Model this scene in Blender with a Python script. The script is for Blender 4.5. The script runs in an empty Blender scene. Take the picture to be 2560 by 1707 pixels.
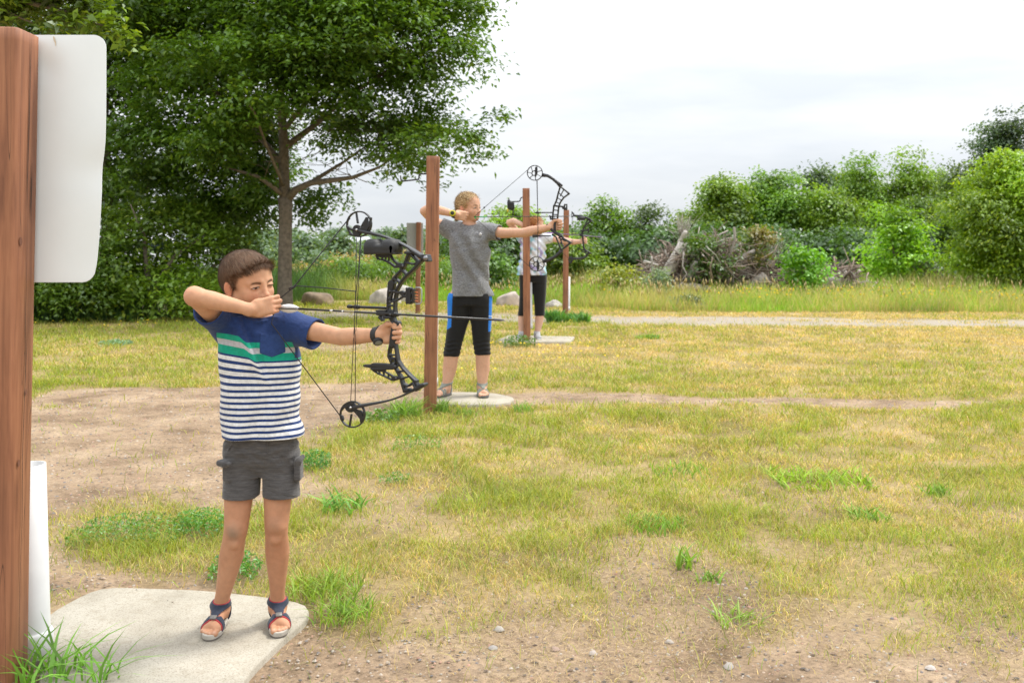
import bpy, math, random
import numpy as np
from mathutils import Vector, Matrix

random.seed(7)
RNG = np.random.default_rng(7)
scene = bpy.context.scene

# ------------------------------------------------------------------ camera
CAMH = 1.2
FPX = 2489.0
cam_data = bpy.data.cameras.new("camera")
cam = bpy.data.objects.new("camera", cam_data)
scene.collection.objects.link(cam)
scene.camera = cam
cam_data.sensor_width = 36.0
cam_data.lens = 35.0
cam_data.shift_y = -(853.5 - 622.0) / 2560.0
cam_data.clip_end = 2000.0
cam_data.clip_start = 0.05
cam.location = (0, 0, CAMH)
cam.rotation_euler = (math.radians(90), 0, 0)
cam_data.dof.use_dof = True
cam_data.dof.focus_distance = 3.6
cam_data.dof.aperture_fstop = 6.3

# ------------------------------------------------------------------ sky and sun
SUN_EL, SUN_AZ = math.radians(58), math.radians(62)     # azimuth from +Y (view direction) towards +X
world = bpy.data.worlds.new("World")
scene.world = world
world.use_nodes = True
wn, wl = world.node_tree.nodes, world.node_tree.links
wn.clear()
w_out = wn.new("ShaderNodeOutputWorld")
w_bg = wn.new("ShaderNodeBackground")
w_sky = wn.new("ShaderNodeTexSky")
w_sky.sky_type = 'NISHITA'
w_sky.sun_disc = False
w_sky.sun_elevation = SUN_EL
w_sky.sun_rotation = SUN_AZ
w_tc = wn.new("ShaderNodeTexCoord")
w_sep = wn.new("ShaderNodeSeparateXYZ")
wl.new(w_tc.outputs["Generated"], w_sep.inputs[0])
w_ramp = wn.new("ShaderNodeValToRGB")               # overcast cloud deck: brightest overhead
cr = w_ramp.color_ramp
cr.elements[0].position = 0.0
cr.elements[0].color = (0.90, 0.915, 0.93, 1)
cr.elements[1].position = 1.0
cr.elements[1].color = (1.0, 1.0, 1.0, 1)
e = cr.elements.new(0.10); e.color = (0.91, 0.925, 0.945, 1)
e = cr.elements.new(0.22); e.color = (0.96, 0.968, 0.975, 1)
wl.new(w_sep.outputs["Z"], w_ramp.inputs[0])
w_map = wn.new("ShaderNodeMapping")
w_map.inputs["Scale"].default_value = (1.0, 1.0, 5.0)
wl.new(w_tc.outputs["Generated"], w_map.inputs[0])
w_noise = wn.new("ShaderNodeTexNoise")
w_noise.inputs["Scale"].default_value = 3.4
w_noise.inputs["Detail"].default_value = 5
w_noise.inputs["Roughness"].default_value = 0.5
wl.new(w_map.outputs[0], w_noise.inputs["Vector"])
w_nr = wn.new("ShaderNodeValToRGB")
w_nr.color_ramp.elements[0].position = 0.36
w_nr.color_ramp.elements[0].color = (0.77, 0.805, 0.85, 1)
w_nr.color_ramp.elements[1].position = 0.62
w_nr.color_ramp.elements[1].color = (0.95, 0.96, 0.97, 1)
wl.new(w_noise.outputs["Fac"], w_nr.inputs[0])
w_mul = wn.new("ShaderNodeMix"); w_mul.data_type = 'RGBA'; w_mul.blend_type = 'MULTIPLY'
w_mul.inputs["Factor"].default_value = 1.0
wl.new(w_ramp.outputs[0], w_mul.inputs["A"])
wl.new(w_nr.outputs[0], w_mul.inputs["B"])
w_up = wn.new("ShaderNodeMapRange")                 # overcast luminance rises towards the zenith
w_up.inputs["From Min"].default_value = 0.0
w_up.inputs["From Max"].default_value = 1.0
w_up.inputs["To Min"].default_value = 0.84
w_up.inputs["To Max"].default_value = 2.5
wl.new(w_sep.outputs["Z"], w_up.inputs["Value"])
w_sc = wn.new("ShaderNodeVectorMath"); w_sc.operation = 'SCALE'
wl.new(w_mul.outputs["Result"], w_sc.inputs[0])
wl.new(w_up.outputs[0], w_sc.inputs["Scale"])
w_s2 = wn.new("ShaderNodeVectorMath"); w_s2.operation = 'SCALE'
w_s2.inputs["Scale"].default_value = 0.10
wl.new(w_sky.outputs[0], w_s2.inputs[0])
w_mix = wn.new("ShaderNodeMix"); w_mix.data_type = 'RGBA'
w_mix.inputs["Factor"].default_value = 0.93
wl.new(w_s2.outputs[0], w_mix.inputs["A"])
wl.new(w_sc.outputs[0], w_mix.inputs["B"])
wl.new(w_mix.outputs["Result"], w_bg.inputs["Color"])
w_bg.inputs["Strength"].default_value = 1.0
wl.new(w_bg.outputs[0], w_out.inputs[0])

sun_data = bpy.data.lights.new("sun", 'SUN')
sun_data.energy = 2.9
sun_data.angle = math.radians(13)
sun_data.color = (1.0, 0.95, 0.87)
sun = bpy.data.objects.new("sun", sun_data)
scene.collection.objects.link(sun)
sdir = Vector((math.sin(SUN_AZ) * math.cos(SUN_EL), math.cos(SUN_AZ) * math.cos(SUN_EL), math.sin(SUN_EL)))
sun.rotation_euler = sdir.to_track_quat('Z', 'Y').to_euler()
sun.location = (5, 5, 30)

scene.view_settings.view_transform = 'Standard'
scene.view_settings.look = 'None'
scene.view_settings.gamma = 1.0
scene.view_settings.exposure = 0.24
scene.cycles.use_denoising = True
scene.cycles.max_bounces = 6
scene.cycles.transparent_max_bounces = 8


# ------------------------------------------------------------------ helpers
def at(x, y, D):
    """pixel of the 2560x1707 photograph and a distance -> point in the place"""
    return np.array(((x - 1280.0) / FPX * D, D, CAMH - (y - 622.0) / FPX * D))


def gd(x, y):
    """ground point under a pixel"""
    D = CAMH * FPX / (y - 622.0)
    return np.array(((x - 1280.0) / FPX * D, D))


def tag(o, label=None, cat=None, group=None, kind=None):
    if label: o["label"] = label
    if cat: o["category"] = cat
    if group: o["group"] = group
    if kind: o["kind"] = kind
    return o


def empty(name, loc=(0, 0, 0), rz=0.0):
    o = bpy.data.objects.new(name, None)
    o.empty_display_size = 0.1
    o.location = loc
    o.rotation_euler = (0, 0, rz)
    scene.collection.objects.link(o)
    return o


def mesh_np(name, V, F, mat, parent=None, cols=None, smooth=True, attrs=None, loc=None):
    """V (n,3), F (m,k) array or a list of such arrays; everything in world space, kept there when parented."""
    V = np.asarray(V, dtype=np.float32)
    Fs = [np.asarray(f, dtype=np.int32) for f in (F if isinstance(F, list) else [F])]
    Fs = [f for f in Fs if len(f)]
    me = bpy.data.meshes.new(name)
    org = np.zeros(3, dtype=np.float32)
    if parent is not None:
        pl = parent
        while pl is not None:
            org = org + np.array(pl.location, dtype=np.float32)
            pl = pl.parent
    own = np.array(loc, dtype=np.float32) if loc is not None else org
    V = V - own
    nl = sum(f.size for f in Fs)
    npoly = sum(len(f) for f in Fs)
    me.vertices.add(len(V))
    me.vertices.foreach_set("co", V.ravel())
    me.loops.add(nl)
    me.loops.foreach_set("vertex_index", np.concatenate([f.ravel() for f in Fs]))
    me.polygons.add(npoly)
    tot = np.concatenate([np.full(len(f), f.shape[1], dtype=np.int32) for f in Fs])
    start = np.concatenate([[0], np.cumsum(tot)[:-1]]).astype(np.int32)
    me.polygons.foreach_set("loop_start", start)
    me.polygons.foreach_set("loop_total", tot)
    if smooth:
        me.polygons.foreach_set("use_smooth", np.ones(npoly, dtype=bool))
    if cols is not None:
        ca = me.color_attributes.new("Col", 'FLOAT_COLOR', 'POINT')
        c4 = np.ones((len(V), 4), dtype=np.float32)
        c4[:, :3] = cols
        ca.data.foreach_set("color", c4.ravel())
    if attrs:
        for k, a in attrs.items():
            at_ = me.attributes.new(k, 'FLOAT', 'POINT')
            at_.data.foreach_set("value", np.asarray(a, dtype=np.float32))
    me.update(calc_edges=True)
    me.validate()
    ms = mat if isinstance(mat, (list, tuple)) else [mat]
    for m in ms: me.materials.append(m)
    o = bpy.data.objects.new(name, me)
    scene.collection.objects.link(o)
    if parent is not None:
        o.parent = parent
        if loc is not None:
            o.location = tuple(own - org)
    elif loc is not None:
        o.location = tuple(own)
    return o


# value noise ------------------------------------------------------
_T = np.random.default_rng(3).random(4096).astype(np.float32)


def vnoise(P, scale=1.0, seed=0):
    P = np.asarray(P, dtype=np.float64) * scale + 1000.0 + seed * 17.31
    i = np.floor(P).astype(np.int64)
    f = P - i
    f = f * f * (3 - 2 * f)
    d = P.shape[-1]
    out = 0
    pr = (73856093, 19349663, 83492791)
    for c in range(2 ** d):
        h = np.zeros(P.shape[:-1], dtype=np.int64)
        w = np.ones(P.shape[:-1])
        for a in range(d):
            b = (c >> a) & 1
            h ^= (i[..., a] + b) * pr[a]
            w = w * (f[..., a] if b else 1 - f[..., a])
        out = out + w * _T[(h + seed * 101) & 4095]
    return out


def fbm(P, scale=1.0, seed=0, oct=3):
    s, a, t = 0, 1.0, 0
    for o in range(oct):
        s = s + a * vnoise(P, scale * 2 ** o, seed + o)
        t += a
        a *= 0.5
    return s / t


def smooth01(a, b, x):
    t = np.clip((x - a) / (b - a), 0, 1)
    return t * t * (3 - 2 * t)


# meshing a signed distance field by surface nets -------------------
class Field:
    def __init__(self, lo, hi, h):
        self.lo = np.array(lo, dtype=np.float64)
        self.h = h
        self.n = np.ceil((np.array(hi) - self.lo) / h).astype(int) + 1
        self.F = np.full(self.n, 0.2, dtype=np.float32)

    def region(self, lo, hi):
        a = np.clip(np.floor((np.array(lo) - self.lo) / self.h).astype(int), 0, self.n)
        b = np.clip(np.ceil((np.array(hi) - self.lo) / self.h).astype(int) + 1, 0, self.n)
        if np.any(b <= a):
            return None, None
        sl = tuple(slice(a[i], b[i]) for i in range(3))
        ax = [(self.lo[i] + self.h * np.arange(a[i], b[i])).astype(np.float32) for i in range(3)]
        X, Y, Z = np.meshgrid(*ax, indexing='ij', sparse=True)
        return sl, (X, Y, Z)

    def op(self, fn, lo, hi, k=0.0, mode='add'):
        m = max(k, 0) * 1.3 + 3 * self.h
        sl, g = self.region(np.array(lo) - m, np.array(hi) + m)
        if sl is None: return
        d = fn(*g)
        A = self.F[sl]
        if mode == 'add':
            if k > 0:
                hh = np.clip(0.5 + 0.5 * (d - A) / k, 0, 1)
                R = d * (1 - hh) + A * hh - k * hh * (1 - hh)
            else:
                R = np.minimum(A, d)
        else:
            if k > 0:
                hh = np.clip(0.5 - 0.5 * (A + d) / k, 0, 1)
                R = A * (1 - hh) - d * hh + k * hh * (1 - hh)
            else:
                R = np.maximum(A, -d)
        self.F[sl] = R

    def cone(self, a, b, r1, r2, k=0.0, mode='add', flat=None):
        """round cone; flat=(axis vector, factor) squashes the section along that axis"""
        a = np.array(a, dtype=np.float64); b = np.array(b, dtype=np.float64)
        ba = b - a
        L2 = float(ba @ ba) + 1e-12
        R = max(r1, r2)

        def fn(X, Y, Z):
            px, py, pz = X - a[0], Y - a[1], Z - a[2]
            t = np.clip((px * ba[0] + py * ba[1] + pz * ba[2]) / L2, 0, 1)
            qx, qy, qz = px - ba[0] * t, py - ba[1] * t, pz - ba[2] * t
            if flat is not None:
                n, s = np.array(flat[0], dtype=float), flat[1]
                n = n / np.linalg.norm(n)
                dn = (qx * n[0] + qy * n[1] + qz * n[2])
                q2 = qx * qx + qy * qy + qz * qz + dn * dn * (1 / (s * s) - 1)
                return (np.sqrt(np.maximum(q2, 0)) - (r1 + (r2 - r1) * t)) * min(1.0, (1 + s) / 2)
            return np.sqrt(qx * qx + qy * qy + qz * qz) - (r1 + (r2 - r1) * t)
        self.op(fn, np.minimum(a, b) - R, np.maximum(a, b) + R, k, mode)

    def chain(self, pts, rs, k=0.01, mode='add'):
        P = [np.array(p, dtype=np.float64) for p in pts]

        def fn(X, Y, Z):
            out = None
            for i in range(len(P) - 1):
                a, ba = P[i], P[i + 1] - P[i]
                L2 = float(ba @ ba) + 1e-12
                px, py, pz = X - a[0], Y - a[1], Z - a[2]
                t = np.clip((px * ba[0] + py * ba[1] + pz * ba[2]) / L2, 0, 1)
                d = np.sqrt((px - ba[0] * t) ** 2 + (py - ba[1] * t) ** 2 + (pz - ba[2] * t) ** 2) - (rs[i] + (rs[i + 1] - rs[i]) * t)
                out = d if out is None else np.minimum(out, d)
            return out
        R = max(rs)
        self.op(fn, np.min(P, axis=0) - R, np.max(P, axis=0) + R, k, mode)

    def ell(self, c, r, M=None, k=0.0, mode='add'):
        """ellipsoid with radii r along the columns of M"""
        c = np.array(c, dtype=np.float64)
        M = np.eye(3) if M is None else np.array(M, dtype=np.float64)
        R = max(r)

        def fn(X, Y, Z):
            px, py, pz = X - c[0], Y - c[1], Z - c[2]
            u = [(px * M[0, i] + py * M[1, i] + pz * M[2, i]) for i in range(3)]
            k0 = np.sqrt((u[0] / r[0]) ** 2 + (u[1] / r[1]) ** 2 + (u[2] / r[2]) ** 2)
            k1 = np.sqrt((u[0] / r[0] ** 2) ** 2 + (u[1] / r[1] ** 2) ** 2 + (u[2] / r[2] ** 2) ** 2) + 1e-9
            return k0 * (k0 - 1) / k1
        self.op(fn, c - R, c + R, k, mode)

    def loft(self, secs, k=0.0, mode='add', p=2.3, disp=None, ang=0.0):
        """vertical body: secs rows (z, cx, cy, half width, half depth); ang turns the section about Z"""
        S = np.array(sorted(secs), dtype=np.float64)
        z0, z1 = S[0, 0], S[-1, 0]
        zz = np.linspace(z0, z1, 120)
        cols = []
        for j in range(1, 5):
            v = np.interp(zz, S[:, 0], S[:, j])
            kern = np.hanning(9); kern /= kern.sum()
            vp = np.pad(v, 4, mode='edge')
            cols.append(np.convolve(vp, kern, mode='valid'))
        ca, sa = math.cos(ang), math.sin(ang)
        W = S[:, 3].max() + 0.02

        def fn(X, Y, Z):
            zf = Z.ravel()
            cx, cy, a, b = [np.interp(zf, zz, c).reshape(Z.shape).astype(np.float32) for c in cols]
            dx, dy = X - cx, Y - cy
            u, v = dx * ca + dy * sa, -dx * sa + dy * ca
            q = (np.abs(u / a) ** p + np.abs(v / b) ** p) ** (1 / p)
            d = (q - 1) * np.minimum(a, b) * 0.92
            if disp is not None:
                d = d + disp(X, Y, Z)
            dz = np.maximum(z0 - Z, Z - z1)
            return np.maximum(d, dz)
        lo = (S[:, 1].min() - W, S[:, 2].min() - W, z0)
        hi = (S[:, 1].max() + W, S[:, 2].max() + W, z1)
        self.op(fn, lo, hi, k, mode)

    def box(self, c, half, M=None, r=0.0, k=0.0, mode='add'):
        c = np.array(c, dtype=np.float64)
        M = np.eye(3) if M is None else np.array(M, dtype=np.float64)
        R = float(np.linalg.norm(half))

        def fn(X, Y, Z):
            px, py, pz = X - c[0], Y - c[1], Z - c[2]
            q = [np.abs(px * M[0, i] + py * M[1, i] + pz * M[2, i]) - (half[i] - r) for i in range(3)]
            o = np.sqrt(np.maximum(q[0], 0) ** 2 + np.maximum(q[1], 0) ** 2 + np.maximum(q[2], 0) ** 2)
            return o + np.minimum(np.maximum(np.maximum(q[0], q[1]), q[2]), 0) - r
        self.op(fn, c - R, c + R, k, mode)

    def mesh(self, smooth_it=0):
        F = self.F
        S = F < 0
        c = S[:-1, :-1, :-1].astype(np.int8)
        cnt = np.zeros(c.shape, dtype=np.int8)
        for dx in (0, 1):
            for dy in (0, 1):
                for dz in (0, 1):
                    cnt += S[dx:F.shape[0] - 1 + dx, dy:F.shape[1] - 1 + dy, dz:F.shape[2] - 1 + dz]
        I = np.argwhere((cnt > 0) & (cnt < 8))
        idx = np.full(c.shape, -1, dtype=np.int32)
        idx[I[:, 0], I[:, 1], I[:, 2]] = np.arange(len(I))
        P = np.zeros((len(I), 3)); W = np.zeros(len(I))
        cor = [(x, y, z) for x in (0, 1) for y in (0, 1) for z in (0, 1)]
        val = {q: F[I[:, 0] + q[0], I[:, 1] + q[1], I[:, 2] + q[2]].astype(np.float64) for q in cor}
        for q in cor:
            for a in range(3):
                if q[a] == 0:
                    q2 = list(q); q2[a] = 1; q2 = tuple(q2)
                    v0, v1 = val[q], val[q2]
                    m = (v0 < 0) != (v1 < 0)
                    t = np.where(m, v0 / np.where(np.abs(v0 - v1) < 1e-12, 1, v0 - v1), 0)
                    pt = np.zeros((len(I), 3))
                    for b in range(3): pt[:, b] = q[b]
                    pt[:, a] = t
                    P += pt * m[:, None]; W += m
        V = (I + P / W[:, None]) * self.h + self.lo
        quads = []
        for a in range(3):
            b, d = (a + 1) % 3, (a + 2) % 3
            s0 = [slice(None)] * 3; s1 = [slice(None)] * 3
            s0[a] = slice(0, -1); s1[a] = slice(1, None)
            for ax_ in (b, d):
                s0[ax_] = slice(1, -1); s1[ax_] = slice(1, -1)
            A, B = S[tuple(s0)], S[tuple(s1)]
            E = np.argwhere(A != B)
            if not len(E): continue
            inside = A[E[:, 0], E[:, 1], E[:, 2]]
            E = E.copy(); E[:, b] += 1; E[:, d] += 1
            def g(ob, od):
                J = E.copy(); J[:, b] -= ob; J[:, d] -= od
                return idx[J[:, 0], J[:, 1], J[:, 2]]
            q = np.stack([g(1, 1), g(0, 1), g(0, 0), g(1, 0)], axis=1)
            q[~inside] = q[~inside][:, ::-1]
            quads.append(q)
        Q = np.concatenate(quads)
        if smooth_it:
            ed = np.concatenate([Q[:, [0, 1]], Q[:, [1, 2]], Q[:, [2, 3]], Q[:, [3, 0]]])
            deg = np.bincount(ed.ravel(), minlength=len(V)).astype(float)
            for _ in range(smooth_it):
                S_ = np.zeros_like(V)
                for j in range(3):
                    S_[:, j] = np.bincount(ed[:, 0], V[ed[:, 1], j], len(V)) + np.bincount(ed[:, 1], V[ed[:, 0], j], len(V))
                V = 0.5 * V + 0.5 * S_ / deg[:, None]
        return V, Q


# tubes, boxes -------------------------------------------------------
class MB:
    """collects shapes and links them as ONE mesh"""
    def __init__(self):
        self.V, self.Q, self.T, self.n, self.C = [], [], [], 0, []

    def add(self, V, Q=None, T=None, col=None):
        V = np.asarray(V, dtype=float)
        self.V.append(V)
        if Q is not None and len(Q): self.Q.append(np.asarray(Q) + self.n)
        if T is not None and len(T): self.T.append(np.asarray(T) + self.n)
        if col is not None:
            self.C.append(np.broadcast_to(np.asarray(col, dtype=float), (len(V), 3)))
        self.n += len(V)

    def tube(self, pts, rs, seg=8, col=None, flat=None):
        pts = np.array(pts, dtype=float)
        if np.isscalar(rs): rs = [rs] * len(pts)
        n = len(pts)
        tan = np.gradient(pts, axis=0)
        tan /= np.linalg.norm(tan, axis=1)[:, None] + 1e-12
        ref = np.array((0, 0, 1.0)) if abs(tan[0][2]) < 0.9 else np.array((1.0, 0, 0))
        u = np.cross(tan[0], ref); u /= np.linalg.norm(u)
        rings = []
        th = np.arange(seg) / seg * 2 * math.pi
        for i in range(n):
            u = u - tan[i] * (u @ tan[i]); u /= np.linalg.norm(u)
            v = np.cross(tan[i], u)
            rings.append(pts[i] + rs[i] * (np.cos(th)[:, None] * u + np.sin(th)[:, None] * v * (flat or 1)))
        V = np.concatenate(rings + [pts[:1], pts[-1:]])
        Q = []
        for i in range(n - 1):
            a = i * seg + np.arange(seg); b = i * seg + (np.arange(seg) + 1) % seg
            Q.append(np.stack([a, b, b + seg, a + seg], 1))
        j = np.arange(seg); k = (j + 1) % seg
        e0, e1 = n * seg, n * seg + 1
        T = np.concatenate([np.stack([k, j, np.full(seg, e0)], 1), np.stack([(n - 1) * seg + j, (n - 1) * seg + k, np.full(seg, e1)], 1)])
        self.add(V, np.concatenate(Q), T, col)
        return self

    def box(self, c, half, M=None, bev=0.0, col=None):
        """box with chamfered edges"""
        c = np.array(c, dtype=float); h = np.array(half, dtype=float)
        M = np.eye(3) if M is None else np.array(M, dtype=float)
        if bev <= 0:
            V = np.array([(x, y, z) for x in (-1, 1) for y in (-1, 1) for z in (-1, 1)]) * h
            Q = [(0, 1, 3, 2), (4, 6, 7, 5), (0, 4, 5, 1), (2, 3, 7, 6), (0, 2, 6, 4), (1, 5, 7, 3)]
            self.add(c + V @ M.T, Q, None, col)
            return self
        V, idx = [], {}
        for s in [(x, y, z) for x in (-1, 1) for y in (-1, 1) for z in (-1, 1)]:
            for a in range(3):
                p = [s[j] * (h[j] - (0 if j == a else bev)) for j in range(3)]
                idx[(s, a)] = len(V); V.append(p)
        Q, T = [], []
        for a in range(3):
            b, d = (a + 1) % 3, (a + 2) % 3
            for sg in (-1, 1):
                loop = []
                for (sb, sd) in ((-1, -1), (1, -1), (1, 1), (-1, 1)):
                    s = [0, 0, 0]; s[a] = sg; s[b] = sb; s[d] = sd
                    loop.append(idx[(tuple(s), a)])
                Q.append(loop if sg > 0 else loop[::-1])
            for sb in (-1, 1):
                for sd in (-1, 1):
                    s0 = [0, 0, 0]; s1 = [0, 0, 0]
                    s0[a] = -1; s1[a] = 1
                    for s in (s0, s1): s[b] = sb; s[d] = sd
                    q = [idx[(tuple(s0), b)], idx[(tuple(s1), b)], idx[(tuple(s1), d)], idx[(tuple(s0), d)]]
                    Q.append(q if sb * sd < 0 else q[::-1])
        for s in [(x, y, z) for x in (-1, 1) for y in (-1, 1) for z in (-1, 1)]:
            t = [idx[(s, 0)], idx[(s, 1)], idx[(s, 2)]]
            T.append(t if s[0] * s[1] * s[2] > 0 else t[::-1])
        self.add(c + np.array(V) @ M.T, Q, T, col)
        return self

    def build(self, name, mat, parent=None, smooth=True, loc=None, **kw):
        V = np.concatenate(self.V)
        Fs = []
        if self.Q: Fs.append(np.concatenate(self.Q))
        if self.T: Fs.append(np.concatenate(self.T))
        cols = np.concatenate(self.C) if self.C else None
        return mesh_np(name, V, Fs, mat, parent, cols=cols, smooth=smooth, loc=loc, **kw)


# materials ----------------------------------------------------------
def srgb(r, g, b):
    f = lambda c: (c / 255 / 12.92) if c <= 10.3 else (((c / 255) + 0.055) / 1.055) ** 2.4
    return (f(r), f(g), f(b))


def new_mat(name):
    m = bpy.data.materials.new(name)
    m.use_nodes = True
    nt = m.node_tree
    b = nt.nodes["Principled BSDF"]
    return m, nt, b


def simple(name, col, rough=0.5, metal=0.0, spec=0.5, nscale=0, namp=0.0, bump=0.0, bscale=80, coat=0.0):
    m, nt, b = new_mat(name)
    b.inputs["Base Color"].default_value = (*col, 1)
    b.inputs["Roughness"].default_value = rough
    b.inputs["Metallic"].default_value = metal
    b.inputs["Specular IOR Level"].default_value = spec
    b.inputs["Coat Weight"].default_value = coat
    tc = nt.nodes.new("ShaderNodeTexCoord")
    if namp > 0:
        n = nt.nodes.new("ShaderNodeTexNoise")
        n.inputs["Scale"].default_value = nscale
        n.inputs["Detail"].default_value = 6
        nt.links.new(tc.outputs["Object"], n.inputs["Vector"])
        mr = nt.nodes.new("ShaderNodeMapRange")
        mr.inputs["From Min"].default_value = 0.3; mr.inputs["From Max"].default_value = 0.7
        mr.inputs["To Min"].default_value = 1 - namp; mr.inputs["To Max"].default_value = 1 + namp
        nt.links.new(n.outputs["Fac"], mr.inputs["Value"])
        s = nt.nodes.new("ShaderNodeVectorMath"); s.operation = 'SCALE'
        s.inputs[0].default_value = col
        nt.links.new(mr.outputs[0], s.inputs["Scale"])
        nt.links.new(s.outputs[0], b.inputs["Base Color"])
    if bump > 0:
        n = nt.nodes.new("ShaderNodeTexNoise")
        n.inputs["Scale"].default_value = bscale
        n.inputs["Detail"].default_value = 6
        nt.links.new(tc.outputs["Object"], n.inputs["Vector"])
        bp = nt.nodes.new("ShaderNodeBump")
        bp.inputs["Strength"].default_value = bump
        bp.inputs["Distance"].default_value = 0.01
        nt.links.new(n.outputs["Fac"], bp.inputs["Height"])
        nt.links.new(bp.outputs[0], b.inputs["Normal"])
    return m


def leaf_mat(name, rough=0.5, transl=0.35, gloss=0.08, tint=(1.0, 1.0, 0.6)):
    m = bpy.data.materials.new(name)
    m.use_nodes = True
    nt = m.node_tree
    nt.nodes.clear()
    out = nt.nodes.new("ShaderNodeOutputMaterial")
    a = nt.nodes.new("ShaderNodeAttribute"); a.attribute_name = "Col"
    d = nt.nodes.new("ShaderNodeBsdfDiffuse")
    t = nt.nodes.new("ShaderNodeBsdfTranslucent")
    g = nt.nodes.new("ShaderNodeBsdfGlossy")
    g.inputs["Roughness"].default_value = rough
    g.inputs["Color"].default_value = (0.9, 0.95, 1, 1)
    mt = nt.nodes.new("ShaderNodeMix"); mt.data_type = 'RGBA'; mt.blend_type = 'MULTIPLY'
    mt.inputs["Factor"].default_value = 1.0
    mt.inputs["B"].default_value = (tint[0] * 1.35, tint[1] * 1.35, tint[2] * 0.9, 1)
    nt.links.new(a.outputs["Color"], mt.inputs["A"])
    nt.links.new(a.outputs["Color"], d.inputs["Color"])
    nt.links.new(mt.outputs["Result"], t.inputs["Color"])
    m1 = nt.nodes.new("ShaderNodeMixShader"); m1.inputs[0].default_value = transl
    nt.links.new(d.outputs[0], m1.inputs[1]); nt.links.new(t.outputs[0], m1.inputs[2])
    m2 = nt.nodes.new("ShaderNodeMixShader"); m2.inputs[0].default_value = gloss
    nt.links.new(m1.outputs[0], m2.inputs[1]); nt.links.new(g.outputs[0], m2.inputs[2])
    nt.links.new(m2.outputs[0], out.inputs[0])
    return m


M_LEAF = leaf_mat("foliage", 0.42, 0.38, 0.05)
M_GRASS = leaf_mat("grass_blades", 0.6, 0.30, 0.03, tint=(1.0, 1.0, 0.7))
M_BARK = simple("bark", (0.155, 0.125, 0.092), 0.9, nscale=18, namp=0.35, bump=0.9, bscale=30)
M_DRY = simple("dry_wood", (0.30, 0.245, 0.20), 0.9, nscale=9, namp=0.4, bump=0.6, bscale=40)
# ================================================================== GROUND
def poly_g(pts, S=0.91875):
    """polygon given by points of the photo's ground -> ground coordinates"""
    return np.array([gd(x / S, y / S) for x, y in pts])


def poly_sd(P, poly):
    """signed distance (negative inside) of points P (n,2)"""
    d = np.full(len(P), 1e9)
    ins = np.zeros(len(P), dtype=bool)
    n = len(poly)
    for i in range(n):
        a, b = poly[i], poly[(i + 1) % n]
        e = b - a
        w = P - a
        t = np.clip((w @ e) / (e @ e), 0, 1)
        q = w - t[:, None] * e
        d = np.minimum(d, (q ** 2).sum(1))
        c = ((a[1] <= P[:, 1]) != (b[1] <= P[:, 1]))
        with np.errstate(divide='ignore', invalid='ignore'):
            xx = a[0] + (P[:, 1] - a[1]) / (b[1] - a[1] if b[1] != a[1] else 1e-9) * e[0]
        ins ^= c & (P[:, 0] < xx)
    d = np.sqrt(d)
    return np.where(ins, -d, d)


DIRT = [
    poly_g([(-900, 925), (120, 930), (300, 905), (560, 905), (700, 900), (960, 905), (985, 940), (860, 965),
            (760, 1010), (725, 1080), (690, 1150), (560, 1170), (420, 1160), (230, 1200), (255, 1300), (320, 1345), (230, 1360), (110, 1440), (60, 1568), (-400, 1568), (-900, 1300)]),
    np.array([[-1.75, 2.0], [-2.4, 3.4], [-1.2, 3.55], [-0.6, 3.22], [0.0, 3.18], [0.5, 3.16], [1.0, 3.04], [1.5, 2.96], [2.3, 2.86], [3.0, 2.7], [3.5, 2.2], [3.0, 1.0], [-1.7, 1.0]]),
    np.array([[-3.9, 7.5], [-0.8, 7.75], [-0.2, 7.45], [0.6, 7.75], [1.6, 7.70], [2.6, 7.5], [3.2, 7.45], [3.9, 7.9], [3.1, 7.95], [1.8, 8.05], [0.6, 8.3], [-0.3, 8.25], [-1.2, 8.9], [-3.9, 8.5]]),
]
DIRT_SOFT = [
    poly_g([(560, 765), (980, 755), (1010, 800), (900, 812), (640, 800), (520, 790)]),
]
ROAD_C = np.array([[-60, 27.0], [-22, 23.2], [-12, 20.8], [-6, 19.4], [-1.5, 17.7], [2.2, 16.7], [5, 16.35], [8, 16.1], [12, 15.5], [18, 14.2], [30, 11.0], [60, 1.0]])


def road_d(P):
    d = np.full(len(P), 1e9)
    for i in range(len(ROAD_C) - 1):
        a, b = ROAD_C[i], ROAD_C[i + 1]
        e = b - a
        t = np.clip(((P - a) @ e) / (e @ e), 0, 1)
        d = np.minimum(d, np.hypot(*(P - a - t[:, None] * e).T))
    return d


def tall_edge(x):
    """distance at which the unmown grass begins"""
    return np.interp(x, [-40, -12, -6.2, -5.2, -4.6, -3.4, -1, 0, 1.6, 3, 9, 14, 40], [15.6, 15.6, 16.2, 18.6, 23.0, 23.0, 22.6, 21.4, 20.2, 18.9, 18.7, 18.0, 15.0])


def dirt_mask(P):
    P = np.asarray(P, dtype=float)
    n1 = fbm(P, 1.3, 5, 4) - 0.5
    n2 = fbm(P, 6.0, 9, 3) - 0.5
    m = np.zeros(len(P))
    for i, poly in enumerate(DIRT):
        w = [0.42, 0.55, 0.12][i]
        sd = poly_sd(P, poly) + n1 * w * 1.8 + n2 * w * 0.9
        m = np.maximum(m, smooth01(w * 0.6, -w * 0.6, sd))
    for poly in DIRT_SOFT:
        sd = poly_sd(P, poly) + n1 * 1.0 + n2 * 0.5
        m = np.maximum(m, 0.75 * smooth01(0.4, -0.5, sd))
    b = fbm(P, 0.9, 31, 4)
    near = smooth01(6.5, 3.2, P[:, 1])
    m = np.maximum(m, near * 0.85 * smooth01(0.56, 0.68, b))
    return m


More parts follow.
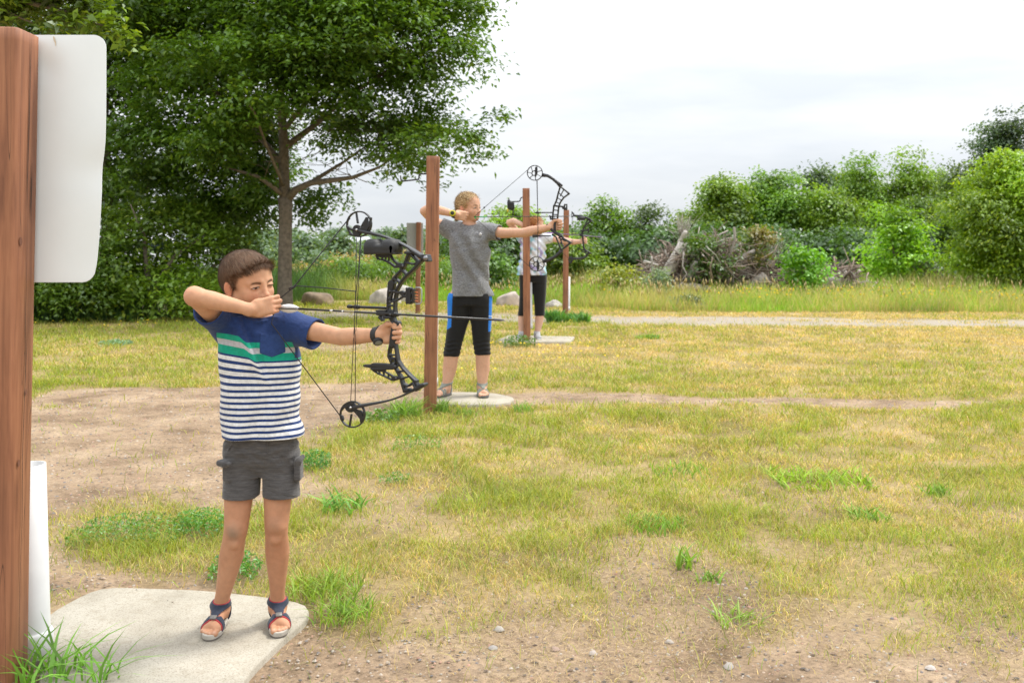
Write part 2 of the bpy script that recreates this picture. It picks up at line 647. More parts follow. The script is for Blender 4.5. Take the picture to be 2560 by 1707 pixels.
def spaced(lo, hi, near_lo, near_hi, step, growth=1.12):
    a = list(np.arange(near_lo, near_hi, step))
    s, v = step, near_hi
    while v < hi:
        a.append(v); s *= growth; v += s
    a.append(hi)
    s, v = step, near_lo - step
    b = []
    while v > lo:
        b.append(v); s *= growth; v -= s
    b.append(lo)
    return np.array(b[::-1] + a)


gx = spaced(-900, 900, -4.5, 5.0, 0.045, 1.07)
gy = spaced(-60, 1500, 1.6, 9.5, 0.045, 1.07)
GX, GY = np.meshgrid(gx, gy, indexing='ij')
GP = np.stack([GX.ravel(), GY.ravel()], 1)
gdirt = dirt_mask(GP)
grd = road_d(GP)
grd = grd + 0.05 * np.clip(GP[:, 0] - 3, 0, 9)
groad = smooth01(1.25, 0.75, grd + (fbm(GP, 0.8, 77, 3) - 0.5) * 0.9) * (0.75 + 0.25 * smooth01(0.4, 0.5, fbm(GP, 1.5, 78, 2)))


def ground_h(P):
    P = np.asarray(P, dtype=float)
    fade = smooth01(60, 12, P[:, 1])
    h = ((fbm(P, 1.6, 50, 4) - 0.5) * 0.035 + (fbm(P, 9.0, 60, 2) - 0.5) * 0.010) * fade
    return h


gh = ground_h(GP)
gclear = smooth01(0.9, 0.5, np.hypot(GP[:, 0] + 0.95, (GP[:, 1] - 3.0)))
gh = gh * (1 - gclear) - 0.012 * gclear
nx_, ny_ = len(gx), len(gy)
ii = (np.arange(nx_ - 1)[:, None] * ny_ + np.arange(ny_ - 1)[None, :]).ravel()
GQ = np.stack([ii, ii + ny_, ii + ny_ + 1, ii + 1], 1)

mg, nt, bs = new_mat("lawn_and_dirt")
N, L = nt.nodes, nt.links
tc = N.new("ShaderNodeTexCoord")


def noise(scale, detail=6, rough=0.6, vec=None):
    n = N.new("ShaderNodeTexNoise")
    n.inputs["Scale"].default_value = scale
    n.inputs["Detail"].default_value = detail
    n.inputs["Roughness"].default_value = rough
    L.new(vec or tc.outputs["Object"], n.inputs["Vector"])
    return n.outputs["Fac"]


def ramp(fac, stops):
    r = N.new("ShaderNodeValToRGB")
    el = r.color_ramp.elements
    el[0].position = stops[0][0]; el[0].color = (*stops[0][1], 1)
    el[1].position = stops[-1][0]; el[1].color = (*stops[-1][1], 1)
    for p, c in stops[1:-1]:
        q = el.new(p); q.color = (*c, 1)
    L.new(fac, r.inputs[0])
    return r.outputs[0]


def mixc(fac, a, b, mode='MIX'):
    m = N.new("ShaderNodeMix"); m.data_type = 'RGBA'; m.blend_type = mode
    if isinstance(fac, float): m.inputs["Factor"].default_value = fac
    else: L.new(fac, m.inputs["Factor"])
    for s, v in (("A", a), ("B", b)):
        if isinstance(v, tuple): m.inputs[s].default_value = (*v, 1)
        else: L.new(v, m.inputs[s])
    return m.outputs["Result"]


def attr(name):
    a = N.new("ShaderNodeAttribute"); a.attribute_name = name
    return a.outputs["Fac"]


soil = ramp(noise(2.2), [(0.3, (0.19, 0.130, 0.082)), (0.5, (0.325, 0.235, 0.155)), (0.7, (0.425, 0.32, 0.22))])
soil = mixc(0.85, soil, ramp(noise(55, 8, 0.75), [(0.28, (0.30, 0.29, 0.28)), (0.5, (1, 1, 1)), (0.72, (1.45, 1.4, 1.35))]), 'MULTIPLY')
soil = mixc(0.7, soil, ramp(noise(9, 6, 0.7), [(0.30, (0.62, 0.60, 0.58)), (0.52, (1, 1, 1)), (0.7, (1.15, 1.13, 1.1))]), 'MULTIPLY')
vo = N.new("ShaderNodeTexVoronoi"); vo.inputs["Scale"].default_value = 48
L.new(tc.outputs["Object"], vo.inputs["Vector"])
sp = ramp(vo.outputs["Distance"], [(0.10, (1, 1, 1)), (0.17, (0, 0, 0))])
vc = ramp(vo.outputs["Color"], [(0.2, (0.12, 0.10, 0.09)), (0.6, (0.42, 0.36, 0.31)), (0.9, (0.6, 0.57, 0.52))])
sel = ramp(noise(60, 2), [(0.52, (0, 0, 0)), (0.56, (1, 1, 1))])
spf = mixc(1.0, sp, sel, 'MULTIPLY')
soil = mixc(spf, soil, vc)
thatch = ramp(noise(1.1), [(0.32, (0.18, 0.145, 0.05)), (0.5, (0.30, 0.23, 0.10)), (0.68, (0.42, 0.31, 0.165))])
thatch = mixc(0.85, thatch, ramp(noise(40, 9, 0.8), [(0.3, (0.40, 0.42, 0.35)), (0.52, (1, 1, 1)), (0.75, (1.5, 1.45, 1.3))]), 'MULTIPLY')
gravel = ramp(noise(30, 8, 0.8), [(0.3, (0.17, 0.145, 0.115)), (0.5, (0.34, 0.295, 0.24)), (0.7, (0.46, 0.41, 0.34))])
base = mixc(attr("dirt"), thatch, soil)
base = mixc(attr("road"), base, gravel)
L.new(base, bs.inputs["Base Color"])
bs.inputs["Roughness"].default_value = 0.95
bs.inputs["Specular IOR Level"].default_value = 0.15
bp = N.new("ShaderNodeBump"); bp.inputs["Strength"].default_value = 0.9; bp.inputs["Distance"].default_value = 0.012
L.new(noise(45, 8, 0.75), bp.inputs["Height"])
L.new(bp.outputs[0], bs.inputs["Normal"])
ground = mesh_np("ground", np.column_stack([GP, gh]), GQ, mg, attrs={"dirt": gdirt, "road": groad})
tag(ground, "flat dry lawn with worn bare dirt and a gravel road crossing it", None, None, "structure")


# ---- the blades of grass ------------------------------------------
def blades(name, P, Z, hgt, wid, lean, cols, mat=None, nseg=2):
    """P (n,2) roots; builds curved tapering blades, returns the object"""
    n = len(P)
    az = RNG.random(n) * 2 * np.pi
    la = RNG.random(n) * 2 * np.pi
    dx = np.stack([np.cos(az), np.sin(az), np.zeros(n)], 1)
    ln = np.stack([np.cos(la), np.sin(la), np.zeros(n)], 1)
    root = np.column_stack([P, Z])
    up = np.array((0, 0, 1.0))
    Vs, Cs = [], []
    fr = [0.0, 0.5, 1.0] if nseg == 2 else [0.0, 0.35, 0.7, 1.0]
    ww = [1.0, 0.75, 0.0] if nseg == 2 else [0.8, 1.0, 0.6, 0.0]
    lanes = []
    for f, w in zip(fr, ww):
        hz = (f - 0.35 * (lean) * f * f)
        c = root + up * (hgt * hz)[:, None] + ln * (hgt * lean * f * f)[:, None]
        if w > 0:
            lanes.append((c - dx * (wid * w / 2)[:, None], c + dx * (wid * w / 2)[:, None]))
        else:
            lanes.append((c,))
    cnt = sum(len(l) for l in lanes)
    V = np.empty((n, cnt, 3)); k = 0; start = []
    for l in lanes:
        start.append(k)
        for a in l:
            V[:, k] = a; k += 1
    b = (np.arange(n) * cnt)[:, None]
    Q = [b + np.array([[start[i], start[i] + 1, start[i + 1] + 1, start[i + 1]]]) for i in range(len(lanes) - 2)]
    T = b + np.array([[start[-2], start[-2] + 1, start[-1]]])
    C = np.repeat(cols[:, None, :], cnt, axis=1)
    return mesh_np(name, V.reshape(-1, 3), [np.concatenate(Q), T], mat or M_GRASS, cols=C.reshape(-1, 3), smooth=False)


def sample_ground(n, d0, d1, pw, spread=0.62, xmin=None):
    """random ground points between two distances, thinner with distance"""
    u = RNG.random(n)
    a = pw
    if abs(a) < 1e-6: D = d0 * (d1 / d0) ** u
    else: D = (d0 ** a + u * (d1 ** a - d0 ** a)) ** (1 / a)
    X = (RNG.random(n) * 2 - 1) * spread * D
    return np.stack([X, D], 1)


SLABS = []


def slab_mask(P, grow=0.0):
    m = np.zeros(len(P), dtype=bool)
    for s in SLABS:
        m |= poly_sd(P, s) < grow
    return m


def lawn_cols(P, n):
    """green where the lawn is alive, straw where it is dry"""
    g = fbm(P, 0.55, 21, 3) * 0.55 + fbm(P, 3.2, 23, 2) * 0.45
    g = g + 0.09 * smooth01(-1.0, -4.5, P[:, 0]) + 0.13 * smooth01(11, 7.5, P[:, 1]) * smooth01(2.7, 4.2, P[:, 1]) - 0.20 * smooth01(9, 14, P[:, 1]) * smooth01(-1, 5, P[:, 0])
    g = g + 0.05 * smooth01(7, 13, P[:, 1]) * smooth01(1, -4, P[:, 0])
    live = smooth01(0.30, 0.70, g + (RNG.random(n) - 0.5) * 0.5)
    v = 0.65 + 0.7 * RNG.random(n)
    green = np.array((0.36, 0.375, 0.040)); lush = np.array((0.18, 0.31, 0.032)); straw = np.array((0.72, 0.56, 0.26)); oran = np.array((0.60, 0.41, 0.14))
    r = RNG.random(n)[:, None]
    dry = straw * r + oran * (1 - r)
    r2 = (RNG.random(n)[:, None] ** 2)
    gr = green * (1 - r2) + lush * r2
    c = dry * (1 - live[:, None]) + gr * live[:, None]
    return c * v[:, None], live


def build_lawn():
    for s_ in (poly_g([(100, 1420), (228, 1354), (480, 1362), (716, 1392), (712, 1425), (640, 1480), (560, 1568), (540, 1660), (300, 1760), (80, 1700)]),):
        SLABS.append(s_)
    P = np.concatenate([sample_ground(440000, 2.3, 9.0, 0.35, 0.82), sample_ground(300000, 9.0, 22.0, 0.4, 0.76)])
    keep = np.ones(len(P), dtype=bool)
    dm = dirt_mask(P)
    patch = fbm(P, 4.5, 88, 3)
    thin = 0.22 + 0.78 * smooth01(0.42, 0.60, patch + 0.08)
    thin = np.where(P[:, 1] < 4.3, thin * (0.55 + 0.45 * smooth01(3.0, 4.3, P[:, 1])), thin)
    dens = (1 - dm) * thin + 0.012 * dm
    keep &= RNG.random(len(P)) < dens
    keep &= ~slab_mask(P, 0.0)
    rd = road_d(P)
    keep &= (rd + 0.05 * np.clip(P[:, 0] - 3, 0, 9) + (fbm(P, 0.8, 77, 3) - 0.5) * 0.9 > 0.9) | (RNG.random(len(P)) < 0.05 + 0.5 * (rd < 0.28) * (fbm(P, 1.1, 79, 2) > .45))
    keep &= P[:, 1] < tall_edge(P[:, 0]) + 0.5
    P = P[keep]
    n = len(P)
    c, live = lawn_cols(P, n)
    c = c * (0.80 + 0.40 * fbm(P, 7.0, 33, 2))[:, None]
    D = P[:, 1]
    hgt = (0.022 + 0.035 * RNG.random(n) ** 1.5) * (0.75 + 0.55 * live) * (1 + 0.04 * (D - 4).clip(0))
    tuft = smooth01(0.60, 0.72, fbm(P, 2.6, 99, 2))
    hgt *= 1 + 0.7 * tuft * live
    wid = 0.0022 * (0.8 + 0.6 * RNG.random(n)) * (D / 3.0) ** 0.9
    lean = 0.3 + 1.1 * RNG.random(n)
    o = blades("lawn_grass", P, ground_h(P) - 0.003, hgt, wid, lean, c)
    tag(o, "short yellow green lawn grass with straw coloured dry patches", "grass", None, "stuff")
    # straw lying on the bare places
    P = sample_ground(180000, 2.3, 7.0, 0.3, 0.75)
    dm = dirt_mask(P)
    edge = (np.exp(-((dm - 0.4) / 0.35) ** 2) * 0.9 + 0.03 + 0.75 * (P[:, 0] > -0.3) * smooth01(4.6, 3.3, P[:, 1])) * smooth01(0.35, 0.55, fbm(P, 3.0, 15, 3)) 
    keep = (RNG.random(len(P)) < edge) & ~slab_mask(P, 0.01)
    P = P[keep]; n = len(P)
    v = 0.6 + 0.7 * RNG.random(n)
    c = np.where(RNG.random((n, 1)) < .6, np.array((0.52, 0.40, 0.22)), np.array((0.30, 0.22, 0.13))) * v[:, None]
    o = blades("dead_grass", P, ground_h(P) + 0.002, 0.006 + 0.015 * RNG.random(n), 0.0016 * np.ones(n), 1.6 + 1.2 * RNG.random(n), c)
    tag(o, "dead straw coloured grass scattered over the bare dirt", "dead grass", None, "stuff")


def pebble_mesh(P, R, rs, cols):
    """many small stones as one mesh: lumpy squashed octahedra"""
    base = np.array([(1, 0, 0), (0.7, 0.7, 0), (0, 1, 0), (-0.7, 0.7, 0), (-1, 0, 0), (-0.7, -0.7, 0), (0, -1, 0), (0.7, -0.7, 0), (0.45, 0.4, 0.75), (-0.4, 0.45, 0.8), (-0.45, -0.4, 0.75), (0.4, -0.45, 0.8)], dtype=float)
    Q = [(0, 1, 8), (1, 2, 8), (2, 9, 8), (2, 3, 9), (3, 4, 9), (4, 10, 9), (4, 5, 10), (5, 6, 10), (6, 11, 10), (6, 7, 11), (7, 0, 11), (0, 8, 11), (8, 9, 10), (8, 10, 11)]
    n = len(P)
    th = rs.random(n) * 6.28
    B = np.repeat(base[None], n, 0) * (0.75 + 0.5 * rs.random((n, 12, 3)))
    B[:, :, 1] *= (0.6 + 0.4 * rs.random(n))[:, None]
    B[:, :, 2] *= (0.45 + 0.35 * rs.random(n))[:, None]
    c, s = np.cos(th)[:, None], np.sin(th)[:, None]
    X = B[:, :, 0] * c - B[:, :, 1] * s
    Y = B[:, :, 0] * s + B[:, :, 1] * c
    V = np.stack([X, Y, B[:, :, 2]], 2) * R[:, None, None] + P[:, None, :]
    T = (np.arange(n) * 12)[:, None, None] + np.array(Q)[None]
    C = np.repeat(cols[:, None], 12, 1)
    return V.reshape(-1, 3), T.reshape(-1, 3), C.reshape(-1, 3)


M_STONE = None


def build_stones():
    global M_STONE
    M_STONE, nt_, b_ = new_mat("stones")
    a = nt_.nodes.new("ShaderNodeAttribute"); a.attribute_name = "Col"
    nt_.links.new(a.outputs["Color"], b_.inputs["Base Color"])
    b_.inputs["Roughness"].default_value = 0.8
    rs = np.random.default_rng(12)
    P = sample_ground(60000, 2.3, 9.0, 0.1)
    dm = dirt_mask(P)
    keep = (rs.random(len(P)) < dm * 0.8 + 0.01) & ~slab_mask(P, 0.01)
    P = P[keep]; n = len(P)
    R = (0.0014 + 0.006 * rs.random(n) ** 4) * (P[:, 1] / 3) ** 0.5
    g = rs.random((n, 1))
    pal = np.array([(0.20, 0.15, 0.11), (0.36, 0.27, 0.20), (0.37, 0.31, 0.25), (0.16, 0.14, 0.13), (0.34, 0.30, 0.25), (0.34, 0.20, 0.14)])
    cols = pal[rs.integers(0, 6, n)] * (0.7 + 0.5 * g)
    V, T, C = pebble_mesh(np.column_stack([P, ground_h(P)]), R, rs, cols)
    o = mesh_np("gravel", V, T, M_STONE, cols=C, smooth=True)
    tag(o, "small stones and clods strewn over the bare dirt", "gravel", None, "stuff")
    # wood chips and litter
    P = sample_ground(4200, 2.3, 8.5, 0.3)
    keep = (rs.random(len(P)) < dirt_mask(P) * 0.5 + 0.1)
    P = P[keep]; n = len(P)
    R = (0.003 + 0.005 * rs.random(n)) * np.where(slab_mask(P, 0.02), 0.55, 1.0)
    pal = np.array([(0.10, 0.07, 0.05), (0.17, 0.11, 0.07), (0.07, 0.06, 0.05)])
    V, T, C = pebble_mesh(np.column_stack([P, ground_h(P)]), R, rs, pal[rs.integers(0, 3, n)])
    V = V.reshape(-1, 12, 3)
    ctr = V.mean(1, keepdims=True); V = ctr + (V - ctr) * np.array((1.2, 0.7, 0.35)); V = V.reshape(-1, 3)
    V[:, 2] += 0.003
    o = mesh_np("wood_chips", V, T, M_STONE, cols=C, smooth=False)
    tag(o, "dark bits of bark and dry litter on dirt and concrete", "litter", None, "stuff")
    for (x, y, r, col, lab) in [
        (1388, 1620, 0.016, (0.30, 0.21, 0.16), "round reddish brown pebble on the bare dirt, left of a grey one"),
        (1482, 1634, 0.015, (0.36, 0.31, 0.27), "grey brown pebble on the dirt, right of the reddish round one"),
        (1233, 1614, 0.017, (0.27, 0.25, 0.23), "flat dark grey pebble on the dirt, nearest the standing boy"),
        (1248, 1567, 0.016, (0.33, 0.30, 0.26), "pale chipped stone lying where straw meets bare dirt"),
        (1672, 1604, 0.014, (0.31, 0.27, 0.23), "cream oval pebble beside sparse straw in the foreground"),
        (1822, 1668, 0.024, (0.30, 0.27, 0.24), "flattest pale grey stone at the bottom of the view"),
        (2327, 1672, 0.016, (0.40, 0.36, 0.33), "lone grey pebble in straw at the lower right"),
    ]:
        p = gd(x, y)
        V, T, C = pebble_mesh(np.array([[p[0], p[1], ground_h([p])[0] + 0.002]]), np.array([r]), rs, np.array([col]))
        tag(mesh_np("pebble", V, T, M_STONE, cols=C, loc=(p[0], p[1], 0)), lab, "pebble", "larger pebbles in the foreground")


def build_tall_grass():
    rs = RNG
    # right and middle verge, and the rough field behind it
    X = rs.random(130000) * 40 - 18
    dd = rs.random(130000) ** 1.6 * 16
    D = tall_edge(X) + dd
    P = np.stack([X, D], 1)
    keep = np.abs(X) < D * 0.68
    keep &= road_d(P) > 1.2
    P, dd = P[keep], dd[keep]
    n = len(P)
    f = fbm(P, 0.35, 140, 3)
    edge = smooth01(0, 0.7, dd)
    left = smooth01(-3.6, -5.0, P[:, 0])
    hgt = (0.15 + 0.30 * rs.random(n)) * (0.55 + 0.45 * edge) * (1 + 0.45 * smooth01(1.5, 6, dd) + 0.5 * left) * (0.25 + 1.0 * f + 0.6 * fbm(P, 1.6, 41, 2))
    hgt *= 1 + 0.15 * left
    dry = 0.85 * smooth01(0.52, 0.68, f + (rs.random(n) - 0.5) * 0.35 + 0.02 * dd.clip(0, 3) - 0.05 * (P[:, 0] > 5)) * (1 - 0.9 * left)
    g1 = np.array((0.20, 0.40, 0.030)); g2 = np.array((0.30, 0.44, 0.050)); st = np.array((0.50, 0.41, 0.17)); dk = np.array((0.055, 0.12, 0.018))
    r = rs.random(n)[:, None]
    c = (g1 * r + g2 * (1 - r)) * (1 - dry[:, None]) + st * dry[:, None]
    c = c * (1 - left[:, None]) + dk * (0.7 + 0.9 * r) * left[:, None]
    c *= ((0.75 + 0.5 * rs.random(n)) * (0.65 + 0.7 * fbm(P, 1.1, 43, 3)))[:, None]
    wid = 0.010 * (0.7 + 0.6 * rs.random(n)) * (P[:, 1] / 18)
    o = blades("tall_grass", P, np.zeros(n) - 0.01, hgt, wid, 0.12 + 0.55 * rs.random(n), c, nseg=3)
    tag(o, "unmown bright green meadow grass behind the gravel road", "tall grass", None, "stuff")
    # seed heads and yellow flowers
    m = 2600
    X = rs.random(m) * 30 - 14
    D = tall_edge(X) + 0.3 + rs.random(m) * 7
    keep = (X > -4.0) & (np.abs(X) < D * 0.66)
    X, D = X[keep], D[keep]; m = len(X)
    P = np.stack([X, D], 1)
    hh = (0.26 + 0.26 * rs.random(m)) * (0.8 + 0.4 * vnoise(P, 0.5, 4))
    isf = rs.random(m) < np.where(X > 4.5, 0.6, 0.10)
    hh = np.where(isf, hh * 0.7, hh)
    b = MB()
    base = np.array([(0, 0, -1), (1, 0, 0), (0, 1, 0), (-1, 0, 0), (0, -1, 0), (0, 0, 1)], dtype=float)
    Tt = np.array([(0, 2, 1), (0, 3, 2), (0, 4, 3), (0, 1, 4), (5, 1, 2), (5, 2, 3), (5, 3, 4), (5, 4, 1)])
    sx = np.where(isf, 0.026, 0.014); sz = np.where(isf, 0.016, 0.070)
    B = np.repeat(base[None], m, 0) * np.stack([sx, sx, sz], 1)[:, None, :]
    tl = (rs.random((m, 2)) - 0.5) * 0.6
    B[:, :, 0] += B[:, :, 2] * tl[:, :1]; B[:, :, 1] += B[:, :, 2] * tl[:, 1:]
    B += np.column_stack([P, hh])[:, None, :]
    cc = np.where(isf[:, None], np.array((0.80, 0.60, 0.02)), np.array((0.50, 0.40, 0.20))) * (0.8 + 0.4 * rs.random(m))[:, None]
    T = (np.arange(m) * 6)[:, None, None] + Tt[None]
    o = mesh_np("seed_heads", B.reshape(-1, 3), T.reshape(-1, 3), M_GRASS, cols=np.repeat(cc[:, None], 6, 1).reshape(-1, 3))
    tag(o, "tan grass seed heads and small yellow flowers above the meadow", "wildflowers", None, "stuff")
    # small flowers dotted in the mown grass
    cl = [(1490, 868), (1455, 880), (1400, 905), (1380, 800), (1415, 803), (1440, 806), (1170, 935), (1290, 868), (230, 808), (300, 800), (118, 808), (270, 822), (385, 808)]
    pts = []
    for (x, y) in cl:
        g = gd(x, y)
        for _ in range(7): pts.append(g + rs.normal(0, (0.22, 0.25)))
    pts = np.array(pts); m = len(pts)
    V, T, C = pebble_mesh(np.column_stack([pts, np.full(m, 0.06)]), np.full(m, 0.016), rs, np.tile(np.array((0.85, 0.62, 0.02)), (m, 1)))
    tag(mesh_np("dandelion_flowers", V, T, M_GRASS, cols=C), "tiny yellow flowers dotted through the mown grass", "flowers", None, "stuff")


build_lawn()
build_stones()
build_tall_grass()
# ================================================================== TREES
def leaves_np(cent, nrm, size, cols, rs, asp=0.5, droop=0.25):
    """one folded four-cornered leaf per row"""
    n = len(cent)
    nrm = nrm / (np.linalg.norm(nrm, axis=1)[:, None] + 1e-9)
    a = rs.normal(size=(n, 3))
    a -= nrm * (a * nrm).sum(1)[:, None]
    a /= np.linalg.norm(a, axis=1)[:, None] + 1e-9
    b = np.cross(nrm, a)
    s = size[:, None]
    base = cent - a * s * 0.5
    tip = cent + a * s * 0.5 - np.array((0, 0, 1.0)) * s * droop
    l = cent + b * s * asp * 0.5 + nrm * s * 0.06
    r = cent - b * s * asp * 0.5 + nrm * s * 0.06
    V = np.stack([base, r, tip, l], 1)
    i = (np.arange(n) * 4)[:, None]
    Q = i + np.array([[0, 1, 2, 3]])
    C = np.repeat(cols[:, None], 4, 1)
    return V.reshape(-1, 3), Q, C.reshape(-1, 3)


def crown_points(clumps, per_m3, twig, leaves_per, rs, shell=0.55, flat=1.0, tone_=False):
    """clumps rows (x,y,z,r): sprays of leaves clustered on twigs near each clump's outside"""
    out = []
    for (x, y, z, r) in clumps:
        m = max(3, int(per_m3 * r ** 2.4))
        d = rs.normal(size=(m, 3)); d /= np.linalg.norm(d, axis=1)[:, None]
        d[:, 2] = np.where((d[:, 2] < 0) & (rs.random(m) < 0.62), -d[:, 2], d[:, 2])
        rad = r * (shell + (1 - shell) * rs.random(m)) * (0.62 + 0.80 * vnoise(d * 1.9 + np.array((x, y, z)), 1.7, 3))
        c = np.array((x, y, z)) + d * rad[:, None] * np.array((1, 1, 0.72 * flat))
        tone = np.full(m, 0.70 + 0.60 * rs.random()) if tone_ else np.ones(m)
        lp = rs.integers(int(leaves_per * 0.6), int(leaves_per * 1.4) + 1, m)
        C = np.repeat(c, lp, 0); Dn = np.repeat(d, lp, 0)
        off = rs.normal(size=C.shape) * twig * np.array((1, 1, 0.45))
        # the spray reaches outward and sags
        t = rs.random(len(C))
        out.append(np.hstack([C + off + Dn * (t * twig * 1.5)[:, None] - np.array((0, 0, 1)) * (t * t * twig * 0.6)[:, None], Dn] + ([np.repeat(tone, lp)[:, None]] if tone_ else [])))
    return np.concatenate(out)


def make_tree(name, label, base, clumps, limbs, leaf, per_m3, twig, lp, col, seed, cat="tree", group=None, trunk=True, shell=0.55, mixc_=None, asp=0.5, upn=0.9, flat=1.0):
    """base (x,y); clumps and limbs in world space"""
    rs = np.random.default_rng(seed)
    t = empty(name, (base[0], base[1], 0))
    tag(t, label, cat, group)
    A = crown_points(clumps, per_m3, twig, lp, rs, shell, flat, True)
    A = A[A[:, 2] > 0.03]
    P, Dn, tn = A[:, :3], A[:, 3:6], A[:, 6:7]
    n = len(P)
    nr = Dn * 0.55 + np.array((0, 0, upn * 1.15)) + rs.normal(size=(n, 3)) * 0.42
    col = np.array(col)
    cl = fbm(P, 1.1, seed % 50, 2)[:, None]
    v = 0.55 + 0.9 * cl
    c = col * v * tn * (0.82 + 0.36 * rs.random((n, 1)))
    y = (rs.random((n, 1)) < 0.12) * 0.5
    c = c * (1 - y) + y * np.array((col[0] * 2.2, col[1] * 1.6, col[2] * 1.2))
    if mixc_ is not None:
        f = smooth01(0.50, 0.62, fbm(P, 0.9, 7 + seed % 20, 2))[:, None] * mixc_[3]
        c = c * (1 - f) + np.array(mixc_[:3]) * f * (0.7 + 0.6 * rs.random((n, 1)))
    V, Q, C = leaves_np(P, nr, leaf * (0.7 + 0.6 * rs.random(n)), c, rs, asp)
    mesh_np("crown", V, Q, M_LEAF, t, cols=C, smooth=False)
    b = MB()
    for pts, rr in limbs:
        b.tube(pts, rr, 8)
    if limbs:
        b.build("trunk" if trunk else "stems", M_BARK, t)
    return t


def wob(p0, p1, n, amp, rs):
    p0, p1 = np.array(p0, float), np.array(p1, float)
    t = np.linspace(0, 1, n)[:, None]
    L_ = np.linalg.norm(p1 - p0)
    w = rs.normal(size=(n, 3)) * amp * L_
    w[0] = 0; w[-1] *= 0.3
    return p0 + (p1 - p0) * t + w


def shade_tree():
    S = 0.91875
    rs = np.random.default_rng(41)
    rows = [  # photo position of each leafy mass, its size, and how far behind/in front of the trunk it hangs
        (1010, 45, 100, 0.3), (900, 60, 120, -0.8), (785, 70, 120, 0.6), (650, 60, 130, -0.6), (520, 70, 120, 0.2), (400, 80, 110, 0.8), (310, 60, 110, 0),
        (1030, 130, 75, -0.2), (950, 190, 90, 0.5), (860, 160, 100, 1.0), (750, 190, 110, -1.0), (610, 150, 110, 0.9), (480, 190, 110, 0.0), (370, 200, 100, 0.7),
        (1000, 285, 60, 0.3), (1065, 330, 55, -0.5), (930, 320, 80, 0.9), (1110, 365, 26, -0.6), (860, 300, 80, -0.4), (780, 300, 60, 1.4), (560, 280, 100, 1.6), (450, 320, 90, 0.5), (340, 330, 90, 0.2),
        (990, 385, 42, 0.1), (940, 400, 30, 0.6), (890, 370, 45, -0.9), (610, 330, 70, 1.8), (540, 390, 80, 1.3), (440, 420, 75, 0.8), (350, 430, 70, 0.9), (590, 440, 55, 1.2),
        (760, 440, 32, 1.0), (720, 470, 34, 0.7), (700, 500, 24, 0.5), (600, 490, 40, 0.9), (560, 500, 36, 1.3), (480, 480, 60, 1.2),
        (570, 235, 45, -1.9), (620, 255, 36, -1.7), (640, 60, 60, -1.5), (560, 120, 60, -1.6), (840, 110, 60, -1.6), (730, 230, 55, -1.4), (1150, 275, 9, -0.5), (1130, 268, 13, -0.5),
        (990, 435, 22, 0.2), (600, 465, 50, .9), (700, 470, 40, 1.2), (560, 520, 40, 1.5), (620, 520, 30, .6), (500, 510, 60, 1.0), (760, 470, 26, .9), (640, 400, 60, 2.0), (540, 470, 60, 1.4), (720, 520, 18, .8), (430, 500, 60, 1.4), (800, 110, 80, 1.0), (640, 130, 60, -1.5), (690, 190, 50, -1.3), (600, 180, 50, -1.5), (660, 250, 42, -1.4), (560, 300, 55, -1.1), (520, 360, 60, -.9), (560, 420, 40, -.6), (760, 330, 45, -.9), (800, 250, 60, -1.2), (700, 60, 90, 1.2), (480, 330, 70, -1.0), (600, 400, 45, 1.9), (960, 330, 50, -1.2), (430, 130, 70, -1.4), (500, 270, 60, -1.3), (1085, 20, 40, 0.0), (1100, 150, 26, 0.2), (1085, 110, 30, 0.2), (700, 130, 70, -1.7), (800, 30, 80, -1.6),
    ]
    for x in range(300, 1060, 105): rows.append((x, -70 - 30 * rs.random(), 115, rs.normal() * 0.8))
    for x in range(380, 980, 120): rows.append((x, -190, 120, rs.normal() * 0.6))
    cl = []
    for (x, y, r, dd) in rows:
        D = 17.3 + dd
        p = at(x / S, y / S, D)
        cl.append((*p, r / S / FPX * D * 1.02))
    f = lambda x, y, d=0: at(x / S, y / S, 17.3 + d)
    L_ = []
    base = f(655, 722); base[2] = -0.1
    L_.append(([base, base + np.array((0.0, 0, 0.18)), f(654, 640), f(655, 560), f(656, 500), f(655, 455)], [0.20, 0.15, 0.125, 0.118, 0.115, 0.13]))
    L_.append(([f(655, 460), f(652, 400), f(652, 340), f(648, 270), f(645, 190), f(640, 90), f(630, -40)], [0.10, 0.095, 0.085, 0.075, 0.06, 0.045, 0.02]))
    L_.append(([f(657, 460), f(680, 436, -.1), f(715, 420, -.2), f(765, 414, -.3), (f(810, 408, -.3)), f(870, 385, -.4), f(930, 345, -.4)], [0.085, 0.07, 0.055, 0.045, 0.035, 0.022, 0.01]))
    L_.append(([f(700, 428, -.15), f(745, 400, .1), f(790, 372, .3), f(850, 330, .5)], [0.04, 0.035, 0.025, 0.012]))
    L_.append(([f(652, 450), f(625, 428, -.3), f(590, 405, -.5), f(562, 397, -.7), f(520, 385, -.8)], [0.05, 0.04, 0.032, 0.026, 0.012]))
    L_.append(([f(653, 430), f(640, 400, -.4), f(610, 330, -.9), f(585, 260, -1.4), f(560, 220, -1.6)], [0.04, 0.03, 0.025, 0.018, 0.008]))
    L_.append(([f(652, 380), f(600, 320, .4), f(540, 250, .5), f(470, 190, .4), f(400, 120, .4)], [0.06, 0.05, 0.04, 0.028, 0.012]))
    L_.append(([f(652, 340), f(720, 290, .3), f(800, 220, .4), f(880, 170, .4), f(980, 100, .3)], [0.06, 0.05, 0.04, 0.03, 0.012]))
    L_.append(([f(650, 300), f(700, 240, -.6), f(760, 150, -.9), f(800, 60, -1)], [0.05, 0.04, 0.03, 0.012]))
    # fine bare twigs in the open middle of the crown
    for _ in range(70):
        x, y = rs.uniform(600, 880), rs.uniform(270, 420)
        p = f(x, y, rs.uniform(-0.8, 1.0))
        q = p + np.array((rs.normal() * 0.5, rs.normal() * 0.3, rs.normal() * 0.25 + 0.15))
        L_.append((wob(p, q, 4, 0.06, rs), [0.008, 0.006, 0.004, 0.002]))
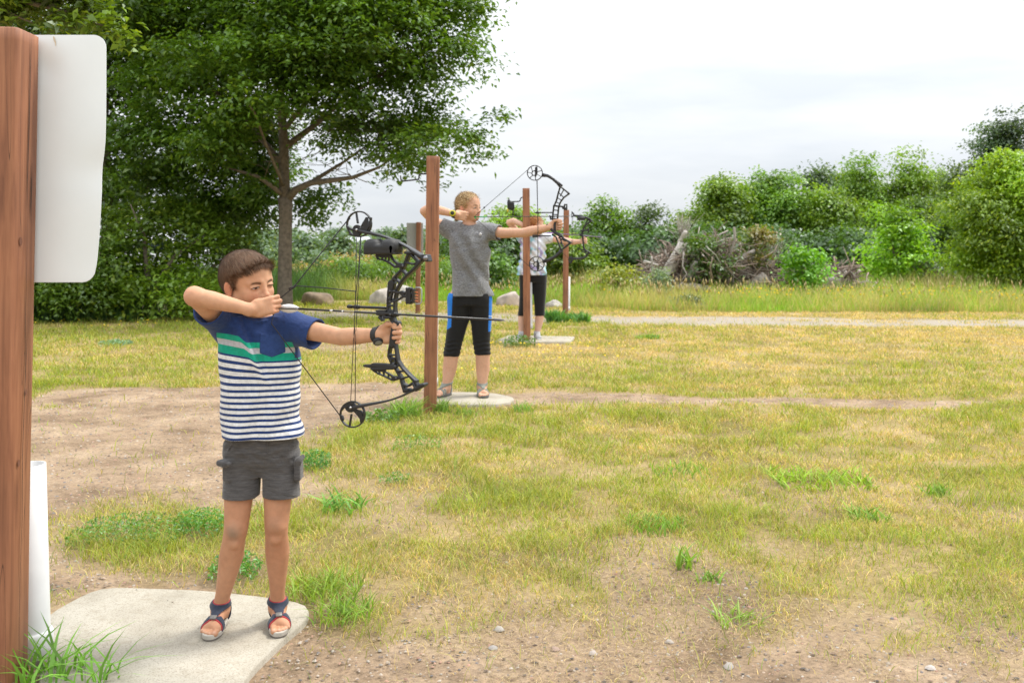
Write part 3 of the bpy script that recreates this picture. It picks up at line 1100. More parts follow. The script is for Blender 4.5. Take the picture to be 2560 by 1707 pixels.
    make_tree("shade_tree", "big dark green shade tree with one straight grey trunk behind the boy", (base[0], base[1]), cl, L_, 0.102, 270, 0.14, 19,
              (0.100, 0.190, 0.017), 5, shell=0.35, asp=0.52, flat=0.95)


def left_thicket():
    """trees and scrub closing the left side, foliage down to the ground"""
    S = 0.91875
    rs = np.random.default_rng(8)
    def cl(rows, D0):
        out = []
        for (x, y, r, dd) in rows:
            p = at(x / S, y / S, D0 + dd)
            out.append((*p, r / S / FPX * (D0 + dd)))
        return out
    f = lambda x, y, D: at(x / S, y / S, D)
    A = cl([(270, 620, 70, 0), (340, 640, 70, .5), (420, 650, 60, 0), (480, 670, 40, -.5), (260, 520, 60, .6), (330, 550, 60, .3), (400, 580, 50, .4), (300, 680, 55, -.6), (390, 700, 45, -.6), (460, 710, 38, -.4),
            (440, 520, 55, .8), (250, 690, 55, -.5), (500, 540, 40, .6), (520, 600, 30, .8), (560, 580, 28, .8), (590, 610, 20, .6), (490, 600, 30, .2), (250, 700, 40, -.6), (480, 560, 45, .5), (430, 600, 50, .6), (540, 540, 35, .6), (500, 640, 34, .3), (460, 500, 50, .8), (380, 500, 60, .8), (530, 680, 28, .2)], 16.9)
    L_ = [([f(345, 728, 16.9), f(360, 650, 16.9), f(400, 590, 17.0), f(470, 540, 17.2)], [0.06, 0.05, 0.035, 0.01]),
          ([f(345, 728, 16.9), f(340, 640, 16.9), f(330, 540, 17.1), f(300, 470, 17.2)], [0.06, 0.05, 0.035, 0.01]),
          ([f(420, 735, 17.1), f(440, 650, 17.1), f(520, 590, 17.4), f(590, 575, 17.5)], [0.04, 0.035, 0.022, 0.008])]
    make_tree("leafy_tree", "low spreading leafy tree right behind the boy, reaching to the grass", (f(345, 728, 16.9)[0], 16.9), A, L_, 0.085, 420, 0.12, 17, (0.145, 0.240, 0.020), 21, shell=0.4, asp=0.62)
    B = cl([(110, 560, 90, 0), (160, 660, 90, -.4), (60, 660, 90, 0), (230, 600, 80, .3), (200, 680, 55, -.6), (110, 685, 55, -.6), (30, 690, 55, -.5), (0, 560, 100, 0), (-120, 600, 120, 0), (-120, 680, 80, -.5), (90, 640, 60, -.6)], 16.6)
    L_ = [([f(120, 728, 16.6), f(130, 640, 16.6), f(110, 560, 16.6)], [0.05, 0.04, 0.01]), ([f(120, 728, 16.6), f(190, 650, 16.6), f(230, 580, 16.6)], [0.04, 0.03, 0.01])]
    make_tree("leafy_bush", "dark leafy bush under the white sign panel", (f(120, 728, 16.6)[0], 16.6), B, L_, 0.075, 420, 0.11, 17, (0.110, 0.195, 0.020), 22, cat="bush", trunk=False, shell=0.4)
    C = cl([(250, 230, 110, 0), (330, 150, 120, .5), (250, 60, 120, 0), (150, 150, 120, 0), (250, 350, 90, 0), (320, 420, 90, .5), (400, 380, 80, 1), (240, 450, 90, -.3), (140, 320, 110, 0), (100, 450, 110, 0), (-30, 250, 150, 0), (-30, 80, 150, 0), (-40, 430, 130, 0), (350, 20, 120, 1), (420, 480, 60, 1), (300, 500, 60, 0)], 19.5)
    L_ = [([f(250, 715, 19.5), f(245, 600, 19.5), f(250, 450, 19.5), f(240, 300, 19.5), f(250, 100, 19.5)], [0.16, 0.14, 0.12, 0.08, 0.02]),
          ([f(247, 560, 19.5), f(330, 440, 19.7), f(400, 360, 20)], [0.08, 0.05, 0.015]), ([f(247, 480, 19.5), f(160, 350, 19.7), f(60, 200, 20)], [0.08, 0.06, 0.015])]
    make_tree("tall_tree", "tall dark tree behind the white sign, left of the shade tree", (f(250, 715, 19.5)[0], 19.5), C, L_, 0.115, 190, 0.19, 18, (0.100, 0.180, 0.018), 23, shell=0.35)
    # branch of a near tree reaching in at the top left
    D = []
    for (x, y, r, dd) in [(20, 10, 60, 0), (80, 40, 50, .2), (140, 0, 55, 0), (200, 30, 40, .1), (150, 60, 34, -.1), (240, 40, 26, 0), (255, 72, 15, 0), (290, 82, 9, 0), (270, 80, 12, 0), (60, -60, 80, 0), (-60, 0, 90, 0), (160, -60, 60, 0), (-160, -40, 120, 0), (-200, 120, 100, .3), (-100, -160, 140, 0), (205, 65, 18, 0)]:
        p = at(x / S, y / S, 6.0 + dd)
        D.append((*p, r / S / FPX * 6.0))
    g = lambda x, y, D=6.0: at(x / S, y / S, D)
    L_ = [([np.array((-4.6, 6.2, -0.1)), np.array((-4.5, 6.2, 1.2)), g(-500, 0, 6.2), g(-460, -300, 6.2)], [0.14, 0.12, 0.10, 0.05]),
          ([g(-500, 40, 6.2), g(-250, -40), g(-60, -30), g(80, 10), g(180, 35), g(270, 75)], [0.06, 0.045, 0.03, 0.015, 0.008, 0.003]),
          ([g(-60, -30), g(20, 30), g(90, 60)], [0.015, 0.008, 0.003])]
    make_tree("overhanging_tree", "near tree whose glossy leafy branch hangs above the white sign panel", (-4.6, 6.2), D, L_, 0.062, 3600, 0.05, 11, (0.130, 0.210, 0.016), 24, shell=0.3, asp=0.5)


def auto_crown(cx, cy, z0, z1, w, rs, n=16, point=0.4):
    n = int(n * 2.1)
    """clumps filling an uneven crown"""
    out = []
    H = z1 - z0
    for i in range(n):
        t = (i + 0.5) / n
        z = z0 + H * (0.10 + 0.82 * t)
        prof = math.sin(math.pi * min(1, 0.18 + 0.80 * t)) ** point
        R = w / 2 * prof
        a = rs.random() * 6.283
        rr = R * (0.30 + 0.62 * rs.random()) * (1 - 0.6 * max(0, t - 0.7) / 0.3)
        out.append((cx + math.cos(a) * rr, cy + math.sin(a) * rr * 0.8, z, max(0.09 * w, (0.20 + 0.20 * rs.random()) * R + 0.04 * w)))
    for i in range(9):
        a = rs.random() * 6.283; rr = w * (0.10 + 0.36 * rs.random())
        out.append((cx + math.cos(a) * rr, cy + math.sin(a) * rr * 0.6, z1 - H * (0.02 + 0.9 * (rr / w) ** 1.6 - 0.06 * rs.random()), w * (0.045 + 0.04 * rs.random())))
    return out


def bg_tree(name, label, x, ytop, wpx, D, col, seed, leaf, dens=1.0, ybot=None, group=None, cat="tree", n=16, point=0.5, mixc_=None, lp=14, z0=None):
    """x, ytop, wpx in the 2352-wide view of the photograph"""
    S = 0.91875
    leaf = leaf * 0.78 if D > 28 and D < 50 else leaf
    rs = np.random.default_rng(seed)
    top = at(x / S, ytop / S, D)
    w = wpx / S / FPX * D
    if z0 is None: z0 = 0.05 if ybot is None else max(0.02, at(x / S, ybot / S, D)[2])
    cl = auto_crown(top[0], D, z0, top[2] * 0.97, w, rs, n, point)
    hw = (top[2] - z0)
    L_ = [([(top[0], D, -0.1), (top[0] + 0.02 * hw, D, hw * 0.3), (top[0] - 0.03 * hw, D, hw * 0.6), (top[0], D, hw * 0.88)], [0.035 * hw ** 0.8, 0.03 * hw ** 0.8, 0.018 * hw ** 0.8, 0.004])]
    for k in range(5):
        c = cl[rs.integers(len(cl))]
        L_.append(([(top[0], D, max(0.1, c[2] * 0.45)), (0.5 * (top[0] + c[0]), 0.5 * (D + c[1]), c[2] * 0.75), (c[0], c[1], c[2])], [0.018 * hw ** 0.7, 0.012 * hw ** 0.7, 0.004]))
    tw = max(0.05, leaf * 1.5)
    scale = dens * (0.10 / leaf) ** 1.6 * 370
    return make_tree(name, label, (top[0], D), cl, L_, leaf, scale, tw, lp, col, seed, cat=cat, group=group, shell=0.45, mixc_=mixc_, upn=0.7, asp=0.6)


def background_trees():
    G = "trees standing in a row behind the meadow"
    mid = (0.185, 0.300, 0.030); dk = (0.120, 0.205, 0.030); yel = (0.21, 0.36, 0.020); blu = (0.090, 0.150, 0.060)
    # far row, left to right
    bg_tree("leafy_tree", "tree directly behind the fourth post, its crown right of the far archer's bow", 1395, 455, 130, 33, (0.17, 0.31, 0.033), 101, 0.15, 1.0, group=G)
    bg_tree("leafy_tree", "low tree filling the gap between the grey shirted archer and the third post", 1190, 470, 190, 31, mid, 102, 0.15, 1.0, group=G)
    bg_tree("leafy_tree", "bushy tree behind the third archer's outstretched arm", 1300, 545, 150, 29, mid, 103, 0.15, 1.0, group=G)
    bg_tree("leafy_tree", "dark tree with bare grey twigs left of the brush pile", 1495, 470, 110, 33, (0.085, 0.13, 0.04), 104, 0.15, 0.7, group=G)
    bg_tree("leafy_tree", "round topped green tree rising behind the upright dead trunk", 1650, 402, 190, 37, mid, 105, 0.17, 1.0, group=G)
    bg_tree("leafy_tree", "broad green tree behind the brush pile, second of the tall row", 1775, 388, 190, 38, (0.16, 0.30, 0.030), 106, 0.17, 1.0, group=G)
    bg_tree("leafy_tree", "bluish green tree top between two brighter crowns", 1870, 370, 130, 44, blu, 107, 0.19, 1.0, group=G)
    bg_tree("leafy_tree", "tree behind the small round bush, in the middle of the row", 1900, 425, 160, 37, mid, 108, 0.17, 1.0, group=G)
    bg_tree("leafy_tree", "highest crown in the middle of the row, above the young tree", 1975, 350, 130, 41, (0.17, 0.30, 0.033), 109, 0.18, 1.0, group=G)
    bg_tree("leafy_tree", "wide crowned tree just right of the highest middle crown", 2090, 348, 150, 41, mid, 110, 0.18, 1.0, group=G)
    bg_tree("leafy_tree", "half hidden tree crown between the first two tall crowns of the row", 1715, 418, 210, 43, mid, 116, 0.19, 1.0, group=G)
    bg_tree("leafy_tree", "farthest crown filling the gap left of the highest middle crown", 1935, 385, 220, 46, dk, 117, 0.19, 1.0, group=G)
    bg_tree("leafy_tree", "farthest crown filling the gap left of the loose olive tree", 2150, 385, 190, 46, mid, 118, 0.19, 1.0, group=G)
    bg_tree("leafy_tree", "darker green tree behind the bright young tree", 2110, 450, 180, 35, dk, 111, 0.16, 1.0, group=G)
    bg_tree("leafy_tree", "loose olive tree left of the tall corner tree", 2195, 365, 95, 41, (0.12, 0.19, 0.04), 112, 0.18, 0.8, group=G)
    bg_tree("leafy_tree", "tallest bluish tree, at the right edge of the view", 2330, 240, 210, 42, blu, 113, 0.19, 1.0, group=G)
    bg_tree("leafy_tree", "tree filling the back between the young tree and the right edge", 2230, 480, 190, 31, dk, 114, 0.15, 1.0, group=G)
    # nearer, brighter ones
    bg_tree("young_tree", "large bright yellow green willowy tree at the right edge", 2345, 335, 330, 25, (0.26, 0.41, 0.022), 120, 0.085, 0.55, lp=20, n=30)
    bg_tree("young_tree", "bright green young tree with a pointed top in the meadow", 2055, 468, 150, 27, (0.23, 0.43, 0.022), 121, 0.11, 0.55, n=20, point=0.8)
    bg_tree("round_bush", "small round bright green bush between the brush pile and young tree", 1845, 572, 100, 23.5, (0.18, 0.41, 0.022), 122, 0.10, 0.9, cat="bush", n=12)
    bg_tree("vine_bush", "dark green vine bush growing over the brush pile", 1625, 548, 120, 24.0, (0.095, 0.170, 0.025), 123, 0.10, 0.55, cat="bush", n=12, z0=0.3)
    bg_tree("vine_bush", "reddish tipped bush growing out of the brush pile", 1735, 525, 72, 24.6, (0.14, 0.22, 0.03), 124, 0.10, 0.6, cat="bush", n=9, mixc_=(0.30, 0.15, 0.06, 0.5), z0=0.7)
    bg_tree("sage_bush", "silvery green bush in the grass left of the brush pile", 1515, 625, 70, 22.5, (0.20, 0.28, 0.17), 125, 0.06, 0.9, cat="bush", n=7)
    bg_tree("sage_bush", "low grey green bush at the meadow edge beneath the brush pile", 1580, 686, 62, 19.6, (0.17, 0.24, 0.12), 126, 0.05, 0.9, cat="bush", n=6)
    bg_tree("yellow_bush", "yellow flowering bush left of the brush pile", 1420, 615, 110, 23.5, (0.30, 0.36, 0.04), 127, 0.08, 0.5, cat="bush", n=8)
    bg_tree("leafy_bush", "grey green shrub right of the young tree, at the meadow's back", 2130, 600, 90, 27.5, (0.13, 0.20, 0.07), 128, 0.10, 0.9, cat="bush", n=9)
    bg_tree("leafy_bush", "bush behind the boulder and the second archer's knees", 1120, 585, 110, 26, (0.10, 0.20, 0.03), 129, 0.11, 0.8, cat="bush", n=9)
    # far horizon, seen between trunk and bow
    G2 = "far trees on the horizon beyond the bow"
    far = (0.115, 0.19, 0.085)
    for i, (x, yt, w, D, lab) in enumerate([
        (785, 545, 52, 62, "isolated round far tree framed by the bow string"),
        (700, 548, 60, 58, "far tree just right of the shade tree's trunk"),
        (735, 560, 50, 70, "smaller far tree in the gap beside the grey roofed house"),
        (860, 565, 70, 80, "dim far tree behind the bow's cables"),
        (900, 555, 80, 85, "farthest tree, behind the black bow quiver"),
        (930, 535, 30, 60, "small dark far tree top above the bow's upper limb"),
        (690, 585, 70, 45, "darker nearer tree at the foot of the shade tree's trunk"),
        (745, 600, 60, 48, "scrubby tree in front of the sandy bank"),
        (600, 555, 90, 75, "far tree above the boy's head"),
        (560, 540, 90, 60, "far tree left of the boy's hair"),
        (1035, 560, 60, 60, "far tree beside the second archer's sleeve"),
        (990, 570, 70, 75, "far tree between the sign and the second post"),
    ]):
        bg_tree("far_tree", lab, x, yt, w, D, far, 140 + i, 0.30, 1.0, group=G2, n=10, ybot=None)
    # hedge line that closes the horizon
    rs = np.random.default_rng(5)
    cl = []
    for i in range(240):
        x = -110 + 220 * rs.random()
        D = 95 + 20 * rs.random()
        cl.append((x, D, 0.3 + 1.6 * rs.random(), 0.9 + 1.2 * rs.random()))
    A = crown_points(cl, 60, 0.4, 12, rs, 0.5)
    P, Dn = A[:, :3], A[:, 3:]
    k = P[:, 2] > 0; P, Dn = P[k], Dn[k]
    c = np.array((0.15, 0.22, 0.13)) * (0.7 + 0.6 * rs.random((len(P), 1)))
    V, Q, C = leaves_np(P, Dn + rs.normal(size=P.shape) * .4 + np.array((0, 0, .5)), 0.42 * np.ones(len(P)), c, rs, 0.8)
    o = mesh_np("distant_woods", V, Q, M_LEAF, cols=C, smooth=False)
    tag(o, "low dim line of woods along the far horizon", "woods", None, "stuff")
    # shrubby cover that fills the feet of the tree row
    cl = []
    for i in range(150):
        x = rs.uniform(-2.5, 24)
        D = 30 + 8 * rs.random() + max(0, 0)
        cl.append((x, D, 0.3 + 1.0 * rs.random(), 0.45 + 0.6 * rs.random()))
    A = crown_points(cl, 110, 0.2, 12, rs, 0.5)
    P, Dn = A[:, :3], A[:, 3:]
    k = P[:, 2] > 0; P, Dn = P[k], Dn[k]
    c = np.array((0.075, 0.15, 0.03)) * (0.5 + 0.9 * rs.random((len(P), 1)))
    V, Q, C = leaves_np(P, Dn + rs.normal(size=P.shape) * .4 + np.array((0, 0, .5)), 0.17 * np.ones(len(P)), c, rs, 0.6)
    o = mesh_np("undergrowth", V, Q, M_LEAF, cols=C, smooth=False)
    tag(o, "dense dark undergrowth beneath the row of trees", "undergrowth", None, "stuff")
    # tan and green scrub swelling of the rough field, left of the second post
    cl = []
    for i in range(75):
        x = rs.uniform(-7.5, -1.0); D = 27 + 7 * rs.random()
        cl.append((x, D, 0.15 + 0.55 * rs.random() * (0.4 + 0.6 * math.exp(-((x + 3.6) / 2.2) ** 2)), 0.35 + 0.3 * rs.random()))
    A = crown_points(cl, 260, 0.13, 12, rs, 0.5)
    P, Dn = A[:, :3], A[:, 3:]
    k = P[:, 2] > 0; P, Dn = P[k], Dn[k]
    f = smooth01(0.42, 0.6, fbm(P, 0.7, 61, 3))[:, None]
    c = (np.array((0.16, 0.28, 0.035)) * (1 - f) + np.array((0.42, 0.31, 0.14)) * f) * (0.6 + 0.8 * rs.random((len(P), 1)))
    V, Q, C = leaves_np(P, Dn + rs.normal(size=P.shape) * .6, 0.11 * np.ones(len(P)), c, rs, 0.4)
    o = mesh_np("field_scrub", V, Q, M_LEAF, cols=C, smooth=False)
    tag(o, "tan and green weedy scrub swelling behind the bow", "scrub", None, "stuff")


def brush_pile():
    """the heap of dead branches with its big logs"""
    S = 0.91875
    rs = np.random.default_rng(77)
    f = lambda x, y, D=25.0: at(x / S, y / S, D)
    t = empty("brush_pile", (f(1620, 690)[0], 25.0, 0))
    tag(t, "tangled heap of grey dead branches and logs in the meadow", "brush pile")
    b = MB()
    def heap(cx, w, ztop, n, D0=25.0):
        for _ in range(n):
            u = rs.normal() * 0.42
            if abs(u) > 1: continue
            x = cx + u * w
            z = rs.random() * ztop * max(0.15, (1 - u * u))
            D = D0 + rs.normal() * 0.7
            L_ = 0.3 + 0.8 * rs.random()
            a = rs.random() * 6.28; el = rs.normal() * 0.55
            d = np.array((math.cos(a) * math.cos(el), math.sin(a) * math.cos(el) * 0.6, math.sin(el)))
            p = np.array((x, D, z + 0.05))
            r = 0.006 + 0.024 * rs.random() ** 2.5
            c = np.array((0.25, 0.195, 0.16)) * (0.35 + 1.1 * rs.random()) if rs.random() < 0.78 else np.array((0.38, 0.34, 0.30)) * (.7 + .5 * rs.random())
            b.tube(wob(p - d * L_ / 2, p + d * L_ / 2, 4, 0.07, rs), [r, r * 0.9, r * 0.7, r * 0.3], 4, col=c)
    heap(f(1560, 600)[0], 1.25, 1.15, 900)
    heap(f(1640, 600)[0], 1.0, 1.45, 800)
    heap(f(1735, 600)[0], 0.9, 1.15, 450, 25.6)
    heap(f(1800, 640)[0], 0.8, 0.6, 200)
    heap(f(1930, 640)[0], 0.55, 0.75, 300)
    m_twig = leaf_mat("dead_twigs", 0.8, 0.0, 0.0)
    b.build("branches", m_twig, t)
    logs = [  # ends in the photo's view, radius in metres
        ((1530, 640), (1566, 560), 0.17, 0.12, 24.3, (0.52, 0.47, 0.43)),
        ((1566, 560), (1572, 532), 0.11, 0.05, 24.3, (0.52, 0.47, 0.43)),
        ((1585, 648), (1598, 600), 0.13, 0.09, 24.0, (0.42, 0.38, 0.34)),
        ((1560, 660), (1630, 668), 0.15, 0.13, 23.7, (0.34, 0.28, 0.24)),
        ((1715, 668), (1755, 635), 0.16, 0.14, 24.3, (0.38, 0.33, 0.29)),
        ((1600, 650), (1650, 600), 0.06, 0.04, 24.0, (0.45, 0.40, 0.36)),
        ((1690, 600), (1730, 575), 0.06, 0.04, 24.4, (0.42, 0.37, 0.34)),
        ((1500, 640), (1495, 590), 0.03, 0.02, 24.4, (0.55, 0.5, 0.46)),
        ((1480, 600), (1510, 608), 0.03, 0.02, 24.4, (0.55, 0.5, 0.46)),
        ((1620, 620), (1600, 590), 0.04, 0.02, 24.0, (0.55, 0.5, 0.46)),
        ((1700, 560), (1745, 557), 0.025, 0.012, 24.6, (0.5, 0.45, 0.4)),
        ((1680, 575), (1700, 560), 0.03, 0.025, 24.6, (0.5, 0.45, 0.4)),
        ((1925, 660), (1940, 625), 0.09, 0.05, 24.6, (0.45, 0.40, 0.36)),
        ((1950, 650), (1970, 620), 0.05, 0.03, 24.8, (0.45, 0.40, 0.36)),
        ((1905, 665), (1915, 640), 0.15, 0.12, 24.8, (0.40, 0.35, 0.32)),
    ]
    for (a, c_, r0, r1, D, col) in logs:
        lb = MB()
        p, q = f(*a, D), f(*c_, D)
        p[1] += 0.1; q[1] += -0.15
        pts = wob(p, q, 5, 0.015, rs)
        lb.tube(pts, np.linspace(r0, r1, 5), 10, col=col)
        lb.build("log", simple("log_wood", col, 0.9, nscale=14, namp=0.45, bump=0.6, bscale=30), t)
    # wispy twigs of the upright dead trunk
    WB = [MB(), MB()]
    wb = WB[0]
    for _ in range(60):
        p = f(1570 + rs.normal() * 6, 540 + rs.normal() * 6, 24.3)
        q = p + np.array((rs.normal() * 0.22, rs.normal() * 0.2, 0.15 + 0.42 * rs.random()))
        wb.tube(wob(p, q, 4, 0.05, rs), [0.006, 0.005, 0.004, 0.002], 4, col=(0.42, 0.38, 0.34))
    wb = WB[1]
    for _ in range(60):
        p = f(1775 + rs.normal() * 25, 590 + rs.normal() * 14, 25.0)
        q = p + np.array((0.25 * rs.random() + .05, rs.normal() * 0.2, 0.12 + 0.35 * rs.random()))
        wb.tube(wob(p, q, 4, 0.05, rs), [0.007, 0.005, 0.004, 0.002], 4, col=(0.36, 0.31, 0.26))
    for j in (0, 1): WB[j].build("twigs", m_twig, t)


if not globals().get("QUICK"): shade_tree()
if not globals().get("QUICK"): left_thicket()
if not globals().get("QUICK"): background_trees()
if not globals().get("QUICK"): brush_pile()

print("LEAVES", sum(len(o.data.polygons) for o in scene.objects if o.type=="MESH"))
# ================================================================== POSTS, SLABS, ROCKS
def wood_mat(name, horizontal=False):
    m, nt, b = new_mat(name)
    N, L = nt.nodes, nt.links
    tc = N.new("ShaderNodeTexCoord")
    mp = N.new("ShaderNodeMapping"); mp.inputs["Scale"].default_value = (22, 22, 1.1)
    L.new(tc.outputs["Object"], mp.inputs[0])
    n = N.new("ShaderNodeTexNoise"); n.inputs["Scale"].default_value = 2.2; n.inputs["Detail"].default_value = 8; n.inputs["Roughness"].default_value = 0.65; n.inputs["Distortion"].default_value = 0.6
    L.new(mp.outputs[0], n.inputs["Vector"])
    r = N.new("ShaderNodeValToRGB"); el = r.color_ramp.elements
    el[0].position = 0.32; el[0].color = (0.175, 0.066, 0.032, 1)
    el[1].position = 0.70; el[1].color = (0.36, 0.160, 0.080, 1)
    q = el.new(0.5); q.color = (0.275, 0.112, 0.054, 1)
    L.new(n.outputs["Fac"], r.inputs[0])
    # drying cracks: thin dark upright lines
    mp2 = N.new("ShaderNodeMapping"); mp2.inputs["Scale"].default_value = (9, 9, 0.35)
    L.new(tc.outputs["Object"], mp2.inputs[0])
    n2 = N.new("ShaderNodeTexNoise"); n2.inputs["Scale"].default_value = 1.7; n2.inputs["Detail"].default_value = 2
    L.new(mp2.outputs[0], n2.inputs["Vector"])
    ab = N.new("ShaderNodeMath"); ab.operation = 'SUBTRACT'; ab.inputs[1].default_value = 0.5
    L.new(n2.outputs["Fac"], ab.inputs[0])
    ab2 = N.new("ShaderNodeMath"); ab2.operation = 'ABSOLUTE'; L.new(ab.outputs[0], ab2.inputs[0])
    mr = N.new("ShaderNodeMapRange"); mr.inputs["From Min"].default_value = 0.0008; mr.inputs["From Max"].default_value = 0.0035
    mr.inputs["To Min"].default_value = 0.35; mr.inputs["To Max"].default_value = 1.0
    L.new(ab2.outputs[0], mr.inputs["Value"])
    s = N.new("ShaderNodeVectorMath"); s.operation = 'SCALE'
    L.new(r.outputs[0], s.inputs[0]); L.new(mr.outputs[0], s.inputs["Scale"])
    # broad fading of the stain
    n3 = N.new("ShaderNodeTexNoise"); n3.inputs["Scale"].default_value = 3.0; n3.inputs["Detail"].default_value = 3
    L.new(tc.outputs["Object"], n3.inputs["Vector"])
    mr3 = N.new("ShaderNodeMapRange"); mr3.inputs["From Min"].default_value = 0.3; mr3.inputs["From Max"].default_value = 0.7; mr3.inputs["To Min"].default_value = 0.8; mr3.inputs["To Max"].default_value = 1.25
    L.new(n3.outputs["Fac"], mr3.inputs["Value"])
    s2 = N.new("ShaderNodeVectorMath"); s2.operation = 'SCALE'
    L.new(s.outputs[0], s2.inputs[0]); L.new(mr3.outputs[0], s2.inputs["Scale"])
    L.new(s2.outputs[0], b.inputs["Base Color"])
    b.inputs["Roughness"].default_value = 0.62
    bp = N.new("ShaderNodeBump"); bp.inputs["Strength"].default_value = 0.5; bp.inputs["Distance"].default_value = 0.004
    L.new(s.outputs[0], bp.inputs["Height"])
    L.new(bp.outputs[0], b.inputs["Normal"])
    return m


M_WOOD = wood_mat("stained_timber")
M_CRACK = simple("crack", (0.035, 0.018, 0.012), 0.9)
M_PVC = simple("white_plastic", (0.66, 0.67, 0.67), 0.42, nscale=7, namp=0.07)
M_PANEL = simple("white_metal_sheet", (0.80, 0.855, 0.88), 0.38, nscale=3, namp=0.05)
M_GREY = simple("grey_metal_sheet", (0.42, 0.43, 0.42), 0.5, nscale=6, namp=0.06)
M_RUST = simple("rust", (0.50, 0.27, 0.12), 0.9)
M_IRON = simple("black_iron", (0.02, 0.02, 0.022), 0.45)


def lean_M(dx, dy=0.0):
    z = np.array((dx, dy, 1.0)); z /= np.linalg.norm(z)
    x = np.array((1, 0, 0)) - z * z[0]; x /= np.linalg.norm(x)
    return np.column_stack([x, np.cross(z, x), z])


def timber(cx, cy, w, h, dx, name="post", rz=0.0):
    """square timber with eased edges, slightly uneven faces"""
    M = lean_M(dx)
    nz = 60
    prof = []
    e = w * 0.07
    hw = w / 2
    for (sx, sy) in ((1, -1), (1, 1), (-1, 1), (-1, -1)):
        a, b_ = ((hw, -hw + e), (hw - e, -hw)) if False else (None, None)
    prof = [(hw - e, -hw), (hw, -hw + e), (hw, hw - e), (hw - e, hw), (-hw + e, hw), (-hw, hw - e), (-hw, -hw + e), (-hw + e, -hw)]
    V = []
    for i in range(nz + 1):
        z = -0.1 + (h + 0.1) * i / nz
        for (x, y) in prof:
            n = (vnoise(np.array([[x * 9 + cx, y * 9, z * 2.0]]), 1.0, 3)[0] - 0.5) * w * 0.03
            V.append((x * (1 + n / hw), y * (1 + n / hw), z))
    for (x, y) in prof: V.append((x * 0.95, y * 0.95, h + 0.003))
    V = np.array(V)
    c, s = math.cos(rz), math.sin(rz)
    V[:, :2] = V[:, :2] @ np.array(((c, s), (-s, c)))
    Q = []
    for i in range(nz + 1):
        for j in range(8):
            k = (j + 1) % 8
            Q.append((i * 8 + j, i * 8 + k, (i + 1) * 8 + k, (i + 1) * 8 + j))
    top = (nz + 1) * 8
    P = V @ M.T + np.array((cx, cy, 0))
    return P, [np.array(Q), np.array([[top + j for j in range(8)]])]


def tube_open(b, p0, p1, r, th, seg=28):
    """open pipe with a wall"""
    p0, p1 = np.array(p0, float), np.array(p1, float)
    ax = (p1 - p0) / np.linalg.norm(p1 - p0)
    u = np.cross(ax, (0, 1, 0)); u /= np.linalg.norm(u); v = np.cross(ax, u)
    t = np.arange(seg) / seg * 2 * math.pi
    ring = np.cos(t)[:, None] * u + np.sin(t)[:, None] * v
    V = np.concatenate([p0 + ring * r, p1 + ring * r, p1 + ring * (r - th), p0 + ring * (r - th)])
    Q = []
    for k in range(3):
        for j in range(seg):
            Q.append((k * seg + j, k * seg + (j + 1) % seg, (k + 1) * seg + (j + 1) % seg, (k + 1) * seg + j))
    b.add(V, Q)


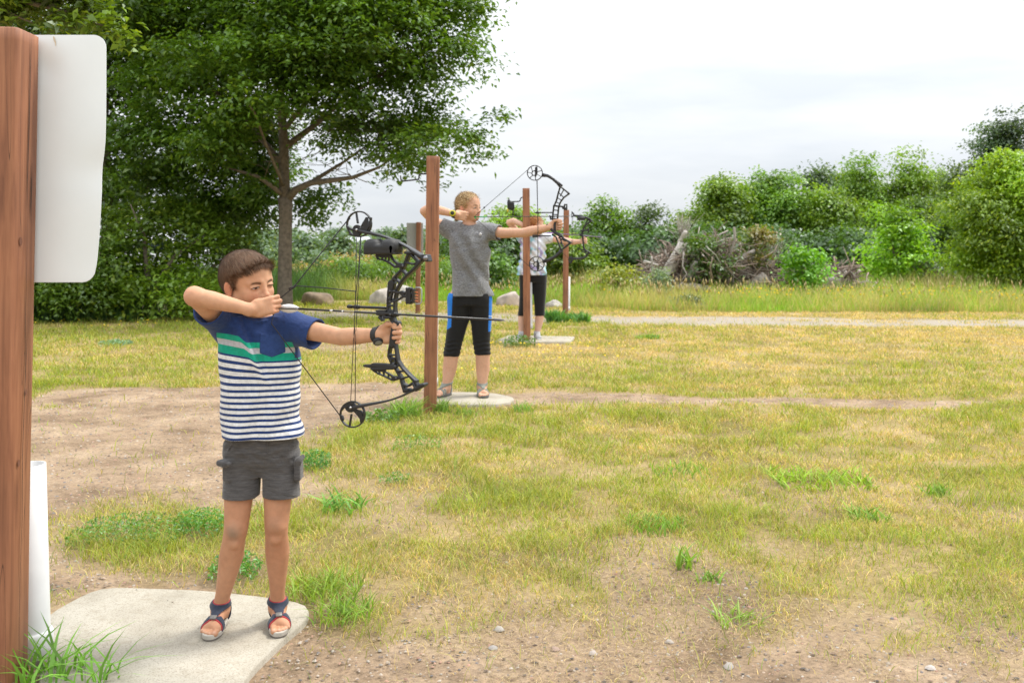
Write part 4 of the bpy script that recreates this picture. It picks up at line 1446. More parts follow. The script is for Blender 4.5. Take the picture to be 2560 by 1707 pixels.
def posts():
    G = "wooden posts at the shooting places"
    data = [
        # x of centre, y centre, width, height, lean, tube (cx, cy, r, z0, z1), label
        (-1.438, 2.765, 0.13, 1.80, 0.017, None, "thick reddish wooden post cropped by the left edge, carrying a white sheet"),
        (-0.603, 7.345, 0.092, 1.877, 0.012, (-0.590, 7.425, 0.034, 0.19, 0.72), "second nearest wooden post, between the boy's bow and the grey shirted archer"),
        (0.192, 12.75, 0.090, 1.97, -0.006, (0.232, 12.835, 0.032, 0.187, 0.766), "wooden post in front of the archer in the tie dyed shirt"),
        (0.893, 16.7, 0.090, 1.848, 0.010, (0.945, 16.785, 0.032, 0.176, 0.73), "farthest wooden post, at the edge of the gravel road"),
    ]
    roots = []
    for i, (cx, cy, w, h, dx, tb, lab) in enumerate(data):
        t = empty("wooden_post", (cx, cy, 0))
        tag(t, lab, "post", G)
        roots.append(t)
        V, F = timber(cx, cy, w, h, dx)
        mesh_np("post", V, F, M_WOOD, t, smooth=False)
        if tb:
            b = MB()
            tube_open(b, (tb[0], tb[1], tb[3]), (tb[0] + dx * 0.6, tb[1], tb[4]), tb[2], 0.004)
            b.tube([(tb[0], tb[1], tb[3] - 0.01), (tb[0], tb[1], tb[3] + 0.05)], tb[2] + 0.005, 20)
            b.build("arrow_tube", M_PVC, t)
    # ---- nearest post: cracks, sheet, pipe
    t = roots[0]
    xr, yf = -1.373, 2.70
    cr = MB()
    def crack(pts, w):
        """a drying split on the +X face; pts rows (y across the face, z)"""
        P = np.array([(xr + 0.0034 + 0.017 * z, yy, z) for yy, z in pts])
        n = len(P)
        ww = w * np.sin(np.linspace(0.15, math.pi - 0.1, n))
        V = np.concatenate([P - np.outer(ww, (0, 1, 0)), P + np.outer(ww, (0, 1, 0))])
        cr.add(V, [(j, n + j, n + j + 1, j + 1) for j in range(n - 1)])
    crack([(2.775, 1.79), (2.772, 1.70), (2.770, 1.55), (2.766, 1.40), (2.766, 1.30)], 0.0022)
    crack([(2.790, 1.44), (2.790, 1.38), (2.788, 1.32), (2.790, 1.27)], 0.0026)
    crack([(2.768, 1.30), (2.770, 1.15), (2.768, 1.0), (2.775, 0.90), (2.77, 0.8), (2.764, 0.62), (2.768, 0.45), (2.76, 0.25), (2.765, 0.02)], 0.0016)
    crack([(2.80, 0.95), (2.802, 0.8), (2.80, 0.7)], 0.0010)
    cr.build("crack", M_CRACK, t, smooth=False)
    # knots
    m_kn = simple("knot", (0.17, 0.07, 0.04), 0.8)
    for (yy, z, r) in [(2.735, 1.22, 0.012), (2.78, 0.80, 0.008), (2.745, 0.61, 0.010)]:
        th = np.linspace(0, 2 * math.pi, 14)[:-1]
        V = np.array([(xr + 0.0030 + 0.017 * z, yy + r * 0.7 * math.cos(a), z + r * math.sin(a)) for a in th])
        kb = MB(); kb.add(V, None, [(0, i, i + 1) for i in range(1, 12)]); kb.build('knot', m_kn, t, smooth=False)
    
    # white sheet
    D = 2.842
    o = [(60, 88), (95, 88)]
    for a in np.linspace(90, 0, 8): o.append((234 + 31 * math.cos(math.radians(a)), 119 - 31 * math.sin(math.radians(a))))
    o += [(265, 200), (264.5, 290), (263, 350), (260, 385), (256, 412), (254.5, 440), (254, 480), (251, 540), (247, 600), (242, 655)]
    for a in np.linspace(0, 90, 8): o.append((204 + 35 * math.cos(math.radians(a)), 670 + 36 * math.sin(math.radians(a))))
    o += [(84, 706), (60, 706)]
    P = np.array([at(x, y, D) for x, y in o])
    ys = np.linspace(88, 706, 46)
    L_, R_ = [], []
    rx = np.interp
    oy = np.array([p[1] for p in o[1:-1]]); ox = np.array([p[0] for p in o[1:-1]])
    # rows across the sheet so it can be slightly bent
    rows = []
    yy = [88, 88.6, 91, 96, 103, 112, 120] + list(np.linspace(135, 660, 40)) + [670, 684, 693, 700, 704.5, 706]
    for y in yy:
        if y < 119: xrgt = 234 + math.sqrt(max(0, 31 ** 2 - (119 - y) ** 2))
        elif y > 670: xrgt = 204 + 35 * math.sqrt(max(0, 1 - ((y - 670) / 36) ** 2))
        else: xrgt = rx(y, [119, 200, 290, 350, 385, 412, 440, 480, 540, 600, 655, 670], [265, 265, 264.5, 263, 260, 256, 254.5, 254, 251, 247, 242, 239])
        xl = rx(y, [88, 706], [60, 48])
        row = []
        for k in range(15):
            f = k / 14
            x = xl + (xrgt - xl) * f
            bend = 0.008 * math.exp(-((y - 425) / 60) ** 2) * f ** 2 * 1.2 + 0.005 * math.sin(y / 90.0) * f + 0.006 * math.exp(-((x - 120) / 30) ** 2 - ((y - 170) / 40) ** 2)
            row.append(at(x, y, D + bend))
        rows.append(row)
    G_ = np.array(rows); nr, nc = G_.shape[:2]
    Fv = G_.reshape(-1, 3); Bv = Fv + np.array((0, 0.0022, 0))
    Q = []
    m2 = nr * nc
    for i in range(nr - 1):
        for j in range(nc - 1):
            a = i * nc + j
            Q.append((a, a + nc, a + nc + 1, a + 1))
            Q.append((a + nr * nc, a + 1 + nr * nc, a + nc + 1 + nr * nc, a + nc + nr * nc))
    rim = [j for j in range(nc)] + [i * nc + nc - 1 for i in range(1, nr)] + [(nr - 1) * nc + j for j in range(nc - 2, -1, -1)]
    nr_ = len(rim)
    Q += [(2 * m2 + i, 2 * m2 + i + 1, 2 * m2 + nr_ + i + 1, 2 * m2 + nr_ + i) for i in range(nr_ - 1)]
    pan = mesh_np("sign_panel", np.concatenate([Fv, Bv, Fv[rim], Bv[rim]]), np.array(Q), M_PANEL, t, smooth=True)
    rb = MB()
    pts = [(134, 92), (136, 100), (138.5, 108), (139, 116)]
    ww = [1.6, 2.4, 1.3, 0.4]
    V = np.array([at(x - w, y, D - 0.0012) for (x, y), w in zip(pts, ww)] + [at(x + w, y, D - 0.0012) for (x, y), w in zip(pts, ww)])
    rb.add(V, [(i, i + 1, i + 5, i + 4) for i in range(3)])
    rb.build("rust_stain", simple("faint_rust", (0.60, 0.50, 0.36), 0.8), pan, smooth=False)
    # pipe
    b = MB()
    tube_open(b, (-1.413, 2.93, 0.02), (-1.428, 2.93, 0.566), 0.052, 0.004, 40)
    b.build("arrow_tube", M_PVC, t)
    b = MB()
    b.tube([(-1.411, 2.93, -0.012), (-1.411, 2.93, -0.010), (-1.4112, 2.93, 0.072), (-1.4114, 2.93, 0.080)], [0.048, 0.0575, 0.0575, 0.0535], 40)
    b.build("pipe_cap", M_PVC, t)
    sb = MB()
    V = [at(78 + r * math.cos(a) * 3, 1545 + r * math.sin(a) * 7, 2.876) for r, a in [(1, x) for x in np.linspace(0, 6.28, 9)[:-1]]]
    sb.tube([at(74, 1538, 2.895), at(77, 1545, 2.888), at(73, 1551, 2.895)], [0.002, 0.005, 0.002], 6)
    sb.build("rust_spot", simple("orange_rust", (0.65, 0.22, 0.05), 0.9), t)
    # ---- hooks
    def hook(root, px, D, r):
        b = MB()
        b.tube([at(x, y, D) for x, y in px], r, 8)
        b.build("hook", M_IRON, root)
    hook(roots[1], [(1066, 435), (1052, 435), (1048, 438), (1047, 447), (1044, 449), (1008, 453), (1003, 451), (1001, 439)], 7.345, 0.006)
    hook(roots[2], [(1312, 493), (1304, 494), (1301, 497), (1300.5, 502), (1297, 504), (1276, 504.5), (1273, 502), (1271.8, 495)], 12.75, 0.008)
    # ---- pouch hanging from the hook
    pc = empty("equipment_pouch", at(1277, 540, 12.75))
    tag(pc, "small black pouch hanging from the hook of the third post", "pouch")
    F = Field(at(1262, 560, 12.5), at(1295, 500, 12.95) + np.array((0, 0.05, 0)), 0.004)
    F.box(at(1277, 514, 12.74), (0.045, 0.03, 0.045), None, 0.02)
    F.box(at(1279, 520, 12.74), (0.032, 0.028, 0.03), None, 0.02, 0.02)
    F.cone(at(1272, 503, 12.74), at(1276, 510, 12.74), 0.02, 0.03, 0.02)
    V, Q = F.mesh(1)
    mesh_np("pouch", V, Q, simple("pouch_fabric", (0.018, 0.018, 0.018), 0.8), pc)
    b = MB(); b.tube([at(1268, 522, 12.73), at(1270, 527, 12.73), at(1269, 531, 12.73)], [0.012, 0.012, 0.006], 8)
    b.build("yellow_tab", simple("yellow_plastic", (0.55, 0.48, 0.05), 0.6), pc)
    b = MB(); b.tube([at(1281, 520, 12.73), at(1283, 530, 12.73), at(1282.5, 540, 12.73)], [0.008, 0.010, 0.008], 8)
    b.build("strap", simple("strap_fabric", (0.03, 0.03, 0.03), 0.8), pc)
    # ---- far post with its board seen from behind
    c = at(1044.5, 783, 18.5)
    t = empty("sign_post", (c[0], 18.5, 0))
    tag(t, "thin red brown post holding a grey board, seen between tree trunk and second post", "sign post")
    V, F_ = timber(c[0], 18.5, 0.085, 1.69, 0.01)
    mesh_np("post", V, F_, wood_mat("dark_red_timber"), t, smooth=False)
    b = MB(); w0 = at(1016.5, 557, 18.56); w1 = at(1058, 639, 18.56)
    F = Field((w0[0] - 0.02, 18.53, w1[2] - 0.02), (w1[0] + 0.02, 18.61, w0[2] + 0.02), 0.006)
    F.box(((w0[0] + w1[0]) / 2, 18.565, (w0[2] + w1[2]) / 2), ((w1[0] - w0[0]) / 2, 0.008, (w0[2] - w1[2]) / 2), None, 0.007)
    V, Q = F.mesh()
    mesh_np("board", V, Q, M_GREY, t)
    for (x, y) in ((1022, 578), (1022, 594)):
        b = MB(); b.tube([at(x, y, 18.552), at(x, y, 18.545)], 0.012, 8); b.build("bolt", M_PVC, t)


def slab(name, poly, top, label, seed):
    """cast concrete pad with an uneven broken edge"""
    rs = np.random.default_rng(seed)
    pts = []
    n = len(poly)
    for i in range(n):
        a, b = poly[i], poly[(i + 1) % n]
        m = max(2, int(np.linalg.norm(b - a) / 0.05))
        for k in range(m):
            p = a + (b - a) * k / m
            pts.append(p + rs.normal(0, 0.004, 2))
    pts = np.array(pts)
    for _ in range(2): pts = 0.5 * pts + 0.25 * (np.roll(pts, 1, 0) + np.roll(pts, -1, 0))
    if (np.roll(pts, -1, 0)[:, 0] * pts[:, 1] - pts[:, 0] * np.roll(pts, -1, 0)[:, 1]).sum() > 0: pts = pts[::-1]
    c = pts.mean(0)
    m = len(pts)
    V = [np.column_stack([pts, np.full(m, -0.08)]), np.column_stack([pts, np.full(m, top - 0.006)]), np.column_stack([c + (pts - c) * 0.988, np.full(m, top)])]
    j = np.arange(m); k = (j + 1) % m
    Q = [np.stack([r * m + j, r * m + k, (r + 1) * m + k, (r + 1) * m + j], 1) for r in range(2)]
    o = mesh_np(name, np.concatenate(V), [np.concatenate(Q), (2 * m + j)[None, :]], M_CONC, smooth=False, loc=(c[0], c[1], 0))
    tag(o, label, "concrete slab", "concrete pads at the shooting places", "thing")
    return o


def concrete():
    m, nt, b = new_mat("concrete")
    N, L = nt.nodes, nt.links
    tc = N.new("ShaderNodeTexCoord")
    def no(sc, d=6, r=0.6):
        n = N.new("ShaderNodeTexNoise"); n.inputs["Scale"].default_value = sc; n.inputs["Detail"].default_value = d; n.inputs["Roughness"].default_value = r
        L.new(tc.outputs["Object"], n.inputs["Vector"]); return n.outputs["Fac"]
    def rp(f, st):
        r = N.new("ShaderNodeValToRGB"); el = r.color_ramp.elements
        el[0].position = st[0][0]; el[0].color = (*st[0][1], 1); el[1].position = st[-1][0]; el[1].color = (*st[-1][1], 1)
        for p, c in st[1:-1]: q = el.new(p); q.color = (*c, 1)
        L.new(f, r.inputs[0]); return r.outputs[0]
    def mx(f, a, b_, mode):
        x = N.new("ShaderNodeMix"); x.data_type = 'RGBA'; x.blend_type = mode
        if isinstance(f, float): x.inputs["Factor"].default_value = f
        else: L.new(f, x.inputs["Factor"])
        L.new(a, x.inputs["A"]); L.new(b_, x.inputs["B"]); return x.outputs["Result"]
    base = rp(no(2.5), [(0.3, (0.285, 0.255, 0.20)), (0.5, (0.385, 0.35, 0.285)), (0.72, (0.47, 0.435, 0.365))])
    base = mx(0.8, base, rp(no(220, 3), [(0.32, (0.55, 0.52, 0.48)), (0.48, (1, 1, 1)), (0.7, (1.12, 1.1, 1.08))]), 'MULTIPLY')
    base = mx(0.7, base, rp(no(24, 8, .75), [(0.30, (0.72, 0.68, 0.60)), (0.5, (1, 1, 1))]), 'MULTIPLY')
    L.new(base, b.inputs["Base Color"])
    b.inputs["Roughness"].default_value = 0.9
    bp = N.new("ShaderNodeBump"); bp.inputs["Strength"].default_value = 0.5; bp.inputs["Distance"].default_value = 0.004
    L.new(no(160, 5, .7), bp.inputs["Height"]); L.new(bp.outputs[0], b.inputs["Normal"])
    return m


M_CONC = concrete()


def rock(x0, x1, yt, yb, seed, col, label, name="boulder", cat="boulder", blocky=False, group="boulders along the track"):
    """photo box of the rock; it rests on the ground"""
    D = CAMH * FPX / (yb - 6 - 622.0)
    s = FPX / D
    w = (x1 - x0) / s; h = CAMH - (yt - 622) / s
    cx = ((x0 + x1) / 2 - 1280) / s
    dpt = w * 0.7
    n1, n2 = 40, 24
    V = []
    for i in range(n2 + 1):
        ph = math.pi * i / n2
        for j in range(n1):
            th = 2 * math.pi * j / n1
            V.append((math.sin(ph) * math.cos(th), math.sin(ph) * math.sin(th), math.cos(ph)))
    V = np.array(V)
    if blocky:
        m = np.abs(V).max(1)[:, None]; V = V / m * 0.75 + V * 0.25
    k = 0.35 if not blocky else 0.08
    d = 1 + k * (fbm(V, 1.1, seed, 3) - 0.5)[:, None] * 2 + 0.06 * (vnoise(V, 4, seed + 9) - 0.5)[:, None]
    # facets
    rs = np.random.default_rng(seed)
    for _ in range(9):
        n = rs.normal(size=3); n /= np.linalg.norm(n)
        q = (V * d) @ n
        lim = 0.72 + 0.12 * rs.random()
        d = np.where((q > lim)[:, None], d * (lim + 0.2 * (q - lim))[:, None] / np.maximum(q, 1e-6)[:, None], d)
    V = V * d
    V[:, 0] /= np.abs(V[:, 0]).max(); V[:, 2] /= V[:, 2].max()
    V = V * np.array((w / 2, dpt / 2, h))
    V[:, 2] = np.where(V[:, 2] < -0.1, -0.1, V[:, 2])
    V += np.array((cx, D + dpt * 0.4, 0))
    Q = []
    for i in range(n2):
        for j in range(n1):
            k2 = (j + 1) % n1
            Q.append((i * n1 + j, i * n1 + k2, (i + 1) * n1 + k2, (i + 1) * n1 + j)[::-1])
    o = mesh_np(name, V, np.array(Q), simple("rock", col, 0.85, nscale=6, namp=0.35, bump=0.8, bscale=22), loc=(cx, D + dpt * 0.4, 0))
    tag(o, label, cat, group)


def weeds():
    rs = np.random.default_rng(31)
    def tuft(x, y, r, n, h, w, col, lab, leafy=False, name="grass_tuft", cat="grass tuft", lean=0.9, sx=1.0):
        p = gd(x, y)
        P = p + np.clip(rs.normal(0, r / 2, (n, 2)), -.7 * r, .7 * r) * np.array((sx, 1))
        c = np.array(col) * (0.6 + 0.8 * rs.random((n, 1)))
        global RNG
        if leafy:
            t = rs.random((n, 1))
            A = np.column_stack([P, 0.01 + h * rs.random(n) * np.exp(-((P - p) ** 2).sum(1) / (2 * r * r))])
            nr = rs.normal(size=(n, 3)) * 0.7 + np.array((0, 0, 0.8))
            V, Q, C = leaves_np(A, nr, w * (0.6 + 0.8 * rs.random(n)), c, rs, 0.35, 0.15)
            st = MB()
            o = mesh_np(name, V, Q, M_LEAF, cols=C, smooth=False, loc=(p[0], p[1], 0))
        else:
            o = blades(name, P, np.zeros(n) - 0.004, h * (0.45 + 0.7 * rs.random(n)), w * (0.6 + 0.7 * rs.random(n)), lean * (0.4 + 0.9 * rs.random(n)), c, nseg=3)
            me = o.data
            co = np.empty(len(me.vertices) * 3, dtype=np.float32); me.vertices.foreach_get("co", co)
            co = co.reshape(-1, 3) - np.array((p[0], p[1], 0), dtype=np.float32)
            me.vertices.foreach_set("co", co.ravel()); o.location = (p[0], p[1], 0)
        tag(o, lab, cat, "green tufts and weeds in the lawn")
    gr = (0.19, 0.33, 0.035); dkg = (0.12, 0.23, 0.035); lm = (0.28, 0.42, 0.035)
    tuft(1010, 1042, 0.15, 190, 0.20, 0.008, gr, "long green grass leaning out left of the second post's foot", lean=1.0)
    tuft(955, 1055, 0.16, 420, 0.08, 0.03, dkg, "leafy dark weed at the edge of the dirt, left of the second post", leafy=True, name="weed", cat="weed")
    tuft(1105, 1030, 0.08, 110, 0.13, 0.007, gr, "small tuft hiding the right foot of the second post")
    tuft(1165, 1038, 0.10, 90, 0.08, 0.006, gr, "short tuft before the grey shirted archer's pad")
    tuft(1310, 1030, 0.09, 60, 0.12, 0.006, (0.20, 0.36, 0.05), "upright tuft at the right end of the second pad")
    tuft(1045, 1120, 0.19, 480, 0.07, 0.018, (0.17, 0.31, 0.05), "broad leafy green weed in the lawn below the second post", leafy=True, name="weed", cat="weed")
    tuft(785, 1172, 0.11, 700, 0.10, 0.018, (0.10, 0.27, 0.05), "feathery green weed just right of the boy's shorts", leafy=True, name="weed", cat="weed")
    tuft(858, 1275, 0.12, 60, 0.13, 0.010, (0.17, 0.36, 0.06), "coarse broad bladed tuft right of the boy's knee", lean=1.2)
    tuft(985, 1205, 0.10, 160, 0.04, 0.020, (0.15, 0.28, 0.05), "flat dark weed halfway between the boy and the second post", leafy=True, name="weed", cat="weed")
    tuft(815, 1480, 0.16, 260, 0.095, 0.005, (0.24, 0.36, 0.035), "lush green tuft right of the boy's calf", lean=1.0)
    tuft(860, 1540, 0.12, 160, 0.09, 0.005, (0.22, 0.37, 0.04), "small lush tuft nearest the boy's left sandal", lean=1.1)
    tuft(330, 1345, 0.20, 1300, 0.085, 0.017, (0.15, 0.29, 0.05), "spreading leafy weed patch on the dirt behind the slab", leafy=True, name="weed", cat="weed", sx=1.5)
    tuft(500, 1330, 0.14, 900, 0.09, 0.017, (0.13, 0.30, 0.05), "leafy green weed left of the boy's shin", leafy=True, name="weed", cat="weed")
    tuft(590, 1440, 0.11, 500, 0.08, 0.020, (0.12, 0.29, 0.05), "leafy weed seen between the boy's legs", leafy=True, name="weed", cat="weed")
    tuft(2050, 1208, 0.26, 330, 0.10, 0.009, lm, "brightest wide green tuft out in the right of the lawn", lean=1.1, sx=1.2)
    tuft(1713, 1420, 0.045, 26, 0.13, 0.010, gr, "single upright weed on a bare spot in the near lawn", lean=0.8)
    tuft(1770, 1455, 0.05, 34, 0.06, 0.007, gr, "little tuft right below the single upright weed")
    tuft(1845, 1556, 0.09, 70, 0.08, 0.005, (0.25, 0.38, 0.06), "thin green tuft among straw near the bottom", lean=1.2)
    tuft(2345, 1240, 0.08, 60, 0.09, 0.008, gr, "green tuft near the right edge, level with the bright wide one")
    tuft(2165, 1300, 0.10, 70, 0.09, 0.008, gr, "green tuft right of the lawn's middle, below the bright wide one")
    tuft(1640, 1320, 0.16, 150, 0.08, 0.006, (0.19, 0.36, 0.04), "soft green tuft in the middle of the near lawn")
    tuft(1700, 1180, 0.20, 120, 0.07, 0.006, (0.22, 0.38, 0.04), "faint green tuft in the mid lawn")
    tuft(120, 1700, 0.10, 46, 0.19, 0.009, (0.17, 0.36, 0.04), "long curved green blades at the foot of the nearest post", lean=1.0)
    tuft(235, 1712, 0.08, 26, 0.16, 0.009, (0.17, 0.36, 0.04), "long curved blades over the slab's near corner", lean=1.2)
    tuft(90, 1612, 0.03, 5, 0.30, 0.007, (0.14, 0.30, 0.05), "few tall thin blades in front of the nearest white pipe", lean=0.5)
    tuft(1300, 866, 0.20, 380, 0.14, 0.04, dkg, "leafy weeds around the foot of the third post", leafy=True, name="weed", cat="weed", sx=1.3)
    tuft(1385, 806, 0.15, 160, 0.28, 0.03, (0.11, 0.27, 0.05), "broad leaved tuft left of the farthest post's foot", lean=0.7)
    tuft(1440, 806, 0.28, 240, 0.22, 0.04, (0.13, 0.29, 0.05), "broad leaved weeds right of the farthest post's foot", lean=0.8)
    tuft(1620, 845, 0.2, 120, 0.07, 0.02, (0.18, 0.33, 0.04), "small green clump on the far lawn")
    tuft(290, 865, 0.22, 260, 0.07, 0.05, (0.20, 0.34, 0.20), "bluish leafy rosette on the left lawn below the bushes", leafy=True, name="weed", cat="weed")


def car_and_house():
    """white car parked beyond the thicket, pale house far away"""
    D = 27.0
    s = FPX / D
    x0 = (95 - 1280) / s
    prof = [(0, .35), (0, .78), (.15, .95), (.95, 1.05), (1.65, 1.50), (2.1, 1.60), (3.4, 1.60), (4.1, 1.18), (4.65, 1.08), (4.75, .75), (4.75, .35)]
    t = empty("parked_car", (x0 + 2.4, D + 0.9, 0))
    tag(t, "white car parked beyond the leafy trees at left, mostly hidden", "car")
    W = 1.75
    P = np.array(prof)
    n = len(P)
    V = []
    for k, (yy, ins) in enumerate([(0, 0.10), (0.12, 0.0), (W - 0.12, 0.0), (W, 0.10)]):
        c = np.array((2.4, 0.8))
        for p in P:
            q = c + (p - c) * (1 - ins * (0.25 if p[1] < 1.1 else 0.5))
            V.append((x0 + q[0], D + yy, q[1]))
    Q = [(k * n + i, k * n + (i + 1) % n, (k + 1) * n + (i + 1) % n, (k + 1) * n + i) for k in range(3) for i in range(n)]
    mesh_np("body", np.array(V), [np.array(Q), np.array([list(range(n))[::-1], list(range(3 * n, 4 * n))])], simple("white_paint", (0.75, 0.76, 0.78), 0.25, coat=0.5), t, smooth=False)
    m_gl = simple("dark_glass", (0.03, 0.045, 0.07), 0.1)
    for (a, b_) in ((1.25, 2.55), (2.65, 3.65)):
        wb = MB(); wb.box((x0 + (a + b_) / 2, D - 0.004, 1.27), ((b_ - a) / 2, 0.012, 0.16), None, 0.008); wb.build("window", m_gl, t, smooth=False)
    wb = MB()
    wb.add([(x0 + 3.50, D + .15, 1.58), (x0 + 4.16, D + .1, 1.19), (x0 + 4.16, D + W - .1, 1.19), (x0 + 3.50, D + W - .15, 1.58)], [(0, 1, 2, 3)])
    wb.build("windscreen", m_gl, t)
    for wx in (0.95, 3.85):
        wb = MB(); wb.tube([(x0 + wx, D - 0.02, 0.33), (x0 + wx, D + 0.2, 0.33)], 0.33, 24); wt = wb.build("tyre", simple("rubber", (0.02, 0.02, 0.02), 0.8), t)
        wb = MB(); wb.tube([(x0 + wx, D - 0.035, 0.33), (x0 + wx, D + 0.0, 0.33)], 0.20, 16); wb.build("rim", M_GREY, wt)
    # house
    D = 92.0
    x = (822 - 1280) / FPX * D
    t = empty("far_house", (x, D, 0))
    tag(t, "low pale house with a grey roof, tiny between far trees", "house")
    b = MB(); b.box((x, D + 2, 0.8), (3.4, 2, 0.8)); b.build("wall", simple("pale_wall", (0.55, 0.5, 0.45), 0.8), t, smooth=False)
    b = MB()
    V = [(x - 3.8, D - .4, 1.55), (x + 3.8, D - .4, 1.55), (x + 3.8, D + 4.4, 1.55), (x - 3.8, D + 4.4, 1.55), (x - 3.4, D + 2, 2.35), (x + 3.4, D + 2, 2.35)]
    b.add(V, [(0, 1, 5, 4), (2, 3, 4, 5), (0, 3, 2, 1)], [(0, 4, 3), (1, 2, 5)])
    b.build("roof", simple("grey_roof", (0.42, 0.44, 0.47), 0.6), t, smooth=False)
    for wx in (-1.8, 0.6):
        b = MB(); b.box((x + wx, D - 0.01, 0.95), (0.5, 0.03, 0.35)); b.build("window", m_gl, t, smooth=False)


posts()
slab("concrete_slab", SLABS[0], 0.012, "nearest worn concrete slab, the boy in the striped shirt stands on it", 1)
slab("concrete_slab", np.array([(-0.63, 7.56), (-0.14, 7.53), (0.00, 7.68), (0.02, 7.90), (-0.12, 8.12), (-0.35, 8.2), (-0.66, 8.17)]), 0.022, "round ended concrete slab under the grey shirted archer", 2)
slab("concrete_slab", np.array([(-0.23, 12.55), (-0.06, 13.45), (0.84, 13.25), (0.72, 12.48)]), 0.035, "farthest concrete slab, under the archer in running shoes", 3)
rock(746, 836, 731, 770, 1, (0.24, 0.175, 0.115), "brown boulder right of the shade tree's trunk")
rock(918, 1006, 720, 768, 2, (0.52, 0.47, 0.42), "whitish rounded boulder behind the bow's sight")
rock(961, 1040, 709, 762, 3, (0.36, 0.34, 0.31), "squared grey stone block behind the whitish boulder", blocky=True)
rock(1232, 1304, 729, 771, 4, (0.50, 0.42, 0.37), "pinkish pale boulder between the second and third archers")
rock(1360, 1407, 750, 776, 5, (0.40, 0.37, 0.33), "smallest grey domed boulder, left of the farthest post")
weeds()
car_and_house()
# ================================================================== BOWS
M_BOW = simple("matte_black_alloy", (0.012, 0.012, 0.014), 0.38, spec=0.5, bump=0.05, bscale=400)
M_LIMB = simple("limb_laminate", (0.022, 0.022, 0.025), 0.30)
M_RUB = simple("black_rubber", (0.016, 0.016, 0.017), 0.6, bump=0.15, bscale=300)
M_STR = simple("bow_string", (0.02, 0.02, 0.022), 0.6)
M_CARBON = simple("carbon_shaft", (0.018, 0.018, 0.020), 0.35)
M_STEEL = simple("bright_steel", (0.5, 0.5, 0.5), 0.25, metal=1.0)


class Plane:
    """upright plane that holds a bow; photo points are carried onto it"""
    def __init__(self, p0, phi, org, sc):
        self.p0 = np.array(p0)
        self.e1 = np.array((math.cos(phi), -math.sin(phi), 0))
        self.n = np.array((math.sin(phi), math.cos(phi), 0))
        self.e2 = np.array((0, 0, 1.0))
        self.org, self.sc = org, sc

    def px(self, u, v):
        return self.org[0] + self.sc * u, self.org[1] + self.sc * v

    def w(self, u, v, t=0.0):
        """point of the place; t offsets it towards the viewer's side"""
        x, y = self.px(u, v)
        k = self.n[0] * (x - 1280) / FPX + self.n[1]
        D = (self.n @ self.p0 - t) / k
        return at(x, y, D)

    def ab(self, u, v):
        p = self.w(u, v) - self.p0
        return np.array((p @ self.e1, p[2]))

    def r(self, u, wpx):
        x = self.px(u, 0)[0]
        k = self.n[0] * (x - 1280) / FPX + self.n[1]
        return wpx * self.sc / FPX * (self.n @ self.p0) / k

    def solid(self, prims, h, thick):
        """prims: ('s',[(u,v,width)..]) stroke, ('e',u,v,ru,rv,rot) ellipse, '-' first to cut, all in zoomed photo units"""
        A = []
        for p in prims:
            cut = p[0] == '-'
            if cut: p = p[1:]
            if p[0] == 's':
                pts = [self.ab(q[0], q[1]) for q in p[1]]
                rs_ = [self.r(q[0], q[2]) / 2 for q in p[1]]
                A.append((cut, 's', pts, rs_, p[2] if len(p) > 2 else None))
            else:
                A.append((cut, 'e', self.ab(p[1], p[2]), (self.r(p[1], p[3]), self.r(p[1], p[4])), math.radians(p[5]) if len(p) > 5 else 0, p[6] if len(p) > 6 else None))
        allp = []
        for a in A:
            if a[1] == 's':
                for q, r in zip(a[2], a[3]): allp += [q - r, q + r]
            elif not a[0]: allp += [a[2] - max(a[3]), a[2] + max(a[3])]
        allp = np.array(allp)
        lo, hi = allp.min(0) - 4 * h, allp.max(0) + 4 * h
        F = Field((lo[0], lo[1], -thick - 3 * h), (hi[0], hi[1], thick + 3 * h), h)
        ax = [F.lo[i] + h * np.arange(F.n[i]) for i in range(3)]
        X, Y = np.meshgrid(ax[0], ax[1], indexing='ij')
        T = ax[2][None, None, :]
        out = np.full(F.n, 1.0, dtype=np.float32)
        for a in A:
            if a[1] == 's':
                pts, rr = a[2], a[3]
                d = np.full(X.shape, 1.0)
                for i in range(len(pts) - 1):
                    b_ = pts[i + 1] - pts[i]; L2 = b_ @ b_ + 1e-12
                    t = np.clip(((X - pts[i][0]) * b_[0] + (Y - pts[i][1]) * b_[1]) / L2, 0, 1)
                    dd = np.hypot(X - pts[i][0] - t * b_[0], Y - pts[i][1] - t * b_[1]) - (rr[i] + (rr[i + 1] - rr[i]) * t)
                    d = np.minimum(d, dd)
                th = (a[4] or 1.0) * thick
            else:
                c, (ra, rb), rot, th_ = a[2], a[3], a[4], a[5]
                ca, sa = math.cos(rot), math.sin(rot)
                U = (X - c[0]) * ca + (Y - c[1]) * sa; W = -(X - c[0]) * sa + (Y - c[1]) * ca
                k0 = np.hypot(U / ra, W / rb); k1 = np.hypot(U / ra ** 2, W / rb ** 2) + 1e-9
                d = k0 * (k0 - 1) / k1
                th = (th_ or 1.0) * thick
            if a[0]:
                out = np.maximum(out, -d[:, :, None])
            else:
                e = 0.25 * thick
                q0 = np.maximum(d[:, :, None] + e, 0); q1 = np.maximum(np.abs(T) - th + e, 0)
                s = np.sqrt(q0 ** 2 + q1 ** 2) + np.minimum(np.maximum(d[:, :, None] + e, np.abs(T) - th + e), 0) - e
                out = np.minimum(out, s)
        F.F = out.astype(np.float32)
        V, Q = F.mesh()
        Wd = self.p0 + V[:, :1] * self.e1 + V[:, 1:2] * self.e2 - V[:, 2:] * self.n
        return Wd, Q[:, ::-1]

    def part(self, name, prims, mat, root, h=0.0013, thick=0.008, dt=0.0):
        V, Q = self.solid(prims, h, thick)
        V = V - self.n * dt
        return mesh_np(name, V, Q, mat, root)


